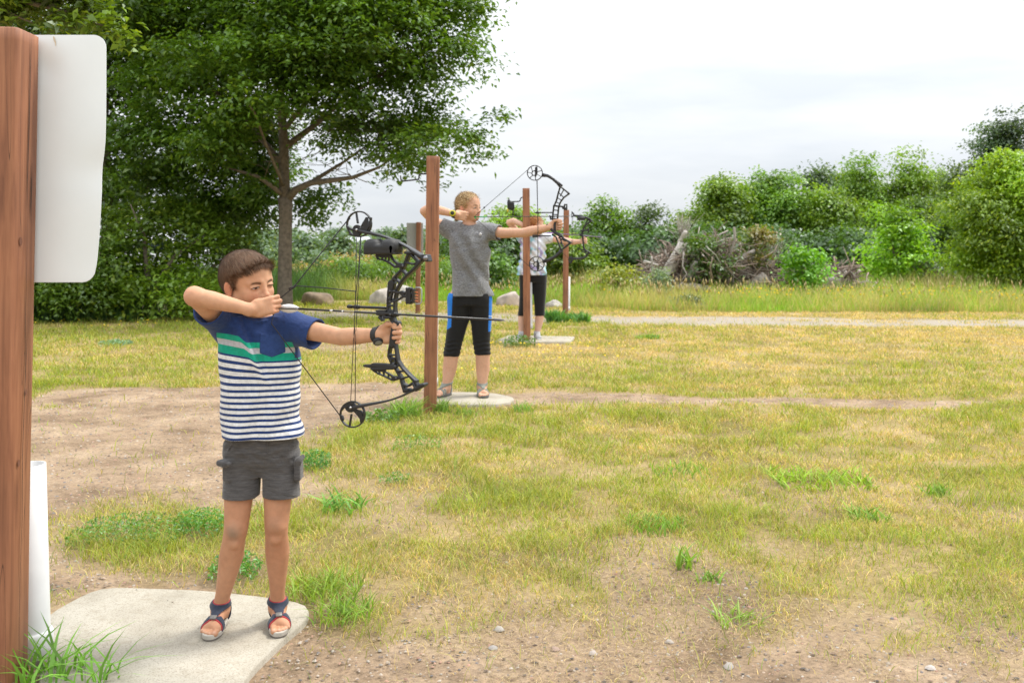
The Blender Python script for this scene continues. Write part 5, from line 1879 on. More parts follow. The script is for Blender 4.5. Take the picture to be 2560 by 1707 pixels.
def ring(u, v, ru, rv, w, rot=0, n=28):
    pts = []
    for i in range(n + 1):
        a = 2 * math.pi * i / n
        x, y = ru * math.cos(a), rv * math.sin(a)
        c, s = math.cos(math.radians(rot)), math.sin(math.radians(rot))
        pts.append((u + x * c - y * s, v + x * s + y * c, w))
    return ('s', pts)


def boy_bow():
    P = Plane(at(985, 838, 2.885), math.radians(20), (660, 500), 0.3827)
    t = empty("compound_bow", P.w(855, 880))
    tag(t, "black compound bow with a round topped quiver, drawn by the boy in front", "bow")
    # riser ---------------------------------------------------------
    S = lambda *p: ('s', list(p))
    pr = [
        S((1030, 398, 20), (985, 450, 20), (930, 500, 18), (893, 545, 18), (870, 590, 16), (860, 640, 14), (858, 700, 14), (860, 745, 18)),
        S((952, 345, 20), (932, 400, 18), (905, 455, 18), (858, 505, 18), (828, 555, 16), (818, 600, 14), (814, 690, 14), (818, 745, 20)),
        S((945, 342, 14), (985, 352, 12)), S((960, 352, 14), (1012, 404, 16)), S((930, 410, 12), (985, 420, 12), (1010, 405, 14)),
        S((900, 452, 14), (940, 492, 14)), S((850, 510, 14), (900, 545, 14)),
        S((838, 545, 46), (832, 590, 40)), S((818, 640, 12), (862, 655, 10)), S((816, 690, 12), (860, 690, 12)),
        S((838, 735, 40), (840, 770, 36), (852, 795, 30), (880, 812, 26)), S((858, 745, 26), (866, 752, 24)),
        S((875, 805, 34), (858, 850, 30), (850, 900, 30), (845, 950, 30)),
        S((830, 945, 14), (820, 1000, 14), (822, 1020, 20), (838, 1062, 14), (870, 1110, 14), (898, 1160, 16), (912, 1210, 18), (925, 1245, 22)),
        S((862, 945, 14), (870, 1000, 14), (872, 1020, 18), (880, 1050, 14), (908, 1095, 16), (950, 1140, 16), (990, 1180, 22), (1004, 1212, 18)),
        S((822, 1012, 10), (872, 1012, 10)), S((824, 1032, 10), (876, 1032, 10)), S((842, 1075, 10), (884, 1082, 12)), S((875, 1120, 12), (925, 1115, 12)),
        S((900, 1165, 14), (960, 1150, 12)), S((910, 1200, 12), (945, 1215, 12), (998, 1180, 16)), S((925, 1245, 26), (950, 1238, 20)),
        ('e', 852, 1056, 20, 24, 0),
        ('-', 'e', 852, 1056, 11, 15, 0), ('-', 'e', 835, 762, 9, 9, 0),
        ('-', 'e', 838, 672, 9, 13, 0), ('-', 'e', 838, 630, 9, 12, 0),
    ]
    P.part("riser", pr, M_BOW, t, 0.0013, 0.011)
    m_ds = simple("dark_steel", (0.15, 0.15, 0.16), 0.35, metal=1.0)
    for (u, v, r) in [(905, 430, 15), (850, 595, 9), (823, 595, 9), (823, 665, 9), (825, 747, 12), (862, 1162, 14), (838, 800, 6)]:
        b = MB()
        b.tube([P.w(u, v, 0.006), P.w(u, v, 0.017), P.w(u, v, 0.0175)], [P.r(u, r), P.r(u, r), P.r(u, r * .6)], 14)
        bo = b.build("bolt", M_BOW, t)
        b = MB(); b.tube([P.w(u, v, 0.0176), P.w(u, v, 0.0185)], P.r(u, r * .45), 10); b.build("screw_head", m_ds, bo)
    # grip
    F = Field(P.w(845, 950) - 0.05, P.w(845, 800) + 0.05, 0.002)
    F.chain([P.w(872, 812, 0), P.w(856, 850, 0), P.w(848, 900, 0), P.w(842, 945, 0)], [0.011, 0.0125, 0.0125, 0.011], 0.01)
    V, Q = F.mesh(1)
    mesh_np("grip", V, Q, M_RUB, t)
    # limbs: flat, wider across than thick
    def limb(pts, w):
        wc = MB()
        C = [P.w(u, v) for u, v, _ in pts]
        n = len(C)
        V = []
        tn = np.gradient(np.array(C), axis=0); tn /= np.linalg.norm(tn, axis=1)[:, None]
        for i in range(n):
            up = np.cross(P.n, tn[i]); th = P.r(pts[i][0], pts[i][2]) / 2
            for (a, c) in ((-1, -.7), (-1, .7), (-.85, 1), (.85, 1), (1, .7), (1, -.7), (.85, -1), (-.85, -1)):
                V.append(C[i] + P.n * w[i] * a + up * th * c)
        Q = [(i * 8 + j, i * 8 + (j + 1) % 8, (i + 1) * 8 + (j + 1) % 8, (i + 1) * 8 + j) for i in range(n - 1) for j in range(8)]
        me = mesh_np("limb", np.array(V), [np.array(Q), np.array([list(range(8))[::-1], list(range((n - 1) * 8, n * 8))])], M_LIMB, t, smooth=False)
        return me
    def smooth_pts(p, n=18):
        p = np.array(p, float); s = np.linspace(0, len(p) - 1, n); k = np.arange(len(p))
        q = np.column_stack([np.interp(s, k, p[:, j]) for j in range(3)])
        for _ in range(2): q[1:-1] = 0.5 * q[1:-1] + 0.25 * (q[:-2] + q[2:])
        return [tuple(x) for x in q]
    l1 = smooth_pts([(600, 196, 14), (660, 210, 24), (720, 222, 18), (790, 238, 14), (850, 262, 12), (910, 290, 12), (965, 322, 14), (1020, 358, 18), (1078, 394, 18)])
    limb(l1, [0.010] * 3 + [0.013] * 15)
    l2 = smooth_pts([(562, 1357, 16), (600, 1352, 26), (650, 1340, 20), (720, 1328, 16), (800, 1314, 13), (870, 1293, 12), (930, 1268, 12), (985, 1236, 14), (1045, 1204, 20)])
    limb(l2, [0.010] * 3 + [0.013] * 15)
    P.part("limb_pocket", [S((962, 322, 16), (1020, 362, 26), (1060, 388, 26), (1080, 397, 16)), S((1040, 362, 14), (1072, 362, 14), (1084, 398, 10)), S((935, 345, 18), (975, 345, 18))], M_BOW, t, 0.0015, 0.016)
    P.part("limb_pocket", [S((960, 1252, 12), (1005, 1228, 26), (1040, 1210, 26), (1052, 1202, 18)), S((985, 1195, 16), (1005, 1240, 14)), S((1030, 1212, 30), (1050, 1205, 24))], M_BOW, t, 0.0015, 0.016)
    b = MB(); b.tube([P.w(1055, 380, 0.016), P.w(1055, 380, 0.019)], P.r(1055, 17), 12)
    b.build("limb_bolt", simple("dark_steel_bolt", (0.25, 0.25, 0.26), 0.3, metal=1.0), t)
    # cams
    c1 = [ring(622, 158, 79, 82, 9, 8), S((604, 88, 8), (613, 150, 10)), ('e', 610, 200, 34, 38, 0),
          S((672, 120, 16), (665, 155, 42), (648, 185, 40)), S((700, 118, 9), (690, 165, 18), (665, 205, 22)), S((545, 175, 14), (570, 192, 16)), S((560, 225, 10), (590, 232, 14)),
          ('-', 'e', 632, 178, 6, 6, 0), ('-', 'e', 650, 172, 5, 5), ('-', 'e', 596, 182, 4, 4), ('-', 'e', 588, 205, 4, 5), ('-', 'e', 625, 215, 4, 4), ('-', 'e', 612, 180, 3, 3)]
    P.part("cam", c1, M_BOW, t, 0.0012, 0.005)
    c2 = [ring(579, 1399, 79, 84, 9, -6), S((572, 1400, 9), (560, 1474, 9)), ('e', 568, 1352, 40, 34, 0),
          S((598, 1375, 22), (628, 1395, 44), (640, 1425, 26), (636, 1445, 14)), S((505, 1375, 10), (520, 1352, 18), (540, 1350, 10)), S((510, 1410, 12), (516, 1430, 14)),
          ('-', 'e', 560, 1334, 4, 4), ('-', 'e', 582, 1338, 4, 4), ('-', 'e', 608, 1385, 5, 4), ('-', 'e', 584, 1372, 4, 4), ('-', 'e', 548, 1358, 4, 4)]
    P.part("cam", c2, M_BOW, t, 0.0012, 0.005)
    b = MB()
    for (u, v) in ((604, 195), (565, 1356)): b = MB(); b.tube([P.w(u, v, -0.014), P.w(u, v, 0.014)], P.r(u, 8), 12); b.tube([P.w(u, v, 0.014), P.w(u, v, 0.0155)], P.r(u, 4), 8); b.build("axle", M_STEEL, t)
    # string and cables
    HND = (74, 705)
    b = MB()
    b.tube([P.w(553, 124), P.w(190, 574), P.w(72, 668), P.w(*HND)], 0.0018, 6)
    b.tube([P.w(*HND), P.w(48, 806), P.w(515, 1432)], 0.0016, 6)
    b.tube([P.w(560, 118), P.w(545, 134)], 0.0035, 8)
    b.tube([P.w(503, 1418), P.w(520, 1438)], 0.003, 8)
    b.build("bow_string", M_STR, t)
    b = MB()
    b.tube([P.w(166, 582), P.w(200, 566)], [0.0045, 0.0035], 10)
    b.tube([P.w(196, 562), P.w(212, 560)], 0.003, 8)
    b.build("peep_sight", M_RUB, t)
    b = MB(); b.tube([P.w(205, 560), P.w(400, 574), P.w(598, 597)], 0.0016, 8)
    b.build("peep_tube", M_RUB, t)
    for pts, tt in [([(604, 245), (600, 560), (592, 760), (566, 1316)], 0.002), ([(634, 238), (612, 640), (598, 900), (596, 1322)], -0.003), ([(630, 238), (618, 460), (600, 620), (590, 800), (597, 960), (595, 1326)], 0.006)]:
        b = MB(); b.tube([P.w(u, v, tt) for u, v in pts], 0.0011, 6); b.build("cable", M_STR, t)
    # cable guard rod
    b = MB(); b.tube([P.w(820, 706, -0.01), P.w(640, 700, -0.01), P.w(560, 697, -0.01)], [0.0042, 0.0042, 0.0042], 12)
    b.tube([P.w(572, 697, -0.01), P.w(548, 695, -0.01), P.w(543, 695, -0.01)], [0.0058, 0.0055, 0.003], 12)
    b.tube([P.w(622, 699, -0.01), P.w(588, 698, -0.01)], 0.0062, 12)
    b.build("cable_guard", M_BOW, t)
    # arrow rest
    P.part("arrow_rest", [S((750, 722, 12), (808, 722, 14)), S((755, 742, 20), (800, 744, 26)), S((770, 765, 20), (785, 785, 12)), S((755, 735, 14), (862, 742, 24)), S((800, 765, 22), (845, 765, 14)), ('-', 'e', 790, 765, 6, 8)], M_BOW, t, 0.0014, 0.010, 0.008)
    # sight
    P.part("sight_bracket", [S((850, 596, 16), (905, 606, 16), (940, 606, 16)), S((830, 665, 14), (880, 655, 12), (918, 632, 14), (942, 628, 16)), S((885, 608, 8), (880, 655, 8)), S((915, 606, 30), (925, 628, 20)), S((850, 598, 14), (835, 660, 12)), ('-', 'e', 905, 608, 4, 4)], M_BOW, t, 0.0014, 0.006, 0.010)
    P.part("sight", [S((950, 578, 18), (950, 670, 18)), S((968, 578, 20), (968, 670, 20)), S((988, 582, 12), (988, 668, 12)), ('-', 'e', 976, 600, 3, 9), ('-', 'e', 976, 648, 3, 9)], M_BOW, t, 0.0014, 0.010, 0.010)
    glass = simple("clear_housing", (0.30, 0.31, 0.30), 0.15)
    b = MB()
    pts = [P.w(u, v, 0.024) for u, v in ((990, 572), (1018, 572), (1029, 582), (1031, 625), (1029, 668), (1018, 678), (990, 679))]
    b.tube(pts, 0.0020, 8)
    pts = [P.w(u, v, 0.000) for u, v in ((990, 572), (1018, 572), (1029, 582), (1031, 625), (1029, 668), (1018, 678), (990, 679))]
    b.tube(pts, 0.0020, 8)
    for (u, v) in ((1018, 572), (1031, 625), (1018, 678)): b.tube([P.w(u, v, 0.0), P.w(u, v, 0.024)], 0.0015, 6)
    b.build("pin_guard", glass, t)
    for v, c in ((602, (0.75, 0.20, 0.06)), (622, (0.75, 0.20, 0.06)), (640, (0.65, 0.25, 0.10)), (658, (0.70, 0.22, 0.08))):
        b = MB(); b.tube([P.w(985, v, 0.012), P.w(1006, v + 2, 0.012)], 0.0013, 6); b.build("sight_pin", simple("orange_pin", c, 0.5), t)
    # quiver hood on top, with its arm
    F = Field(P.w(655, 370) - np.array((0.02, 0.08, 0.02)), P.w(900, 240) + np.array((0.02, 0.08, 0.02)), 0.0018)
    a = P.w(722, 305, 0.01); c = P.w(836, 305, 0.01)
    M_ = np.column_stack([P.e1, P.n, P.e2])
    R_ = P.r(780, 50)
    F.box(a + P.e1 * P.r(780, 4), (P.r(700, 58), 0.036, P.r(700, 50)), M_, 0.020)
    F.box(c - P.e1 * P.r(780, 2), (P.r(850, 58), 0.036, P.r(850, 50)), M_, 0.020, 0.004)
    F.box((a + c) / 2 - P.e2 * P.r(780, 20), (P.r(780, 107), 0.036, P.r(780, 34)), M_, 0.008, 0.004)
    F.box((a + c) / 2 - P.e2 * P.r(780, 80), (0.3, 0.1, P.r(780, 32)), M_, 0, 0, 'sub')
    F.box((a + c) / 2 - P.e2 * P.r(780, 46), (P.r(780, 111), 0.031, P.r(780, 4)), M_, 0.002)
    V, Q = F.mesh(1)
    mesh_np("quiver_hood", V, Q, M_RUB, t)
    P.part("quiver_arm", [S((745, 362, 8), (785, 372, 14), (840, 366, 12), (850, 385, 12), (872, 408, 12), (895, 425, 26)), S((748, 365, 10), (756, 385, 10), (795, 393, 10), (835, 412, 12), (868, 438, 14), (895, 430, 26)),
                          S((785, 370, 7), (785, 390, 7)), S((808, 368, 7), (803, 395, 7)), S((830, 372, 7), (822, 405, 7)), S((900, 428, 36), (920, 428, 28)), S((750, 358, 12), (840, 358, 12))], M_BOW, t, 0.0014, 0.006, 0.010)
    P.part("quiver_gripper", [S((674, 1078, 14), (715, 1082, 22), (730, 1074, 26), (800, 1078, 30), (868, 1086, 26)), S((722, 1098, 16), (860, 1098, 10))], M_RUB, t, 0.0014, 0.010, 0.012)
    P.part("quiver_arm", [S((725, 1108, 10), (760, 1112, 8), (800, 1118, 8), (840, 1140, 10), (862, 1160, 20)), S((728, 1112, 8), (760, 1132, 8), (800, 1148, 9), (850, 1172, 12)), S((762, 1112, 6), (768, 1134, 6)), S((792, 1118, 6), (796, 1146, 6)), S((825, 1128, 6), (824, 1156, 6)), S((862, 1162, 34), (890, 1158, 22)), S((730, 1104, 14), (800, 1106, 16))], M_BOW, t, 0.0014, 0.006, 0.010)
    return P, t


def boy_arrow(P):
    t = empty("arrow", P.w(600, 729))
    tag(t, "dark arrow with white vanes nocked on the front boy's bow", "arrow", "arrows on the drawn bows")
    T0 = 0.010
    a2 = lambda u: P.w(u, 702 + (u - 70) * 0.0559, T0)
    b = MB(); b.tube([a2(80), a2(600), a2(1510)], 0.0031, 10); b.build("shaft", M_CARBON, t)
    b = MB(); b.tube([a2(60), a2(72), a2(84)], [0.0022, 0.0032, 0.0030], 8); b.build("nock", M_RUB, t)
    b = MB(); b.tube([a2(1500), a2(1506), a2(1535), a2(1565), a2(1575)], [0.0031, 0.0036, 0.0036, 0.0018, 0.0004], 10); b.build("point", simple("point_steel", (0.10, 0.10, 0.11), 0.35, metal=0.8), t)
    ax = (a2(1500) - a2(80)); ax /= np.linalg.norm(ax)
    vm = simple("white_vane", (0.80, 0.79, 0.77), 0.45)
    for k in range(3):
        ang = math.radians(80 + 120 * k)
        side = P.e2 * math.cos(ang) - P.n * math.sin(ang)
        side -= ax * (side @ ax); side /= np.linalg.norm(side)
        f = [(92, 0), (100, 8), (118, 19), (150, 27), (180, 24), (205, 15), (225, 4), (228, 0)]
        pts = [a2(u) + side * (0.003 + P.r(u, h)) for u, h in f] + [a2(u) + side * 0.0026 for u, h in f[::-1]]
        n = len(f)
        V = [np.array(p) + np.cross(ax, side) * 0.0004 for p in pts] + [np.array(p) - np.cross(ax, side) * 0.0004 for p in pts]
        Q = [(i, i + 1, 2 * n - 2 - i, 2 * n - 1 - i) for i in range(n - 1)]
        Q += [tuple(2 * n + j for j in q[::-1]) for q in Q]
        Q += [(i, 2 * n + i, 2 * n + (i + 1) % (2 * n), (i + 1) % (2 * n)) for i in range(2 * n)]
        b = MB(); b.add(V, Q); b.build("vane", vm, t, smooth=False)
    for u0, u1, c in [(432, 450, (0.6, 0.6, 0.6)), (510, 520, (0.6, 0.6, 0.6))]:
        b = MB(); b.tube([a2(u0), a2(u1)], 0.0033, 10); b.build("band", simple("pale_band", c, 0.5), t)
    b = MB()
    for u in range(528, 590, 8): b.tube([a2(u), a2(u + 5)], 0.00325, 8)
    b.build("lettering", simple("gold_print", (0.42, 0.36, 0.20), 0.5), t)


def girl_bow():
    P = Plane(at(1388, 563, 7.75), math.radians(12), (1020, 380), 0.4208)
    S = lambda *p: ('s', list(p))
    t = empty("compound_bow", P.w(875, 440))
    tag(t, "black compound bow with round spoked wheels, held by the grey shirted archer", "bow")
    P.part("riser", [
        S((905, 205, 9), (958, 248, 10)), S((905, 206, 8), (893, 245, 8), (882, 290, 8), (866, 325, 8), (862, 360, 8), (858, 400, 9)),
        S((958, 248, 9), (925, 272, 8), (905, 300, 8), (896, 325, 8), (892, 360, 8), (888, 400, 9)),
        S((893, 240, 5), (925, 270, 5)), S((925, 225, 5), (905, 262, 5)), S((888, 272, 5), (912, 288, 5)), S((880, 298, 5), (902, 308, 5)), S((868, 322, 6), (898, 326, 6)), S((862, 345, 6), (895, 348, 6)), S((860, 372, 6), (892, 374, 6)), S((858, 400, 12), (888, 402, 12)),
        S((872, 402, 20), (872, 440, 14), (872, 470, 16)),
        S((868, 475, 16), (905, 492, 16), (925, 515, 12), (965, 538, 12)), S((858, 492, 10), (880, 505, 8), (895, 545, 8), (912, 582, 10)), S((965, 540, 12), (935, 565, 10), (912, 582, 10)),
        S((895, 510, 6), (935, 530, 6)), S((905, 540, 6), (925, 560, 6)), S((900, 500, 6), (915, 545, 6)),
    ], M_BOW, t, 0.0035, 0.014)
    P.part("arm_rest", [S((830, 435, 15), (862, 470, 15), (905, 500, 15))], M_RUB, t, 0.0035, 0.012, 0.015)
    for pts in ([(798, 138), (830, 142), (860, 160), (890, 185), (912, 208)], [(800, 652), (840, 640), (875, 620), (900, 598), (914, 580)]):
        b = MB(); b.tube([P.w(u, v) for u, v in pts], [0.007, 0.0055, 0.005, 0.006, 0.008], 8, flat=2.2); b.build("limb", M_LIMB, t)
    for (cu, cv, ru, rv, sg) in ((754, 125, 45, 44, 1), (765, 665, 44, 43, -1)):
        pr = [ring(cu, cv, ru, rv, 5), ring(cu - 4, cv + 2, 14, 14, 5, n=14)]
        for k in range(7):
            a = k * 0.9 + 0.3
            pr.append(S((cu - 4 + 12 * math.cos(a), cv + 2 + 12 * math.sin(a), 4), (cu + ru * 0.95 * math.cos(a + .25), cv + rv * 0.95 * math.sin(a + .25), 4)))
        pr.append(S((cu + 8, cv - 30 * sg, 14), (cu + 8, cv, 16), (cu + 4, cv + 20 * sg, 8)))
        P.part("cam", pr, M_BOW, t, 0.0030, 0.008)
    b = MB()
    for l in ([(712, 106), (452, 332)], [(452, 332), (392, 386)], [(392, 386), (500, 482)], [(500, 482), (724, 682)]):
        b.tube([P.w(u, v) for u, v in l], 0.0021, 5)
    b.build("bow_string", M_STR, t)
    b = MB(); b.tube([P.w(450, 333), P.w(456, 328)], 0.007, 8); b.tube([P.w(532, 512), P.w(548, 524)], 0.010, 8); b.build("string_knots", M_RUB, t)
    for l, tt in (([(765, 168), (770, 360), (773, 620)], 0.0), ([(768, 168), (772, 400), (771, 622)], 0.012)):
        b = MB(); b.tube([P.w(u, v, tt) for u, v in l], 0.0022, 5); b.build("cable", M_STR, t)
    b = MB(); b.tube([P.w(750, 361), P.w(862, 360)], 0.0048, 8); b.tube([P.w(762, 361), P.w(780, 361)], 0.009, 8); b.build("cable_guard", M_BOW, t)
    b = MB(); b.tube([P.w(740, 500), P.w(850, 498)], 0.0050, 8); b.tube([P.w(740, 500), P.w(772, 499)], 0.011, 8); b.build("string_stop", M_RUB, t)
    P.part("sight", [S((868, 320, 10), (920, 326, 10), (928, 326, 8)), S((932, 312, 7), (932, 345, 7)), S((945, 312, 7), (945, 345, 7)), S((932, 313, 6), (945, 313, 6)), S((932, 344, 6), (945, 344, 6)), S((925, 335, 14), (938, 335, 8))], M_BOW, t, 0.0035, 0.012, 0.014)
    P.part("arrow_rest", [S((845, 380, 8), (850, 400, 9)), S((846, 384, 7), (872, 384, 8))], M_BOW, t, 0.0035, 0.010, 0.012)
    a = empty("arrow", P.w(640, 384, .012))
    tag(a, "thin dark arrow with green tail drawn by the grey shirted archer", "arrow", "arrows on the drawn bows")
    w = lambda u: P.w(u, 386 - (u - 390) * 0.006, 0.012)
    b = MB(); b.tube([w(392), w(950)], 0.0034, 8); b.build("shaft", simple("brown_shaft", (0.055, 0.045, 0.035), 0.4), a)
    b = MB(); b.tube([w(948), w(966)], [0.0045, 0.001], 8); b.build("point", M_STEEL, a)
    b = MB(); b.tube([w(410), w(470)], 0.0042, 8); b.build("wrap", simple("green_wrap", (0.02, 0.32, 0.10), 0.5), a)
    gm = simple("green_vane", (0.03, 0.55, 0.16), 0.5)
    for k in range(3):
        ang = math.radians(60 + 120 * k); sd = P.e2 * math.cos(ang) - P.n * math.sin(ang)
        p0, p1, p2 = w(392), w(400) + sd * 0.016, w(408)
        b = MB(); b.add([p0, p1, p2], None, [(0, 1, 2)]); b.build("vane", gm, a, smooth=False)
    return P, t


def far_bow():
    P = Plane(at(1459, 603, 12.55), math.radians(10), (1260, 400), 0.3061)
    S = lambda *p: ('s', list(p))
    t = empty("compound_bow", P.w(650, 655))
    tag(t, "small black compound bow held by the farthest archer", "bow")
    P.part("riser", [S((712, 495, 14), (690, 515, 14), (662, 535, 14), (648, 560, 14), (640, 600, 14), (640, 625, 18)), S((700, 480, 10), (712, 496, 14)), S((690, 480, 8), (665, 520, 8)),
                     S((645, 630, 16), (650, 700, 14), (650, 715, 16), (668, 740, 14), (708, 762, 12)), S((655, 720, 10), (675, 775, 10)), S((690, 760, 14), (675, 780, 12))], M_BOW, t, 0.0045, 0.014)
    for pts in ([(568, 455), (620, 458), (670, 470), (708, 494)], [(545, 806), (600, 806), (650, 800), (680, 778)]):
        b = MB(); b.tube([P.w(u, v) for u, v in pts], [0.007, 0.007, 0.007, 0.009], 8, flat=2); b.build("limb", M_LIMB, t)
    P.part("cam", [S((555, 425, 10), (568, 440, 12), (570, 458, 10), (552, 465, 10)), S((556, 422, 6), (552, 466, 5))], M_BOW, t, 0.0045, 0.008)
    P.part("cam", [ring(544, 816, 15, 26, 8, n=14), S((538, 800, 10), (556, 812, 14), (540, 836, 10))], M_BOW, t, 0.0045, 0.008)
    b = MB()
    for l in ([(556, 440), (420, 540)], [(420, 540), (300, 600)], [(300, 600), (538, 812)]): b.tube([P.w(u, v) for u, v in l], 0.0022, 5)
    b.build("bow_string", M_STR, t)
    for l in ([(562, 460), (562, 790)], [(556, 460), (552, 795)]):
        b = MB(); b.tube([P.w(u, v) for u, v in l], 0.0022, 5); b.build("cable", M_STR, t)
    b = MB(); b.tube([P.w(598, 478, .02), P.w(662, 478, .02)], P.r(630, 16), 14); b.build("quiver_hood", M_RUB, t)
    P.part("sight", [S((645, 575, 12), (690, 575, 14)), S((690, 562, 14), (690, 588, 14)), S((630, 578, 12), (650, 580, 20))], M_BOW, t, 0.0045, 0.012, 0.012)
    P.part("quiver_gripper", [S((600, 728, 8), (650, 735, 12)), S((640, 750, 8), (660, 755, 10))], M_RUB, t, 0.0045, 0.010, 0.012)
    P.part("arrow_rest", [S((552, 603, 7), (630, 605, 7)), S((625, 615, 16), (640, 618, 16))], M_BOW, t, 0.0045, 0.010, 0.010)
    a = empty("arrow", P.w(640, 612, .012))
    tag(a, "purple shafted arrow on the farthest archer's bow", "arrow", "arrows on the drawn bows")
    b = MB(); b.tube([P.w(300, 590, .012), P.w(800, 631, .012)], 0.0055, 8); b.build("shaft", simple("purple_shaft", (0.16, 0.10, 0.22), 0.4), a)
    b = MB(); b.tube([P.w(798, 631, .012), P.w(812, 632.5, .012)], [0.006, 0.001], 8); b.build("point", M_STEEL, a)
    b = MB(); b.tube([P.w(350, 594, .012), P.w(420, 600, .012)], 0.007, 8); b.build("wrap", simple("lilac_wrap", (0.35, 0.15, 0.55), 0.4), a)
    return P, t


P_BOY, _ = boy_bow()
boy_arrow(P_BOY)
P_GIRL, _ = girl_bow()
P_FAR, _ = far_bow()
# ================================================================== PEOPLE
def skin_mat(name, base, rough=0.6):
    m, nt, b = new_mat(name)
    a = nt.nodes.new("ShaderNodeAttribute"); a.attribute_name = "Col"
    n = nt.nodes.new("ShaderNodeTexNoise"); n.inputs["Scale"].default_value = 60; n.inputs["Detail"].default_value = 5
    tc = nt.nodes.new("ShaderNodeTexCoord"); nt.links.new(tc.outputs["Object"], n.inputs["Vector"])
    mr = nt.nodes.new("ShaderNodeMapRange"); mr.inputs["From Min"].default_value = 0.3; mr.inputs["From Max"].default_value = 0.7
    mr.inputs["To Min"].default_value = 0.93; mr.inputs["To Max"].default_value = 1.07
    nt.links.new(n.outputs["Fac"], mr.inputs["Value"])
    s = nt.nodes.new("ShaderNodeVectorMath"); s.operation = 'SCALE'
    nt.links.new(a.outputs["Color"], s.inputs[0]); nt.links.new(mr.outputs[0], s.inputs["Scale"])
    nt.links.new(s.outputs[0], b.inputs["Base Color"])
    n4 = nt.nodes.new("ShaderNodeTexNoise"); n4.inputs["Scale"].default_value = 260; n4.inputs["Detail"].default_value = 4
    nt.links.new(tc.outputs["Object"], n4.inputs["Vector"])
    bp = nt.nodes.new("ShaderNodeBump"); bp.inputs["Strength"].default_value = 0.25; bp.inputs["Distance"].default_value = 0.0015
    nt.links.new(n4.outputs["Fac"], bp.inputs["Height"]); nt.links.new(bp.outputs[0], b.inputs["Normal"])
    b.inputs["Roughness"].default_value = rough
    b.inputs["Subsurface Weight"].default_value = 0.12
    b.inputs["Subsurface Radius"].default_value = (0.5, 0.2, 0.1)
    b.inputs["Subsurface Scale"].default_value = 0.012
    b.inputs["Specular IOR Level"].default_value = 0.22
    return m


def cloth_mat(name, col, stretch=(1, 1, 1), scale=120, amp=0.25, bump=0.35, attr_col=False, rough=0.9, sheen=0.2, wr=0, wsc=9.0, wd=0.012):
    m, nt, b = new_mat(name)
    N, L = nt.nodes, nt.links
    tc = N.new("ShaderNodeTexCoord"); mp = N.new("ShaderNodeMapping"); mp.inputs["Scale"].default_value = stretch
    L.new(tc.outputs["Object"], mp.inputs[0])
    n = N.new("ShaderNodeTexNoise"); n.inputs["Scale"].default_value = scale; n.inputs["Detail"].default_value = 4; n.inputs["Roughness"].default_value = 0.7
    L.new(mp.outputs[0], n.inputs["Vector"])
    mr = N.new("ShaderNodeMapRange"); mr.inputs["From Min"].default_value = 0.3; mr.inputs["From Max"].default_value = 0.7
    mr.inputs["To Min"].default_value = 1 - amp; mr.inputs["To Max"].default_value = 1 + amp
    L.new(n.outputs["Fac"], mr.inputs["Value"])
    s = N.new("ShaderNodeVectorMath"); s.operation = 'SCALE'
    if attr_col:
        a = N.new("ShaderNodeAttribute"); a.attribute_name = "Col"; L.new(a.outputs["Color"], s.inputs[0])
    else: s.inputs[0].default_value = col
    L.new(mr.outputs[0], s.inputs["Scale"]); L.new(s.outputs[0], b.inputs["Base Color"])
    b.inputs["Roughness"].default_value = rough
    b.inputs["Sheen Weight"].default_value = sheen
    b.inputs["Specular IOR Level"].default_value = 0.2
    bp = N.new("ShaderNodeBump"); bp.inputs["Strength"].default_value = bump; bp.inputs["Distance"].default_value = 0.002
    L.new(n.outputs["Fac"], bp.inputs["Height"]); L.new(bp.outputs[0], b.inputs["Normal"])
    if wr: wrinkle(nt, b, wr, wsc, wd)
    return m


def wrinkle(nt, b, strength=0.5, scale=9.0, dist=0.010, stretch=(1, 1, 1.6)):
    """soft creases on top of the weave"""
    N, L = nt.nodes, nt.links
    tc = N.new("ShaderNodeTexCoord"); mp = N.new("ShaderNodeMapping"); mp.inputs["Scale"].default_value = stretch
    mp.inputs["Rotation"].default_value = (0, 0.5, 0)
    L.new(tc.outputs["Object"], mp.inputs[0])
    n = N.new("ShaderNodeTexNoise"); n.inputs["Scale"].default_value = scale; n.inputs["Detail"].default_value = 3; n.inputs["Distortion"].default_value = 1.6
    L.new(mp.outputs[0], n.inputs["Vector"])
    bp = N.new("ShaderNodeBump"); bp.inputs["Strength"].default_value = strength; bp.inputs["Distance"].default_value = dist
    L.new(n.outputs["Fac"], bp.inputs["Height"])
    if b.inputs["Normal"].links: L.new(b.inputs["Normal"].links[0].from_socket, bp.inputs["Normal"])
    L.new(bp.outputs[0], b.inputs["Normal"])


def face_frame(yaw, pitch, roll):
    """columns: forward, subject's left, up. yaw turns from the camera towards the right of the view"""
    ya, pi_, ro = map(math.radians, (yaw, pitch, roll))
    f0 = np.array((math.sin(ya), -math.cos(ya), 0)); l0 = np.array((math.cos(ya), math.sin(ya), 0)); u0 = np.array((0, 0, 1.0))
    f = f0 * math.cos(pi_) - u0 * math.sin(pi_); u = u0 * math.cos(pi_) + f0 * math.sin(pi_)
    l = l0 * math.cos(ro) + u * math.sin(ro); u2 = u * math.cos(ro) - l0 * math.sin(ro)
    return np.column_stack([f, l, u2])


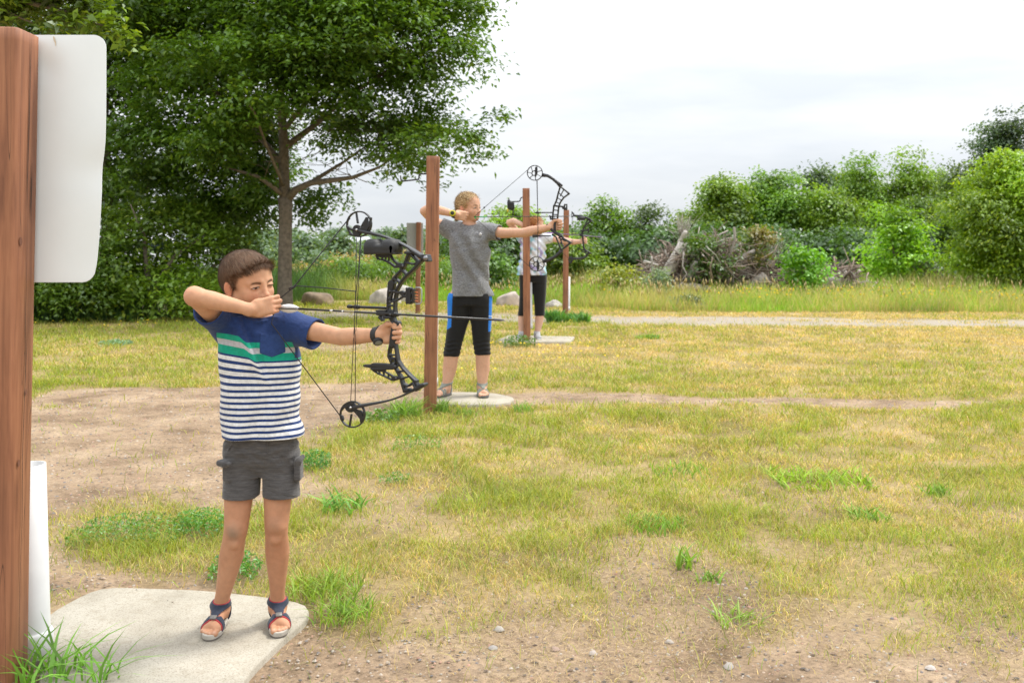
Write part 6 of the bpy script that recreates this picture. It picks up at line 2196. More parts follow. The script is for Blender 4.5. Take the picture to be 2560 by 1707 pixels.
def head_sdf(F, c, R, s=1.0, girl=False):
    c = np.array(c)
    L = lambda f, l, u: c + R @ (np.array((f, l, u)) * s)
    e = lambda p, r, k=0.0, mode='add', M=None: F.ell(L(*p), [x * s for x in r], R if M is None else R @ M, k * s, mode)
    cn = lambda a, b, r1, r2, k=0.0, mode='add': F.cone(L(*a), L(*b), r1 * s, r2 * s, k * s, mode)
    e((-.014, 0, .022), (.084, .069, .070))
    e((.030, 0, .022), (.046, .056, .050), .02)
    e((.018, 0, -.028), (.058, .054, .060), .02)
    for g in (-1, 1):
        cn((-.004, g * .042, -.050), (.050, g * .014, -.080), .017, .013, .028)
        e((.050, g * .031, -.034), (.021, .021, .021), .022)
        cn((.072, g * .012, .010), (.058, g * .042, .006), .0055, .005, .014)
    e((.063, 0, -.083), (.013, .017, .012), .018)
    e((.063, 0, -.055), (.018, .023, .020), .02)
    for g in (-1, 1):
        e((.084, g * .029, -.007), (.013, .0145, .0085), .014, 'sub')
        e((.0635, g * .028, -.008), (.0115, .0135, .0100), .004)
        cn((.0735, g * .017, -.0035), (.0665, g * .042, -.0065), .0028, .0022, .006)
    cn((.073, 0, .000), (.087, 0, -.031), .0055, .0075, .012)
    e((.090, 0, -.034), (.0085, .0085, .0075), .007)
    for g in (-1, 1):
        e((.082, g * .0095, -.0375), (.0075, .006, .0055), .006)
        e((.087, g * .005, -.0425), (.0035, .0025, .002), .002, 'sub')
    cn((.0765, -.015, -.0545), (.083, 0, -.0520), .0030, .0042, .006)
    cn((.0765, .015, -.0545), (.083, 0, -.0520), .0030, .0042, .006)
    cn((.0755, -.012, -.0600), (.0815, 0, -.0620), .0030, .0048, .006)
    cn((.0755, .012, -.0600), (.0815, 0, -.0620), .0030, .0048, .006)
    cn((.0800, -.016, -.0572), (.0870, 0, -.0568), .0010, .0012, .002, 'sub')
    cn((.0800, .016, -.0572), (.0870, 0, -.0568), .0010, .0012, .002, 'sub')
    for g in (-1, 1):
        a = math.radians(18)
        M = np.array([[math.cos(a), g * math.sin(a), 0], [-g * math.sin(a), math.cos(a), 0], [0, 0, 1]])
        e((-.012, g * .070, -.014), (.0155, .0055, .0250), .005, 'add', M)
        e((-.006, g * .0765, -.010), (.0085, .0040, .0150), .003, 'sub', M)
        e((-.008, g * .070, -.036), (.007, .005, .007), .005)
    return L


def head_paint(V, C, c, R, s, skin, lips, brow, lash, iris=None, wink=0, brow_w=1.0):
    """natural colouring of the head, given in its own frame"""
    q = (V - np.array(c)) @ R / s
    f, l, u = q[:, 0], q[:, 1], q[:, 2]
    inh = (np.abs(l) < .095) & (np.abs(f) < .12) & (u > -.10) & (u < .11)
    def mix(m, col):
        m = (np.clip(m, 0, 1) * inh)[:, None]
        C[:] = C * (1 - m) + np.array(col) * m
    red = (skin[0] * 1.02, skin[1] * 0.80, skin[2] * 0.78)
    mix(0.55 * np.exp(-(((np.abs(l) - .036) / .016) ** 2 + ((u + .034) / .015) ** 2)) * (f > .02), red)
    mix(0.5 * np.exp(-((l / .010) ** 2 + ((u + .034) / .010) ** 2)) * (f > .075), red)
    mix(0.7 * (np.abs(l) > .066) * (np.abs(f + .012) < .025) * (np.abs(u + .014) < .03), (skin[0] * .98, skin[1] * .68, skin[2] * .62))
    m = (np.abs(l) < .0175) & (f > .068) & (u < -.047) & (u > -.0665)
    mix(m * smooth01(.0195, .012, np.abs(l)) * smooth01(-.0475, -.0505, u) * smooth01(-.0675, -.0640, u), lips)
    mix((f > .068) * np.exp(-((u + .0570) / .0013) ** 2) * smooth01(.018, .014, np.abs(l)) * .8, (lips[0] * .35, lips[1] * .3, lips[2] * .3))
    for g in (-1, 1):
        al = l * g
        t = (al - .010) / .036
        ub = (.0030 if wink else .0085) + .0050 * np.sin(np.clip(t, 0, 1) * 2.4) - .006 * np.clip(t - .5, 0, 1)
        mix((f > .045) * (t > 0) * (t < 1) * np.exp(-((u - ub) / (.0034 * brow_w)) ** 2) * .95 * smooth01(0, .15, t) * smooth01(1, .75, t), brow)
        te = (al - .0165) / .0245
        shut = (wink == g)
        hgt = .0011 if shut else (.0030 if wink else .0040)
        uc = -.0085 - .0015 * (te - .5)
        prof = np.sqrt(np.clip(1 - (2 * te - 1) ** 2, 0, 1))
        open_ = (f > .05) * (te > 0) * (te < 1) * smooth01(1.15, .85, np.abs(u - uc) / (hgt * prof + 1e-4))
        mix(open_, lash if shut else (0.62, 0.58, 0.55))
        if not shut:
            mix(open_ * smooth01(.0062, .0050, np.hypot(al - .0290, u - uc)), iris)
            mix(open_ * smooth01(.0030, .0020, np.hypot(al - .0290, u - uc)), (0.01, 0.01, 0.01))
        up = uc + hgt * prof
        mix((f > .05) * (te > -.04) * (te < 1.08) * np.exp(-((u - up) / .0018) ** 2) * 1.0, lash)
        mix((f > .05) * (te > 0) * (te < 1) * np.exp(-((u - uc + hgt * prof + .0008) / .0012) ** 2) * .5, (skin[0] * .55, skin[1] * .42, skin[2] * .4))
        mix(0.20 * np.exp(-(((al - .028) / .014) ** 2 + ((u + .016) / .006) ** 2)) * (f > .05), (skin[0] * .7, skin[1] * .55, skin[2] * .55))


def hand_sdf(F, wrist, X, Zp, s, curl, side=1, thumb=None, spread=1.0, k=0.006):
    """X wrist->knuckles, Zp the way the palm faces; Y runs to the forefinger. curl: three angles per finger"""
    X = np.array(X, float); X /= np.linalg.norm(X)
    Zp = np.array(Zp, float); Zp -= X * (Zp @ X); Zp /= np.linalg.norm(Zp)
    Y = np.cross(Zp, X) * side
    w = np.array(wrist, float)
    P = lambda x, y, z: w + (X * x + Y * y + Z * z) * s if False else w + (X * x + Y * y + Zp * z) * s
    M = np.column_stack([X, Y, Zp])
    F.cone(P(-.01, 0, 0), P(.03, .004, 0), .0235 * s, .026 * s, .012 * s, flat=(Zp, 0.72))
    F.box(P(.056, 0, 0), (.040 * s, .038 * s, .0135 * s), M, .0125 * s, .014 * s)
    F.ell(P(.036, -.022, .008), (.030 * s, .015 * s, .013 * s), M, .012 * s)
    F.ell(P(.036, .022, .010), (.028 * s, .016 * s, .015 * s), M, .012 * s)
    ys = (.0295, .0100, -.0100, -.0285); ln = (.071, .079, .074, .058); rr = (.0092, .0094, .0088, .0078)
    tips = []
    for i in range(4):
        c = curl[i] if isinstance(curl[0], (list, tuple)) else curl
        p = np.array((.094 - .004 * abs(i - 1), ys[i], .000))
        pts = [P(*p)]
        for a, fr in zip(c, (.45, .30, .25)):
            a = math.radians(a)
            p = p + np.array((math.cos(a), 0, math.sin(a))) * ln[i] * fr + np.array((0, ys[i] * .02 * spread, 0))
            pts.append(P(*p))
        r = rr[i] * s
        F.cone(P(.07, ys[i] * .9, 0), pts[0], r * 1.1, r * 1.12, k * s)
        F.cone(pts[0], pts[1], r * 1.1, r, .0045 * s)
        F.cone(pts[1], pts[2], r * 1.04, r * .94, .003 * s)
        F.cone(pts[2], pts[3], r * .96, r * .82, .003 * s)
        tips.append(pts)
    th = thumb or [(.022, .028, .012), (.052, .046, .022), (.078, .046, .030), (.100, .038, .034)]
    tp = [P(*q) for q in th]
    F.cone(tp[0], tp[1], .0140 * s, .0118 * s, .010 * s)
    F.cone(tp[1], tp[2], .0116 * s, .0104 * s, .004 * s)
    F.cone(tp[2], tp[3], .0106 * s, .0082 * s, .003 * s)
    return tips, tp, P


def band_mesh(name, F, off, region, lo, hi, mat, root, sm=1, inner=None):
    """a garment piece that hugs the body: the body's field grown by off, kept where region(X,Y,Z)<0"""
    sl, g = F.region(lo, hi)
    G = Field.__new__(Field)
    G.h = F.h
    G.lo = F.lo + F.h * np.array([s.start for s in sl])
    A = np.maximum(F.F[sl] - off, region(*g))
    A = A.astype(np.float32).copy()
    for ax in range(3):
        ix = [slice(None)] * 3
        for e_ in (0, -1):
            ix[ax] = e_; A[tuple(ix)] = np.maximum(A[tuple(ix)], 0.001)
    G.F = A; G.n = np.array(A.shape)
    V, Q = G.mesh(sm)
    return V, Q, (mesh_np(name, V, Q, mat, root) if mat is not None else None)


def strand_mesh(name, roots, nrm, dirs, L, w, cols, mat, parent, rs, curl=0.0, lift=0.25, nseg=4, grav=0.0):
    """short hairs as tapering ribbons"""
    n = len(roots)
    d = dirs / (np.linalg.norm(dirs, axis=1)[:, None] + 1e-9)
    side = np.cross(nrm, d); side /= np.linalg.norm(side, axis=1)[:, None] + 1e-9
    V = []
    ph = rs.random(n) * 6.28; fq = 5 + 5 * rs.random(n)
    for i in range(nseg + 1):
        t = i / nseg
        c = roots + d * (L * t)[:, None] + nrm * (L * lift * (t - t * t * 1.1))[:, None]
        c[:, 2] -= grav * L * t * t
        if curl: c = c + side * (curl * np.sin(ph + fq * t) * t)[:, None] + nrm * (curl * np.cos(ph + fq * t) * t * .8)[:, None]
        ww = (w * (1 - t) ** 0.6 + 0.00002)[:, None]
        V += [c - side * ww / 2, c + side * ww / 2]
    A = np.stack(V, 1)
    m = 2 * (nseg + 1)
    b = (np.arange(n) * m)[:, None]
    Q = np.concatenate([b + np.array([[2 * i, 2 * i + 1, 2 * i + 3, 2 * i + 2]]) for i in range(nseg)])
    return mesh_np(name, A.reshape(-1, 3), Q, mat, parent, cols=np.repeat(cols[:, None], m, 1).reshape(-1, 3), smooth=True)


def hair_mat(name):
    m, nt, b = new_mat(name)
    a = nt.nodes.new("ShaderNodeAttribute"); a.attribute_name = "Col"
    nt.links.new(a.outputs["Color"], b.inputs["Base Color"])
    b.inputs["Roughness"].default_value = 0.55
    b.inputs["Specular IOR Level"].default_value = 0.18
    return m


M_HAIR = hair_mat("hair")


def vert_normals(V, Q):
    n = np.cross(V[Q[:, 2]] - V[Q[:, 0]], V[Q[:, 3]] - V[Q[:, 1]])
    N_ = np.zeros_like(V)
    for j in range(4):
        for a in range(3): N_[:, a] += np.bincount(Q[:, j], n[:, a], len(V))
    return N_ / (np.linalg.norm(N_, axis=1)[:, None] + 1e-12)


def foot_sdf(F, ankle, toe_dir, s, gz=0.012, turn=0.0):
    """bare foot: ankle joint above, sole at height gz"""
    a = np.array(ankle, float)
    X = np.array((toe_dir[0], toe_dir[1], 0.0)); X /= np.linalg.norm(X)
    Yv = np.array((-X[1], X[0], 0))
    P = lambda x, y, z: np.array((a[0], a[1], gz)) + (X * x + Yv * y) * s + np.array((0, 0, z * s))
    F.ell(P(-.028, 0, .026), (.030 * s, .026 * s, .028 * s), np.column_stack([X, Yv, (0, 0, 1)]), .012)
    F.cone(a, P(.0, 0, .050), .026 * s, .030 * s, .012)
    F.cone(P(.0, 0, .048), P(.09, .002, .024), .030 * s, .022 * s, .016, flat=((0, 0, 1), .95))
    F.cone(P(.07, .018, .018), P(.105, .020, .016), .019 * s, .017 * s, .014)
    F.cone(P(.06, -.020, .016), P(.095, -.022, .014), .018 * s, .015 * s, .014)
    return P, X, Yv


def toes(F, P, s, big):
    """big = +1 when the big toe lies on the +Y side of the foot frame"""
    for i, (y, x, r) in enumerate([(.024, .138, .0125), (.006, .140, .0092), (-.007, .134, .0088), (-.019, .125, .0084), (-.030, .112, .0080)]):
        F.cone(P(.095, y * big * .95, .014), P(x, y * big, .0115), r * s * .9, r * s * .9, .0012)
        F.ell(P(x, y * big, .012), (r * s * 1.0, r * s * .95, r * s * .9), None, .0008)


# ------------------------------------------------------------------ THE BOY
def boy():
    rs = np.random.default_rng(91)
    t = empty("person", (-0.80, 3.10, 0))
    tag(t, "young boy in a striped navy and green shirt with grey shorts, nearest archer", "person")
    h = 0.0021
    F = Field((-1.02, 2.76, -0.004), (-0.28, 3.30, 1.225), h)
    R = face_frame(53, 6, 8)
    hc = at(621, 703, 3.07)
    S_ = 0.965
    D0 = 3.10
    # neck, trunk (under the shirt)
    neck0 = hc + R @ np.array((-.022, 0, -.055))
    F.cone(neck0, at(654, 800, 3.115), .034, .037, .02)
    F.loft([(at(0, 1100, D0)[2], at(651, 0, D0)[0], 3.12, .072, .050), (at(0, 960, D0)[2], at(650, 0, D0)[0], 3.12, .080, .055), (at(0, 860, D0)[2], at(648, 0, D0)[0], 3.12, .085, .062), (at(0, 815, D0)[2], at(650, 0, D0)[0], 3.12, .05, .045)], .02)
    head_sdf(F, hc, R, S_)
    # drawing arm (his right)
    shR = at(570, 812, 3.12); elR = at(485, 740, 2.93); wrR = at(628, 774, 2.952)
    F.chain([shR, shR * .5 + elR * .5, elR * .96 + shR * .04], [.037, .033, .027], .015)
    F.cone(elR, elR, .0262, .0262, .012)
    fm = elR * .68 + wrR * .32
    F.chain([elR, fm, wrR * .88 + elR * .12, wrR], [.0255, .0270, .0185, .0175], .012)
    XR = at(682, 762, 2.975) - wrR
    tipsR, thR, PR = hand_sdf(F, wrR, XR, (0.1, 1, 0.0), .70, [(18, 95, 190), (22, 100, 195), (28, 105, 200), (35, 110, 205)], side=-1,
                              thumb=[(.022, .012, .012), (.045, .022, .026), (.066, .016, .034), (.082, .008, .036)])
    # bow arm (his left)
    shL = at(722, 815, 3.09); elL = at(852, 842, 2.985); wrL = at(950, 837, 2.905)
    F.chain([shL, shL * .5 + elL * .5, elL, elL * .7 + wrL * .3, elL * .3 + wrL * .7, wrL], [.037, .029, .0255, .0262, .0215, .0182], .012)
    grip = P_BOY.w(853, 880)
    XL = (grip + np.array((0.024, 0, 0))) - wrL
    ZL = np.cross(XL / np.linalg.norm(XL), (0, 0, 1.0)); ZL = ZL if ZL[1] < 0 else -ZL
    hand_sdf(F, wrL + np.array((-.004, .010, 0)), XL, ZL, .70, [(62, 165, 238), (66, 170, 244), (68, 172, 246), (72, 178, 250)], side=1,
             thumb=[(.018, .026, .010), (.050, .046, .024), (.080, .046, .030), (.104, .040, .030)])
    # legs
    def leg(hip, knee, ankle, rk=1.0):
        hip, knee, ankle = map(np.array, (hip, knee, ankle))
        th = hip * .5 + knee * .5
        cf = knee * .66 + ankle * .34 + np.array((0, .008, 0))
        lo = knee * .18 + ankle * .82
        F.chain([hip, th, knee * .88 + hip * .12, knee, knee * .88 + ankle * .12, cf, lo, ankle], [.054, .0455, .0385, .0365, .0345, .0375, .0235, .0228], .012)
        F.ell(knee + np.array((0, -.021, .004)), (.020, .020, .025), None, .016)
        F.ell(knee + np.array((0, -.020, -.040)), (.012, .012, .014), None, .014)
        for g in (-1, 1): F.ell(ankle + np.array((g * .016, .004, .004)), (.012, .013, .013), None, .010)
    kR, aR = at(590, 1322, 3.085), at(551, 1518, 3.145)
    kL, aL = at(691, 1312, 3.09), at(694, 1508, 3.165)
    leg(at(606, 1130, 3.12), kR, aR)
    leg(at(700, 1130, 3.12), kL, aL)
    FR, FRx, FRy = foot_sdf(F, aR, (-.03, -1.0), .84, .020)
    toes(F, FR, .84, 1)
    FL, FLx, FLy = foot_sdf(F, aL, (.30, -0.95), .84, .020)
    toes(F, FL, .84, -1)
    V, Q = F.mesh(1)
    skin = (0.56, 0.310, 0.190)
    C = np.tile(np.array(skin), (len(V), 1))
    tan = fbm(V, 11, 4, 4)[:, None]
    C *= 1 + (tan - .5) * np.array((.22, .36, .42))
    lowleg = smooth01(.52, .42, V[:, 2])[:, None]
    C = C * (1 - np.array((.14, .20, .24)) * lowleg)
    # rosy elbows and knuckles, scuffed knees with kneecap shading painted in
    def dab(p, r, col, a):
        m = (a * np.exp(-(((V - p) ** 2).sum(1)) / r ** 2))[:, None]
        C[:] = C * (1 - m) + np.array(col) * m
    dab(elR + (-.02, 0, .01), .03, (.62, .28, .18), .6)
    for f_ in tipsR: dab(f_[0], .008, (.60, .26, .17), .45); dab(f_[1], .007, (.60, .26, .17), .45)
    dab(kR + (.004, -.05, -.008), .024, (.25, .175, .12), .85); dab(kR + (-.012, -.05, .008), .018, (.27, .20, .14), .5)
    dab(kL + (.0, -.05, .004), .026, (.33, .18, .105), .7)
    for P_, g in ((FR, 1), (FL, -1)):
        for (y, x) in ((.024, .145), (.006, .147), (-.007, .141), (-.019, .132), (-.030, .118)):
            dab(P_(x, y * g, .020), .005, (.66, .40, .29), .6)
    head_paint(V, C, hc, R, S_, skin, (0.55, 0.235, 0.17), (0.075, 0.045, 0.028), (0.030, 0.018, 0.012), (0.045, 0.028, 0.018), wink=1, brow_w=1.15)
    mesh_np("body", V, Q, skin_mat("skin_tanned", skin), t, cols=C)
    # ---- hair: a close cap plus strands combed forward
    hl = lambda f, l, u: hc + R @ np.array((f, l, u)) * S_
    H = Field(hc - .13, hc + .13, .0018)
    H.ell(hl(-.016, 0, .026), (.0865, .0705, .0710), R)
    H.ell(hl(-.045, 0, -.005), (.053, .060, .055), R, .02)
    H.ell(hl(.028, 0, .040), (.047, .055, .0400), R, .02)
    # keep the face, ears and nape clear
    H.ell(hl(.088, 0, -.022), (.076, .090, .086), R, .010, 'sub')
    H.ell(hl(.040, .055, -.020), (.036, .040, .055), R, .008, 'sub')
    H.ell(hl(.040, -.055, -.020), (.036, .040, .055), R, .008, 'sub')
    for g in (-1, 1): H.ell(hl(-.006, g * .078, -.026), (.020, .016, .026), R, .004, 'sub')
    H.box(hl(-.02, 0, -.125), (.15, .15, .065), R, 0, .01, 'sub')
    for g in (-1, 1): H.cone(hl(.004, g * .0655, .010), hl(.010, g * .0645, -.010), .006, .003, .006)
    hv, hq = H.mesh(1)
    q = (hv - hc) @ R
    gro = fbm(np.column_stack([q[:, 0] * .18, q[:, 1], q[:, 2] * .18]), 340, 3, 2)
    hn = vert_normals(hv, hq)
    hv2 = hv + hn * ((gro - .5) * .0036)[:, None]
    dk = np.array((0.100, 0.055, 0.032))
    hc_ = dk * (0.55 + 0.9 * gro[:, None])
    cap = mesh_np("hair", hv2, hq, M_HAIR, t, cols=hc_)
    dist = np.sqrt(((q / np.array((.09, .075, .078))) ** 2).sum(1))
    sel = np.where(hn @ (R @ np.array((-.2, 0, .3))) > -2)[0]
    idx = rs.choice(sel, 22000)
    rt, rn = hv[idx], hn[idx]
    ql = (rt - hc) @ R
    crown = np.array((-.055, .012, .085))
    dl = ql - crown
    dl = dl + np.array((.035, 0, -.01)) + rs.normal(size=dl.shape) * .0055
    dw = dl @ R.T
    dw = dw - rn * (dw * rn).sum(1)[:, None]
    Ls = .018 + .012 * rs.random(len(rt)) + .004 * (ql[:, 0] > .02) * (ql[:, 2] > .05)
    Ls = np.where(ql[:, 2] < .0, Ls * .6, Ls)
    keep = (np.abs(np.linalg.norm(rt - hc, axis=1)) > .062)
    col = (dk * (0.7 + 1.5 * rs.random((len(rt), 1)) ** 2))
    li = rs.random((len(rt), 1)) < .16
    col = np.where(li, np.array((0.21, 0.14, 0.09)), col)
    strand_mesh("hair_strands", rt[keep], rn[keep], dw[keep], Ls[keep], .0012 * (0.6 + .8 * rs.random(keep.sum())), col[keep], M_HAIR, cap, rs, curl=.0004, lift=.20)
    # ---- shirt
    Fs = Field((-1.00, 2.90, 0.60), (-0.52, 3.30, 1.06), .0022)
    fx = lambda x: at(x, 0, D0)[0]
    fz = lambda y: at(0, y, D0)[2]
    def folds(X, Y, Z):
        u = (X * FPX / D0 + 1280 - 440) / .2551
        v = ((CAMH - Z) * FPX / D0 + 622 - 600) / .2551
        # diagonal crease running down from the neck, pulls around both armpits, loose ripples
        line = u - (640 + (v - 740) * .5)
        a = smooth01(1450, 1150, v) * smooth01(700, 800, v)
        d = -.0110 * smooth01(-190, -8, line) * smooth01(30, -4, line) * a
        d = d + .0060 * np.exp(-((line - 40) / 32) ** 2) * a
        d = d + .0042 * np.sin((u * .8 + v * .5) / 52.0) * smooth01(900, 1000, v) * np.exp(-((u - 1150) / 160) ** 2)
        d = d + .0045 * np.sin((u * .75 - v * .42) / 60.0 + .6) * np.exp(-((u - 520) / 130) ** 2 - ((v - 1050) / 200) ** 2)
        d = d + .0046 * np.sin(u / 62.0 + .8 * np.sin(v / 240.0)) * smooth01(1200, 1900, v) + .0022 * np.sin((u + .5 * v) / 47.0 + 2) * smooth01(1150, 1350, v)
        d = d + .0030 * np.sin(v / 58.0 + u / 130.0) * np.exp(-((u - 1150) / 150) ** 2) * smooth01(1250, 1400, v)
        return d.astype(np.float32)
    Fs.loft([(fz(1090), fx(652), 3.115, .1290, .094), (fz(1040), fx(650), 3.115, .1265, .090), (fz(960), fx(648), 3.112, .1240, .085), (fz(900), fx(647), 3.11, .1215, .083), (fz(860), fx(646), 3.11, .1190, .080), (fz(832), fx(645), 3.11, .1150, .074), (fz(808), fx(646), 3.112, .095, .062), (fz(795), fx(650), 3.115, .068, .050)], .0, p=2.5, disp=folds, ang=0.10)
    slR = shR * .42 + elR * .58
    Fs.cone(at(640, 812, 3.115), shR, .036, .046, .03)
    Fs.cone(shR, slR, .050, .052, .028)
    slL = at(790, 836, 3.045)
    Fs.cone(at(668, 812, 3.11), shL, .036, .042, .03)
    Fs.cone(shL, slL, .047, .049, .030)
    F2 = lambda p, n, w: None
    # cut the sleeves off square and hollow them
    def cut(p, ax, r_in):
        ax = np.array(ax) / np.linalg.norm(ax)
        def fn(X, Y, Z):
            q = (X - p[0]) * ax[0] + (Y - p[1]) * ax[1] + (Z - p[2]) * ax[2]
            return -q
        def near(X, Y, Z):
            q = (X - p[0]) * ax[0] + (Y - p[1]) * ax[1] + (Z - p[2]) * ax[2]
            rr = np.sqrt((X - p[0]) ** 2 + (Y - p[1]) ** 2 + (Z - p[2]) ** 2)
            return np.maximum(-q, rr - .11)
        Fs.op(near, p - .12, p + .12, 0, 'sub')
        Fs.cone(p - ax * .022, p + ax * .03, r_in - .002, r_in + .004, 0, 'sub')
    cut(slR, slR - shR, .046)
    cut(slL, slL - shL, .043)
    # neckline and collar band
    nk = at(655, 790, 3.105)
    Fs.ell(nk + (0, -.006, .020), (.050, .050, .030), None, .004, 'sub')
    th_ = np.linspace(0, 2 * math.pi, 30)
    cpts = [nk + np.array((.0505 * math.cos(a), .046 * math.sin(a) - .004, -.004 + .012 * math.sin(a) + .004 * abs(math.cos(a)))) for a in th_]
    for i in range(29): Fs.cone(cpts[i], cpts[i + 1], .0052, .0052, .003)
    # hem lip
    Fs.box((fx(651), 3.115, fz(1090) - .01), (.2, .2, .0102), None, 0, 0, 'sub')
    V, Q = Fs.mesh(1)
    u = (V[:, 0] * FPX / D0 + 1280 - 440) / .2551
    v = ((CAMH - V[:, 2]) * FPX / D0 + 622 - 600) / .2551
    line = u - (640 + (v - 740) * .5)
    sh = (94 - (u - 440) * .13) * smooth01(8, -60, line) * smooth01(1500, 1000, v)
    sv = v + sh * (1 - .0) + 6 * smooth01(1100, 1800, v) * np.sin(u / 170.0 + 1.0)
    pk = np.minimum(np.minimum(u - 876, 1098 - u), np.minimum(v - 902, 1085 + .36 * (111 - np.abs(u - 987)) - v))
    pk = np.where(V[:, 1] < 3.10, pk, -50)
    # sleeve side distance: outside the armhole seam lines
    dR = (V - shR) @ ((slR - shR) / np.linalg.norm(slR - shR)); dL = (V - shL) @ ((slL - shL) / np.linalg.norm(slL - shL))
    sleeve = np.maximum(u - (1180 - (v < 1010) * (1010 - v) * .05), (436 + (v < 940) * (940 - v) * .35) - u)
    sleeve = np.where(v > 1150, -50, sleeve)
    V2 = V.copy()
    nn = vert_normals(V, Q)
    V2 += nn * (.0014 * smooth01(-3, 3, pk))[:, None]
    m, nt, b = new_mat("striped_jersey")
    N, L = nt.nodes, nt.links
    def at_(n): a = N.new("ShaderNodeAttribute"); a.attribute_name = n; return a.outputs["Fac"]
    def ma(op, x, y=None, z=None):
        n = N.new("ShaderNodeMath"); n.operation = op
        for i, w_ in enumerate((x, y, z)):
            if w_ is None: continue
            if isinstance(w_, (int, float)): n.inputs[i].default_value = w_
            else: L.new(w_, n.inputs[i])
        return n.outputs[0]
    NAVY = (0.020, 0.045, 0.150); WHT = (0.70, 0.71, 0.71); GRN = (0.010, 0.330, 0.215); GRY = (0.46, 0.46, 0.49)
    svn = ma('DIVIDE', at_("sv"), 2000.0)
    r = N.new("ShaderNodeValToRGB"); r.color_ramp.interpolation = 'CONSTANT'
    el = r.color_ramp.elements
    el[0].position = 0; el[0].color = (*NAVY, 1); el[1].position = 977 / 2000; el[1].color = (*GRN, 1)
    for p_, c_ in ((1036, GRY), (1090, GRN), (1162, NAVY)):
        q_ = el.new(p_ / 2000); q_.color = (*c_, 1)
    L.new(svn, r.inputs[0])
    ph = ma('FRACT', ma('DIVIDE', ma('SUBTRACT', at_("sv"), 1181.0), 56.2))
    isw = ma('LESS_THAN', ph, 0.56)
    below = ma('GREATER_THAN', at_("sv"), 1181.0)
    def mix(f, a_, b_):
        x = N.new("ShaderNodeMix"); x.data_type = 'RGBA'; L.new(f, x.inputs["Factor"])
        for k_, w_ in (("A", a_), ("B", b_)):
            if isinstance(w_, tuple): x.inputs[k_].default_value = (*w_, 1)
            else: L.new(w_, x.inputs[k_])
        return x.outputs["Result"]
    st = mix(isw, NAVY, WHT)
    cc = mix(below, r.outputs[0], st)
    cc = mix(ma('GREATER_THAN', at_("pk"), 0.0), cc, (0.028, 0.060, 0.185))
    seam = ma('LESS_THAN', ma('ABSOLUTE', at_("pk")), 2.2)
    cc = mix(seam, cc, (0.014, 0.032, 0.11))
    cc = mix(ma('GREATER_THAN', at_("sl"), 0.0), cc, NAVY)
    n = N.new("ShaderNodeTexNoise"); n.inputs["Scale"].default_value = 90; n.inputs["Detail"].default_value = 5
    tc = N.new("ShaderNodeTexCoord"); L.new(tc.outputs["Object"], n.inputs["Vector"])
    mr = N.new("ShaderNodeMapRange"); mr.inputs["From Min"].default_value = .3; mr.inputs["From Max"].default_value = .7; mr.inputs["To Min"].default_value = .86; mr.inputs["To Max"].default_value = 1.12
    L.new(n.outputs["Fac"], mr.inputs["Value"])
    s2 = N.new("ShaderNodeVectorMath"); s2.operation = 'SCALE'; L.new(cc, s2.inputs[0]); L.new(mr.outputs[0], s2.inputs["Scale"])
    L.new(s2.outputs[0], b.inputs["Base Color"])
    b.inputs["Roughness"].default_value = .9; b.inputs["Sheen Weight"].default_value = .15; b.inputs["Specular IOR Level"].default_value = .2
    n2 = N.new("ShaderNodeTexNoise"); n2.inputs["Scale"].default_value = 420; n2.inputs["Detail"].default_value = 2
    L.new(tc.outputs["Object"], n2.inputs["Vector"])
    bp = N.new("ShaderNodeBump"); bp.inputs["Strength"].default_value = .25; bp.inputs["Distance"].default_value = .001
    L.new(n2.outputs["Fac"], bp.inputs["Height"]); L.new(bp.outputs[0], b.inputs["Normal"])
    wrinkle(nt, b, 0.65, 9.0, 0.012)
    mesh_np("shirt", V2, Q, m, t, attrs={"sv": sv, "pk": pk, "sl": sleeve})
    # ---- shorts
    Fp = Field((-0.98, 2.96, 0.41), (-0.58, 3.28, 0.68), .0024)
    wav = lambda X, Y, Z: (.0022 * np.sin(Z * 210 + 3 * np.sin(X * 40)) * np.sin(X * 60 + 1) + .002 * np.sin((X + Z * .6) * 95)).astype(np.float32)
    Fp.loft([(.672, fx(650), 3.12, .105, .073), (.62, fx(650), 3.12, .110, .076), (.57, fx(651), 3.118, .110, .074), (.535, fx(652), 3.115, .104, .062), (.50, fx(652), 3.115, .070, .035)], .0, p=2.5, disp=wav)
    for (x0, y0, x1, y1, r0, r1, d1) in ((608, 1135, 601, 1236, .056, .0565, 3.098), (698, 1135, 705, 1234, .056, .0575, 3.100)):
        a_, b_ = at(x0, y0, 3.12), at(x1, y1, d1)
        Fp.cone(a_, b_ - (0, 0, .03), r0, r1, .028)
    Fp.cone(at(652, 1110, 3.14), at(652, 1150, 3.14), .04, .02, .02)
    for (x, z) in ((601.5, fz(1241)), (705, fz(1239))):
        p = at(x, 622, 3.11); p[2] = z
        Fp.box(p - (0, 0, .05), (.075, .09, .05), None, 0, 0, 'sub')
        p[1] -= .010
        Fp.cone(p - (0, 0, .02), p + (0, 0, .015), .0525, .046, 0, 'sub')
    wz = fz(1216)
    Fp.box((fx(652.5), 3.11, wz), (.0050, .12, .032), None, .003, .006, 'sub')
    # cargo pockets with their flaps, belt seam, fly
    Fp.box(at(579, 1174, 3.078), (.0165, .026, .034), face_frame(-32, 0, 0)[:, [1, 0, 2]], .008, .008)
    Fp.box(at(566, 1156, 3.065), (.019, .028, .0095), face_frame(-32, 0, -6)[:, [1, 0, 2]], .0075, .003)
    Fp.cone(at(554, 1157, 3.07), at(575, 1160, 3.035), .008, .006, .006)
    Fp.cone(at(757, 1141, 3.09), at(748, 1150, 3.075), .007, .010, .005)
    Fp.box(at(747, 1172, 3.09), (.010, .026, .034), None, .008, .008)
    Fp.cone(at(668, 1095, 3.046), at(668, 1130, 3.040), .0016, .0016, .002)
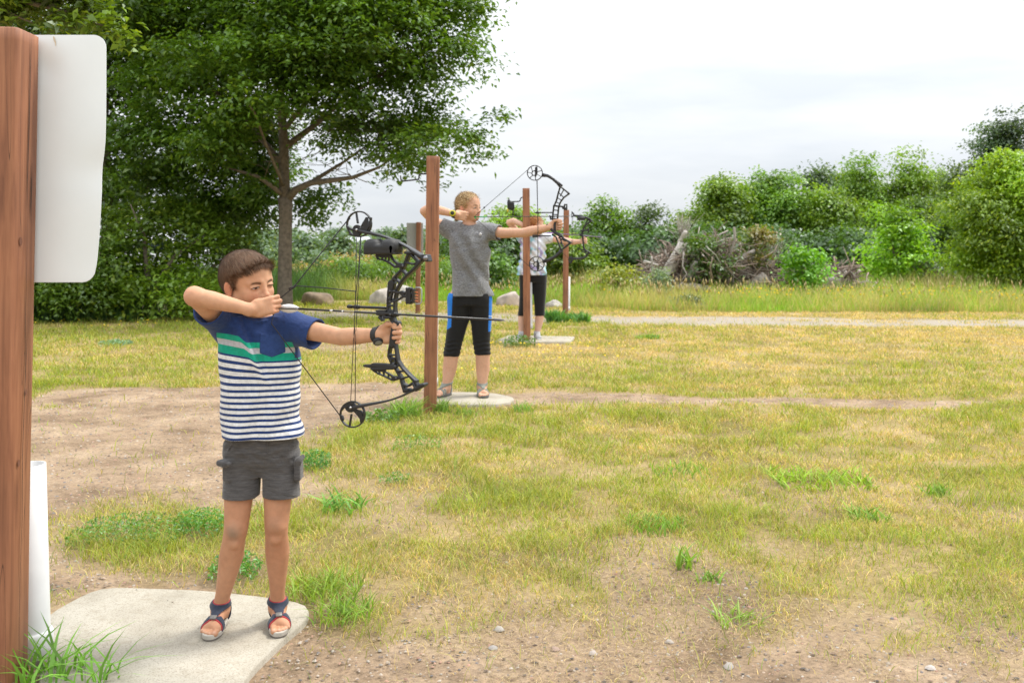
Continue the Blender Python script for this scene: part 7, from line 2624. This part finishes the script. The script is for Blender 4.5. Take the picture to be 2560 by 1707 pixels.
    Fp.cone(at(668, 1130, 3.040), at(656, 1168, 3.055), .0016, .0016, .002)
    Fp.cone(at(592, 1096, 3.055), at(570, 1125, 3.06), .0018, .0018, .002)
    V, Q = Fp.mesh(1)
    mesh_np("shorts", V, Q, cloth_mat("grey_slub_cotton", (0.085, 0.081, 0.080), (1, 1, 9), 26, .38, .5, wr=.7, wsc=11.0), t)
    # ---- sandals
    m_nav = cloth_mat("navy_strap", (0.030, 0.038, 0.060), scale=200, amp=.2)
    m_red = cloth_mat("red_lining", (0.33, 0.035, 0.040), scale=200, amp=.2)
    m_sole = simple("sandal_sole", (0.40, 0.37, 0.32), .8, nscale=30, namp=.15)
    m_tread = simple("sandal_tread", (0.16, 0.14, 0.125), .85, nscale=30, namp=.2)
    for P_, Xd, Yd, g, an in ((FR, FRx, FRy, 1, aR), (FL, FLx, FLy, -1, aL)):
        sd = empty("sandal", (an[0], an[1], 0)); sd.parent = t; sd.location = (an[0] + .80, an[1] - 3.10, 0)
        ctr = P_(.055, 0, 0)
        def loc(X, Y, Z): return ((X - ctr[0]) * Xd[0] + (Y - ctr[1]) * Xd[1], (X - ctr[0]) * Yd[0] + (Y - ctr[1]) * Yd[1])
        def outline(X, Y, Z, grow=0.0):
            a_, b_ = loc(X, Y, Z)
            a_ = a_ / .84; b_ = b_ / .84
            w_ = .0385 + grow - .007 * np.exp(-((a_ + .012) / .03) ** 2) - .004 * (a_ < -.03)
            c_ = .006 * g * np.clip(a_ / .1, -1, 1)
            q_ = (np.abs(a_ / (.103 + grow)) ** 2.6 + np.abs((b_ - c_) / w_) ** 2.3) ** (1 / 2.4)
            return (q_ - 1) * .032
        for nm, z0, z1, gr, mt in (("sole", .0165, .0300, .0, m_sole), ("tread", .0125, .0168, -.001, m_tread)):
            G = Field(ctr - (.11, .11, .0), ctr + (.11, .11, .05), .0018)
            G.lo[2] = .006; G.n[2] = 18; G.F = np.full(G.n, .2, dtype=np.float32)
            zz0, zz1 = z0, z1
            G.op(lambda X, Y, Z: np.maximum(outline(X, Y, Z, gr), np.maximum(zz0 - Z, Z - zz1)), (ctr[0] - .11, ctr[1] - .11, 0), (ctr[0] + .11, ctr[1] + .11, .05), 0)
            V, Q = G.mesh(1)
            mesh_np(nm, V, Q, mt, sd)
        def along(X, Y, Z, tilt=0.0): return loc(X, Y, Z)[0] / .84 + .055 + tilt * (Z - .03)
        lo, hi = ctr - .13, ctr + .13
        lo[2], hi[2] = .018, .16
        for nm, off, mt, dz in (("strap_lining", .0030, m_red, .003), ("strap", .0046, m_nav, 0.0)):
            reg = lambda X, Y, Z: np.maximum(np.maximum(np.abs(along(X, Y, Z, .35) - .089) - (.0125 + dz), .020 - Z), Z - .062)
            band_mesh(nm, F, off, reg, lo, hi, mt, sd)
            reg = lambda X, Y, Z: np.maximum(np.abs(Z - (.084 - .15 * (along(X, Y, Z) - .0))) - (.0085 + dz * .4), .020 - Z)
            band_mesh(nm, F, off, reg, lo, hi, mt, sd)
            reg = lambda X, Y, Z: np.maximum(np.maximum(along(X, Y, Z) + .022 , .022 - Z), Z - .085 - dz)
            band_mesh(nm, F, off * .95, reg, lo, hi, mt, sd)
        bk = MB()
        c_ = P_(.088, .002 * g, .053)
        bk.box(c_, (.010, .008, .003), np.column_stack([Yd, Xd * .93 + np.array((0, 0, -.37)), np.array((0, 0, .93)) + Xd * .37]), .0012)
        bk.build("buckle", simple("worn_buckle", (0.16, 0.15, 0.14), .45), sd, smooth=False)
    # ---- watch on the bow arm
    wt = empty("wrist_watch", (0, 0, 0)); wt.parent = t; wt.location = (.80, -3.10, 0)
    wc = elL * .10 + wrL * .90 + (wrL - elL) * .02
    ax = (wrL - elL) / np.linalg.norm(wrL - elL)
    reg = lambda X, Y, Z: np.maximum(np.abs((X - wc[0]) * ax[0] + (Y - wc[1]) * ax[1] + (Z - wc[2]) * ax[2]) - .0085, 0 * X - 1)
    band_mesh("watch_band", F, .0035, reg, wc - .045, wc + .045, M_RUB, wt)
    dn = np.array((.25, -.62, -.74)); dn /= np.linalg.norm(dn)
    pc = wc + dn * .0225
    b = MB(); b.tube([pc - dn * .003, pc + dn * .004, pc + dn * .0065], [.0155, .0155, .0135], 24); b.build("watch_case", M_RUB, wt)
    b = MB(); b.tube([pc + dn * .0064, pc + dn * .0068], [.0105, .0100], 20); b.build("watch_face", simple("watch_glass", (0.20, 0.22, 0.21), .2), wt)
    return t


# ------------------------------------------------------------------ THE TWO GIRLS
def archer(name_label, org, sc, D0, spec, h):
    """shared builder: joints are given in zoomed photo units of the figure, at its own distance"""
    W = lambda u, v, d=0.0: at(org[0] + sc * u, org[1] + sc * v, D0 + d)
    ppm = FPX / D0
    r_ = lambda w: w * sc / ppm          # zoomed units -> metres
    lo = W(spec['box'][0], spec['box'][3], 0); hi = W(spec['box'][2], spec['box'][1], 0)
    F = Field((lo[0], D0 - spec['dep'][0], -0.01), (hi[0], D0 + spec['dep'][1], hi[2]), h)
    t = empty("person", (W(*spec['ctr'])[0], D0, 0))
    tag(t, name_label, "person")
    R = face_frame(*spec['face'])
    hc = W(*spec['head']); hs = spec['hs']
    F.cone(hc + R @ np.array((-.02, 0, -.05)) * hs, W(*spec['neck']), .044, .052, .03)
    for s in spec['arms']:
        F.chain([W(*p[:3]) for p in s], [p[3] for p in s], .02)
    for s in spec['legs']:
        F.chain([W(*p[:3]) for p in s], [p[3] for p in s], .03)
    F.loft([(W(0, v)[2], W(u, 0)[0], D0 + .01, a, b_) for (u, v, a, b_) in spec['trunk']], .03)
    head_sdf(F, hc, R, hs, True)
    return t, F, W, R, hc, hs, ppm


def girl():
    rs = np.random.default_rng(17)
    D0 = 8.0
    spec = dict(box=(40, 225, 925, 1545), dep=(.42, .30), ctr=(370, 700), face=(57, 3, 4), head=(362, 323), hs=1.16, neck=(365, 425, .01),
        trunk=[(370, 900, .13, .10), (372, 830, .145, .10), (372, 700, .125, .09), (370, 560, .14, .10), (368, 470, .13, .08), (366, 435, .06, .05)],
        arms=[[(232, 455, .02, .048), (165, 420, .02, .042), (98, 352, -.08, .037), (130, 335, -.12, .038), (200, 350, -.16, .034), (262, 366, -.18, .026), (292, 372, -.18, .024)],
              [(490, 470, .0, .048), (560, 482, -.06, .041), (690, 480, -.13, .037), (730, 470, -.16, .038), (800, 457, -.22, .031), (838, 447, -.25, .0265)]],
        legs=[[(305, 880, .01, .092), (298, 1000, .01, .078), (272, 1130, .01, .062), (258, 1205, .02, .060), (247, 1290, .035, .056), (232, 1370, .02, .038), (226, 1425, .02, .034)],
              [(428, 880, .01, .092), (435, 1000, .01, .078), (436, 1130, .01, .063), (444, 1205, .02, .058), (445, 1290, .035, .056), (441, 1370, .02, .038), (440, 1432, .02, .034)]])
    t, F, W, R, hc, hs, ppm = archer("blond teenage girl in grey shirt and black and blue leggings, drawing a bow", (1020, 380), .4208, D0, spec, .0038)
    # hands
    wr = W(281, 371, -.18)
    X = W(345, 384, -.115) - wr
    hand_sdf(F, wr, X, (.1, 1, 0), 1.0, [(18, 95, 190), (22, 100, 195), (26, 105, 200), (30, 110, 205)], side=-1, thumb=[(.022, .012, .012), (.045, .022, .026), (.066, .016, .034), (.082, .008, .036)], k=.01)
    wl = W(838, 447, -.25)
    g_ = P_GIRL.w(872, 436)
    X = g_ + np.array((.045, 0, 0)) - wl
    Zp = np.cross(X / np.linalg.norm(X), (0, 0, 1.0)); Zp = Zp if Zp[1] < 0 else -Zp
    hand_sdf(F, wl + np.array((0, .014, 0)), X, Zp, .95, [(62, 165, 238), (66, 170, 244), (68, 172, 246), (72, 178, 250)], side=1, thumb=[(.018, .026, .010), (.050, .046, .024), (.080, .046, .030), (.104, .040, .030)], k=.01)
    # feet
    aL, aR = W(226, 1425, .02), W(440, 1432, .02)
    PL, XL_, YL_ = foot_sdf(F, aL, (-.45, -.89), 1.15, .03); toes(F, PL, 1.15, 1)
    PR, XR_, YR_ = foot_sdf(F, aR, (.12, -.99), 1.15, .03); toes(F, PR, 1.15, -1)
    V, Q = F.mesh(1)
    skin = (0.60, 0.35, 0.235)
    C = np.tile(np.array(skin), (len(V), 1)) * (0.93 + .14 * fbm(V, 9, 4, 2)[:, None])
    head_paint(V, C, hc, R, hs, skin, (0.55, 0.22, 0.18), (0.22, 0.14, 0.08), (0.08, 0.05, 0.03), (0.10, 0.09, 0.06), wink=0, brow_w=.9)
    mesh_np("body", V, Q, skin_mat("skin_fair", skin), t, cols=C)
    # hair: cap plus loose curls and a knot at the nape
    hl = lambda f, l, u: hc + R @ np.array((f, l, u)) * hs
    H = Field(hc - .17, hc + .17, .0035)
    H.ell(hl(-.018, 0, .025), np.array((.086, .072, .074)) * hs, R)
    H.ell(hl(-.050, 0, -.010), np.array((.052, .062, .058)) * hs, R, .02)
    H.ell(hl(.090, 0, -.018), np.array((.084, .090, .088)) * hs, R, .010, 'sub')
    for g in (-1, 1):
        H.ell(hl(.040, g * .055, -.022), np.array((.034, .040, .050)) * hs, R, .008, 'sub')
        H.ell(hl(-.006, g * .078, -.024), np.array((.020, .016, .026)) * hs, R, .004, 'sub')
    H.box(hl(0, 0, -.135), np.array((.15, .15, .065)) * hs, R, 0, .01, 'sub')
    H.ell(hl(-.085, 0, -.055), (.030, .030, .026), R, .015)
    H.cone(hl(-.09, 0, -.06), hl(-.105, -.01, -.10), .022, .012, .015)
    hv, hq = H.mesh(1)
    q = (hv - hc) @ R
    gro = fbm(q, 55, 3, 3)
    hn = vert_normals(hv, hq)
    hv2 = hv + hn * ((gro - .5) * .010)[:, None]
    base = np.array((0.44, 0.29, 0.13)); lite = np.array((0.76, 0.58, 0.34)); dk = np.array((0.20, 0.12, 0.055))
    f_ = smooth01(.40, .66, gro)[:, None]
    cap = mesh_np("hair", hv2, hq, M_HAIR, t, cols=dk * (1 - f_) + base * f_)
    idx = rs.choice(len(hv), 2600)
    rt, rn = hv2[idx], hn[idx]
    ql = (rt - hc) @ R / hs
    dl = -(ql - np.array((.06, 0, .03))) * np.array((1, .3, .6)) + rs.normal(size=ql.shape) * .03
    dw = dl @ R.T; dw = dw - rn * (dw * rn).sum(1)[:, None]
    r1 = rs.random((len(rt), 1))
    col = np.where(r1 < .45, base * (.7 + .6 * rs.random((len(rt), 1))), np.where(r1 < .8, lite * (.8 + .3 * rs.random((len(rt), 1))), dk))
    strand_mesh("curls", rt, rn, dw, .035 + .03 * rs.random(len(rt)), .0026 * np.ones(len(rt)), col, M_HAIR, cap, rs, curl=.0030, lift=.12, nseg=7)
    # shirt
    Fs = Field(W(165, 880, 0) - (0, .22, 0), W(575, 375, 0) + (0, .28, 0), .004)
    fx = lambda u: W(u, 0)[0]; fz = lambda v: W(0, v)[2]
    def folds(X, Y, Z):
        u = ((X * ppm + 1280) - 1020) / .4208; v = ((CAMH - Z) * ppm + 622 - 380) / .4208
        d = .0150 * np.sin((u * .80 - v * .46) / 12.5 + .35 * np.sin(v / 44)) * np.exp(-((u - (300 + (v - 480) * .42)) / 66) ** 2) * smooth01(450, 520, v) * smooth01(880, 700, v)
        d = d + .011 * np.sin((u * .7 + v * .55) / 14.0) * np.exp(-((u - 490) / 60) ** 2 - ((v - 520) / 90) ** 2)
        d = d + .009 * np.sin(u / 17.0 + np.sin(v / 70)) * smooth01(640, 840, v)
        d = d + .005 * np.sin(u / 10.0 + v / 40) * np.exp(-((v - 470) / 40) ** 2)
        return d.astype(np.float32)
    Fs.loft([(fz(855), fx(376), D0 + .01, .172, .122), (fz(800), fx(374), D0 + .01, .163, .118), (fz(700), fx(370), D0 + .01, .148, .108), (fz(600), fx(367), D0, .164, .115), (fz(540), fx(364), D0, .168, .112), (fz(490), fx(362), D0, .160, .10), (fz(455), fx(364), D0 + .01, .140, .08), (fz(432), fx(366), D0 + .01, .085, .062)], 0, p=2.4, disp=folds, ang=.12)
    sR, eR = W(240, 460, .02), W(190, 432, .02)
    Fs.cone(W(320, 455, .01), sR, .055, .062, .04); Fs.cone(sR, eR, .064, .066, .03)
    sL, eL = W(485, 470, 0), W(540, 480, -.04)
    Fs.cone(W(420, 455, .01), sL, .055, .06, .04); Fs.cone(sL, eL, .062, .066, .03)
    def cut(p, ax, r_in):
        ax = np.array(ax) / np.linalg.norm(ax)
        def near(X, Y, Z):
            q_ = (X - p[0]) * ax[0] + (Y - p[1]) * ax[1] + (Z - p[2]) * ax[2]
            rr = np.sqrt((X - p[0]) ** 2 + (Y - p[1]) ** 2 + (Z - p[2]) ** 2)
            return np.maximum(-q_, rr - .14)
        Fs.op(near, p - .15, p + .15, 0, 'sub')
        Fs.cone(p - ax * .03, p + ax * .04, r_in, r_in + .004, 0, 'sub')
    cut(eR, eR - sR, .058); cut(eL, eL - sL, .055)
    nk = W(365, 430, -.0)
    Fs.ell(nk + (0, -.02, .030), (.068, .070, .045), None, .006, 'sub')
    V, Q = Fs.mesh(1)
    mesh_np("shirt", V, Q, cloth_mat("heather_grey", (0.185, 0.188, 0.197), (1, 1, 2.5), 75, .6, .4, wr=.9, wsc=6.0, wd=.02), t)
    b = MB(); lg = W(430, 488, -.118)
    b.tube([lg, lg - (0, .003, 0)], [.011, .009], 10); b.build("chest_badge", simple("pale_print", (.6, .6, .62), .6), t)
    # leggings hug the legs
    cuffL, cuffR = W(0, 1213)[2], W(0, 1205)[2]
    top = W(0, 838)[2]
    mid = fx(366)
    reg = lambda X, Y, Z: np.maximum(Z - top, np.where(X < mid, cuffL - Z, cuffR - Z) + 0 * Y)
    V, Q, _ = band_mesh("leggings", F, .0065, reg, W(190, 1225, 0) - (0, .25, 0), W(550, 830, 0) + (0, .3, 0), None, t)
    v = ((CAMH - V[:, 2]) * ppm + 622 - 380) / .4208; u = (V[:, 0] * ppm + 1280 - 1020) / .4208
    nn = vert_normals(V, Q)
    V = V + nn * (.0022 * np.sin(v / 4.2 + np.sin(u / 14)) * smooth01(1090, 1140, v))[:, None]
    outer = np.where(u < 366, 268 - (v - 850) * .05 - u, u - (484 - (v - 850) * .03))
    lim = np.where(u < 366, 1072 - (268 - u) * -.6 - 40, 1065)
    blue = (outer > 0) & (v < lim)
    C = np.where(blue[:, None], np.array((0.012, 0.17, 0.60)), np.array((0.010, 0.010, 0.011)))
    stripe = (np.abs(v - 975 + (u < 366) * -0 - np.abs(u - 366) * .12 + 16) < 2.2) & (outer > 0)
    C = np.where(stripe[:, None], np.array((.6, .65, .7)), C)
    mesh_np("leggings", V, Q, cloth_mat("stretch_fabric", (0, 0, 0), scale=60, amp=.15, bump=.15, attr_col=True, rough=.65, sheen=.1), t, cols=C)
    # sandals
    m_s = cloth_mat("grey_straps", (0.20, 0.21, 0.18), scale=160, amp=.5)
    m_sole = simple("rubber_sole", (0.09, 0.085, 0.08), .8)
    for P_, Xd, Yd, g, an in ((PL, XL_, YL_, 1, aL), (PR, XR_, YR_, -1, aR)):
        sd = empty("sandal"); sd.parent = t; sd.location = tuple(np.array((an[0], an[1], 0)) - np.array(t.location))
        ctr = P_(.055, 0, 0)
        loc = lambda X, Y: ((X - ctr[0]) * Xd[0] + (Y - ctr[1]) * Xd[1], (X - ctr[0]) * Yd[0] + (Y - ctr[1]) * Yd[1])
        G = Field((ctr[0] - .16, ctr[1] - .16, .012), (ctr[0] + .16, ctr[1] + .16, .055), .004)
        def fn(X, Y, Z):
            a_, b_ = loc(X, Y)
            q_ = (np.abs(a_ / .122) ** 2.6 + np.abs(b_ / .047) ** 2.3) ** (1 / 2.4)
            return np.maximum((q_ - 1) * .04, np.maximum(.021 - Z, Z - .040))
        G.op(fn, (ctr[0] - .16, ctr[1] - .16, .0), (ctr[0] + .16, ctr[1] + .16, .06))
        V, Q = G.mesh(0); mesh_np("sole", V, Q, m_sole, sd)
        lo, hi = ctr - .17, ctr + .17; lo[2], hi[2] = .03, .24
        al = lambda X, Y, Z: loc(X, Y)[0] / 1.15 + .055 + .35 * (Z - .04)
        for c_, w_ in ((.098, .009), (.072, .008)):
            band_mesh("strap", F, .006, lambda X, Y, Z: np.maximum(np.maximum(np.abs(al(X, Y, Z) - c_) - w_, .032 - Z), Z - .085), lo, hi, m_s, sd)
        band_mesh("strap", F, .006, lambda X, Y, Z: np.maximum(np.abs(Z - .115 + .22 * (loc(X, Y)[0] + .05)) - .009, .032 - Z), lo, hi, m_s, sd)
        band_mesh("strap", F, .006, lambda X, Y, Z: np.maximum(np.maximum(loc(X, Y)[0] + .075, .034 - Z), Z - .11), lo, hi, m_s, sd)
    # watch
    wt = empty("wrist_watch"); wt.parent = t; wt.location = tuple(-np.array(t.location))
    a_, b_ = W(262, 366, -.18), W(292, 372, -.18)
    ax = (b_ - a_) / np.linalg.norm(b_ - a_); wc = W(272, 367, -.18)
    band_mesh("watch_band", F, .006, lambda X, Y, Z: np.abs((X - wc[0]) * ax[0] + (Y - wc[1]) * ax[1] + (Z - wc[2]) * ax[2]) - .013, wc - .07, wc + .07, M_RUB, wt)
    dn = np.array((-.2, -.95, .15)); dn /= np.linalg.norm(dn); pc = W(271, 368, -.18) + dn * .030
    b = MB(); b.tube([pc, pc + dn * .008], [.026, .024], 20); b.build("watch_case", simple("yellow_bezel", (.55, .50, .03), .5), wt)
    b = MB(); b.tube([pc + dn * .0082, pc + dn * .010], [.016, .015], 16); b.build("watch_face", M_RUB, wt)


def far_girl():
    rs = np.random.default_rng(23)
    D0 = 12.9
    spec = dict(box=(10, 445, 705, 1500), dep=(.45, .30), ctr=(240, 700), face=(58, 2, 2), head=(266, 532), hs=1.12, neck=(258, 628, .01),
        trunk=[(243, 990, .12, .09), (242, 930, .14, .10), (240, 800, .125, .09), (238, 700, .14, .09), (240, 650, .12, .07), (246, 620, .055, .05)],
        arms=[[(140, 625, .02, .052), (95, 575, -.02, .045), (42, 510, -.08, .040), (75, 500, -.12, .041), (140, 525, -.14, .033), (215, 570, -.16, .026)],
              [(345, 630, .0, .050), (420, 645, -.05, .043), (520, 662, -.12, .039), (560, 670, -.18, .038), (622, 668, -.26, .027), (635, 665, -.28, .026)]],
        legs=[[(185, 960, .01, .088), (180, 1080, .01, .075), (165, 1200, .01, .060), (152, 1275, .02, .057), (146, 1340, .03, .050), (143, 1400, .02, .036), (143, 1425, .02, .034)],
              [(290, 960, .01, .088), (292, 1080, .01, .075), (292, 1200, .01, .060), (291, 1275, .02, .057), (284, 1340, .03, .050), (273, 1400, .02, .036), (270, 1425, .02, .034)]])
    t, F, W, R, hc, hs, ppm = archer("red haired girl in a white tie dyed shirt and black leggings, farthest of the archers", (1260, 400), .3061, D0, spec, .0052)
    wr = W(215, 570, -.16)
    hand_sdf(F, wr, W(262, 592, -.14) - wr, (.1, 1, 0), 1.0, [(18, 95, 190)] * 4, side=-1, k=.01)
    wl = W(630, 666, -.28)
    X = P_FAR.w(650, 660) + np.array((.045, 0, 0)) - wl
    Zp = np.cross(X / np.linalg.norm(X), (0, 0, 1.0)); Zp = Zp if Zp[1] < 0 else -Zp
    hand_sdf(F, wl, X, Zp, .95, [(62, 165, 238)] * 4, side=1, thumb=[(.018, .026, .010), (.050, .046, .024), (.080, .046, .030), (.104, .040, .030)], k=.01)
    V, Q = F.mesh(1)
    skin = (0.66, 0.41, 0.31)
    C = np.tile(np.array(skin), (len(V), 1)) * (0.93 + .14 * fbm(V, 9, 4, 2)[:, None])
    head_paint(V, C, hc, R, hs, skin, (0.55, 0.22, 0.18), (0.30, 0.15, 0.08), (0.10, 0.06, 0.04), (0.10, 0.09, 0.06))
    mesh_np("body", V, Q, skin_mat("skin_pale", skin), t, cols=C)
    hl = lambda f, l, u: hc + R @ np.array((f, l, u)) * hs
    H = Field(hc - .17, hc + .17, .005)
    H.ell(hl(-.018, 0, .026), np.array((.090, .076, .078)) * hs, R)
    H.ell(hl(-.050, 0, -.010), np.array((.055, .066, .060)) * hs, R, .02)
    H.ell(hl(.086, 0, -.022), np.array((.068, .090, .076)) * hs, R, .010, 'sub')
    H.box(hl(0, 0, -.135), np.array((.15, .15, .065)) * hs, R, 0, .01, 'sub')
    H.ell(hl(-.095, 0, -.02), (.035, .035, .04), R, .015)
    hv, hq = H.mesh(1)
    gro = fbm((hv - hc) @ R, 45, 3, 3); hn = vert_normals(hv, hq)
    cap = mesh_np("hair", hv + hn * ((gro - .5) * .010)[:, None], hq, M_HAIR, t, cols=np.array((0.40, 0.17, 0.065)) * (.5 + gro[:, None]))
    idx = rs.choice(len(hv), 900); rt, rn = hv[idx], hn[idx]
    dw = -(rt - hl(.06, 0, .03)) + rs.normal(size=rt.shape) * .02; dw = dw - rn * (dw * rn).sum(1)[:, None]
    strand_mesh("hair_strands", rt, rn, dw, .04 + .03 * rs.random(900), .004 * np.ones(900), np.array((0.52, 0.25, 0.10)) * (.5 + .9 * rs.random((900, 1))), M_HAIR, cap, rs, curl=.004, lift=.2)
    # shirt
    fx = lambda u: W(u, 0)[0]; fz = lambda v: W(0, v)[2]
    Fs = Field(W(60, 960, 0) - (0, .22, 0), W(420, 560, 0) + (0, .28, 0), .0055)
    def folds(X, Y, Z): return (.007 * np.sin(X * 75 + 2 * np.sin(Z * 12)) * smooth01(fz(750), fz(930), Z) + .006 * np.sin((X + Z) * 60)).astype(np.float32)
    Fs.loft([(fz(940), fx(228), D0 + .01, .190, .13), (fz(860), fx(232), D0 + .01, .178, .125), (fz(780), fx(236), D0, .165, .115), (fz(710), fx(238), D0, .165, .11), (fz(665), fx(242), D0, .155, .09), (fz(632), fx(248), D0 + .01, .08, .06)], 0, p=2.4, disp=folds)
    a, b_ = W(150, 640, .02), W(118, 605, 0); c, d = W(335, 640, 0), W(372, 640, -.03)
    Fs.cone(W(220, 645, .01), a, .055, .060, .04); Fs.cone(a, b_, .062, .064, .03)
    Fs.cone(W(280, 645, .01), c, .055, .060, .04); Fs.cone(c, d, .062, .066, .03)
    V, Q = Fs.mesh(1)
    u = (V[:, 0] * ppm + 1280 - 1260) / .3061; v = ((CAMH - V[:, 2]) * ppm + 622 - 400) / .3061
    n1, n2, n3 = fbm(V, 9, 11, 3), fbm(V, 12, 21, 3), fbm(V, 10, 31, 3)
    C = np.tile(np.array((0.66, 0.68, 0.74)), (len(V), 1))
    for nn_, col, th in ((n1, (0.16, 0.42, 0.55), .66), (n2, (0.30, 0.24, 0.50), .67), (n3, (0.25, 0.55, 0.62), .68)):
        m_ = (smooth01(th - .06, th + .05, nn_) * .85)[:, None]; C = C * (1 - m_) + np.array(col) * m_
    m_ = (smooth01(150, 110, u) * smooth01(820, 920, v) * .8 + smooth01(140, 105, u) * smooth01(700, 640, v) * .8).clip(0, 1)[:, None]
    C = C * (1 - m_) + np.array((0.12, 0.42, 0.60)) * m_
    mesh_np("shirt", V, Q, cloth_mat("tie_dyed_cotton", (0, 0, 0), scale=60, amp=.08, attr_col=True), t, cols=C)
    cuff, top = W(0, 1272)[2], W(0, 915)[2]
    V, Q, _ = band_mesh("leggings", F, .009, lambda X, Y, Z: np.maximum(Z - top, cuff - Z) + 0 * X + 0 * Y, W(90, 1290, 0) - (0, .25, 0), W(400, 900, 0) + (0, .3, 0), None, t)
    mesh_np("leggings", V, Q, cloth_mat("black_stretch", (0.011, 0.011, 0.012), scale=60, amp=.15, bump=.15, rough=.7), t)
    # socks and running shoes
    for (u0, dirx) in ((143, -.25), (270, .10)):
        an = W(u0, 1425, .02)
        sh = empty("running_shoe"); sh.parent = t; sh.location = tuple(np.array((an[0], an[1], 0)) - np.array(t.location))
        X = np.array((dirx, -.97, 0)); X /= np.linalg.norm(X); Y = np.array((-X[1], X[0], 0)); Mx = np.column_stack([X, Y, (0, 0, 1)])
        P_ = lambda x, y, z: np.array((an[0], an[1], .036)) + X * x + Y * y + np.array((0, 0, z))
        G = Field(P_(.05, 0, 0) - (.17, .17, .01), P_(.05, 0, 0) + (.17, .17, .16), .005)
        G.ell(P_(-.02, 0, .045), (.055, .040, .055), Mx); G.cone(P_(0, 0, .055), P_(.13, 0, .030), .042, .030, .02); G.ell(P_(.13, 0, .025), (.055, .042, .028), Mx, .02)
        G.box(P_(.05, 0, -.05), (.2, .1, .062), Mx, 0, 0, 'sub')
        V, Q = G.mesh(1); mesh_np("upper", V, Q, cloth_mat("shoe_mesh", (0.34, 0.34, 0.35), scale=70, amp=.5), sh)
        G = Field(P_(.05, 0, 0) - (.17, .17, .02), P_(.05, 0, 0) + (.17, .17, .05), .005)
        G.ell(P_(.055, 0, .008), (.135, .048, .05), Mx); G.box(P_(.05, 0, .10), (.2, .1, .085), Mx, 0, 0, 'sub'); G.box(P_(.05, 0, -.10), (.2, .1, .1), Mx, 0, 0, 'sub')
        V, Q = G.mesh(1); mesh_np("sole", V, Q, M_PVC, sh)
        b = MB(); b.tube([an + (0, 0, -.03), an + (0, 0, .02), an + (0, 0, .045)], [.044, .042, .041], 16); b.build("sock", simple("grey_sock", (.45, .45, .46), .9), sh)


boy()
girl()
far_girl()
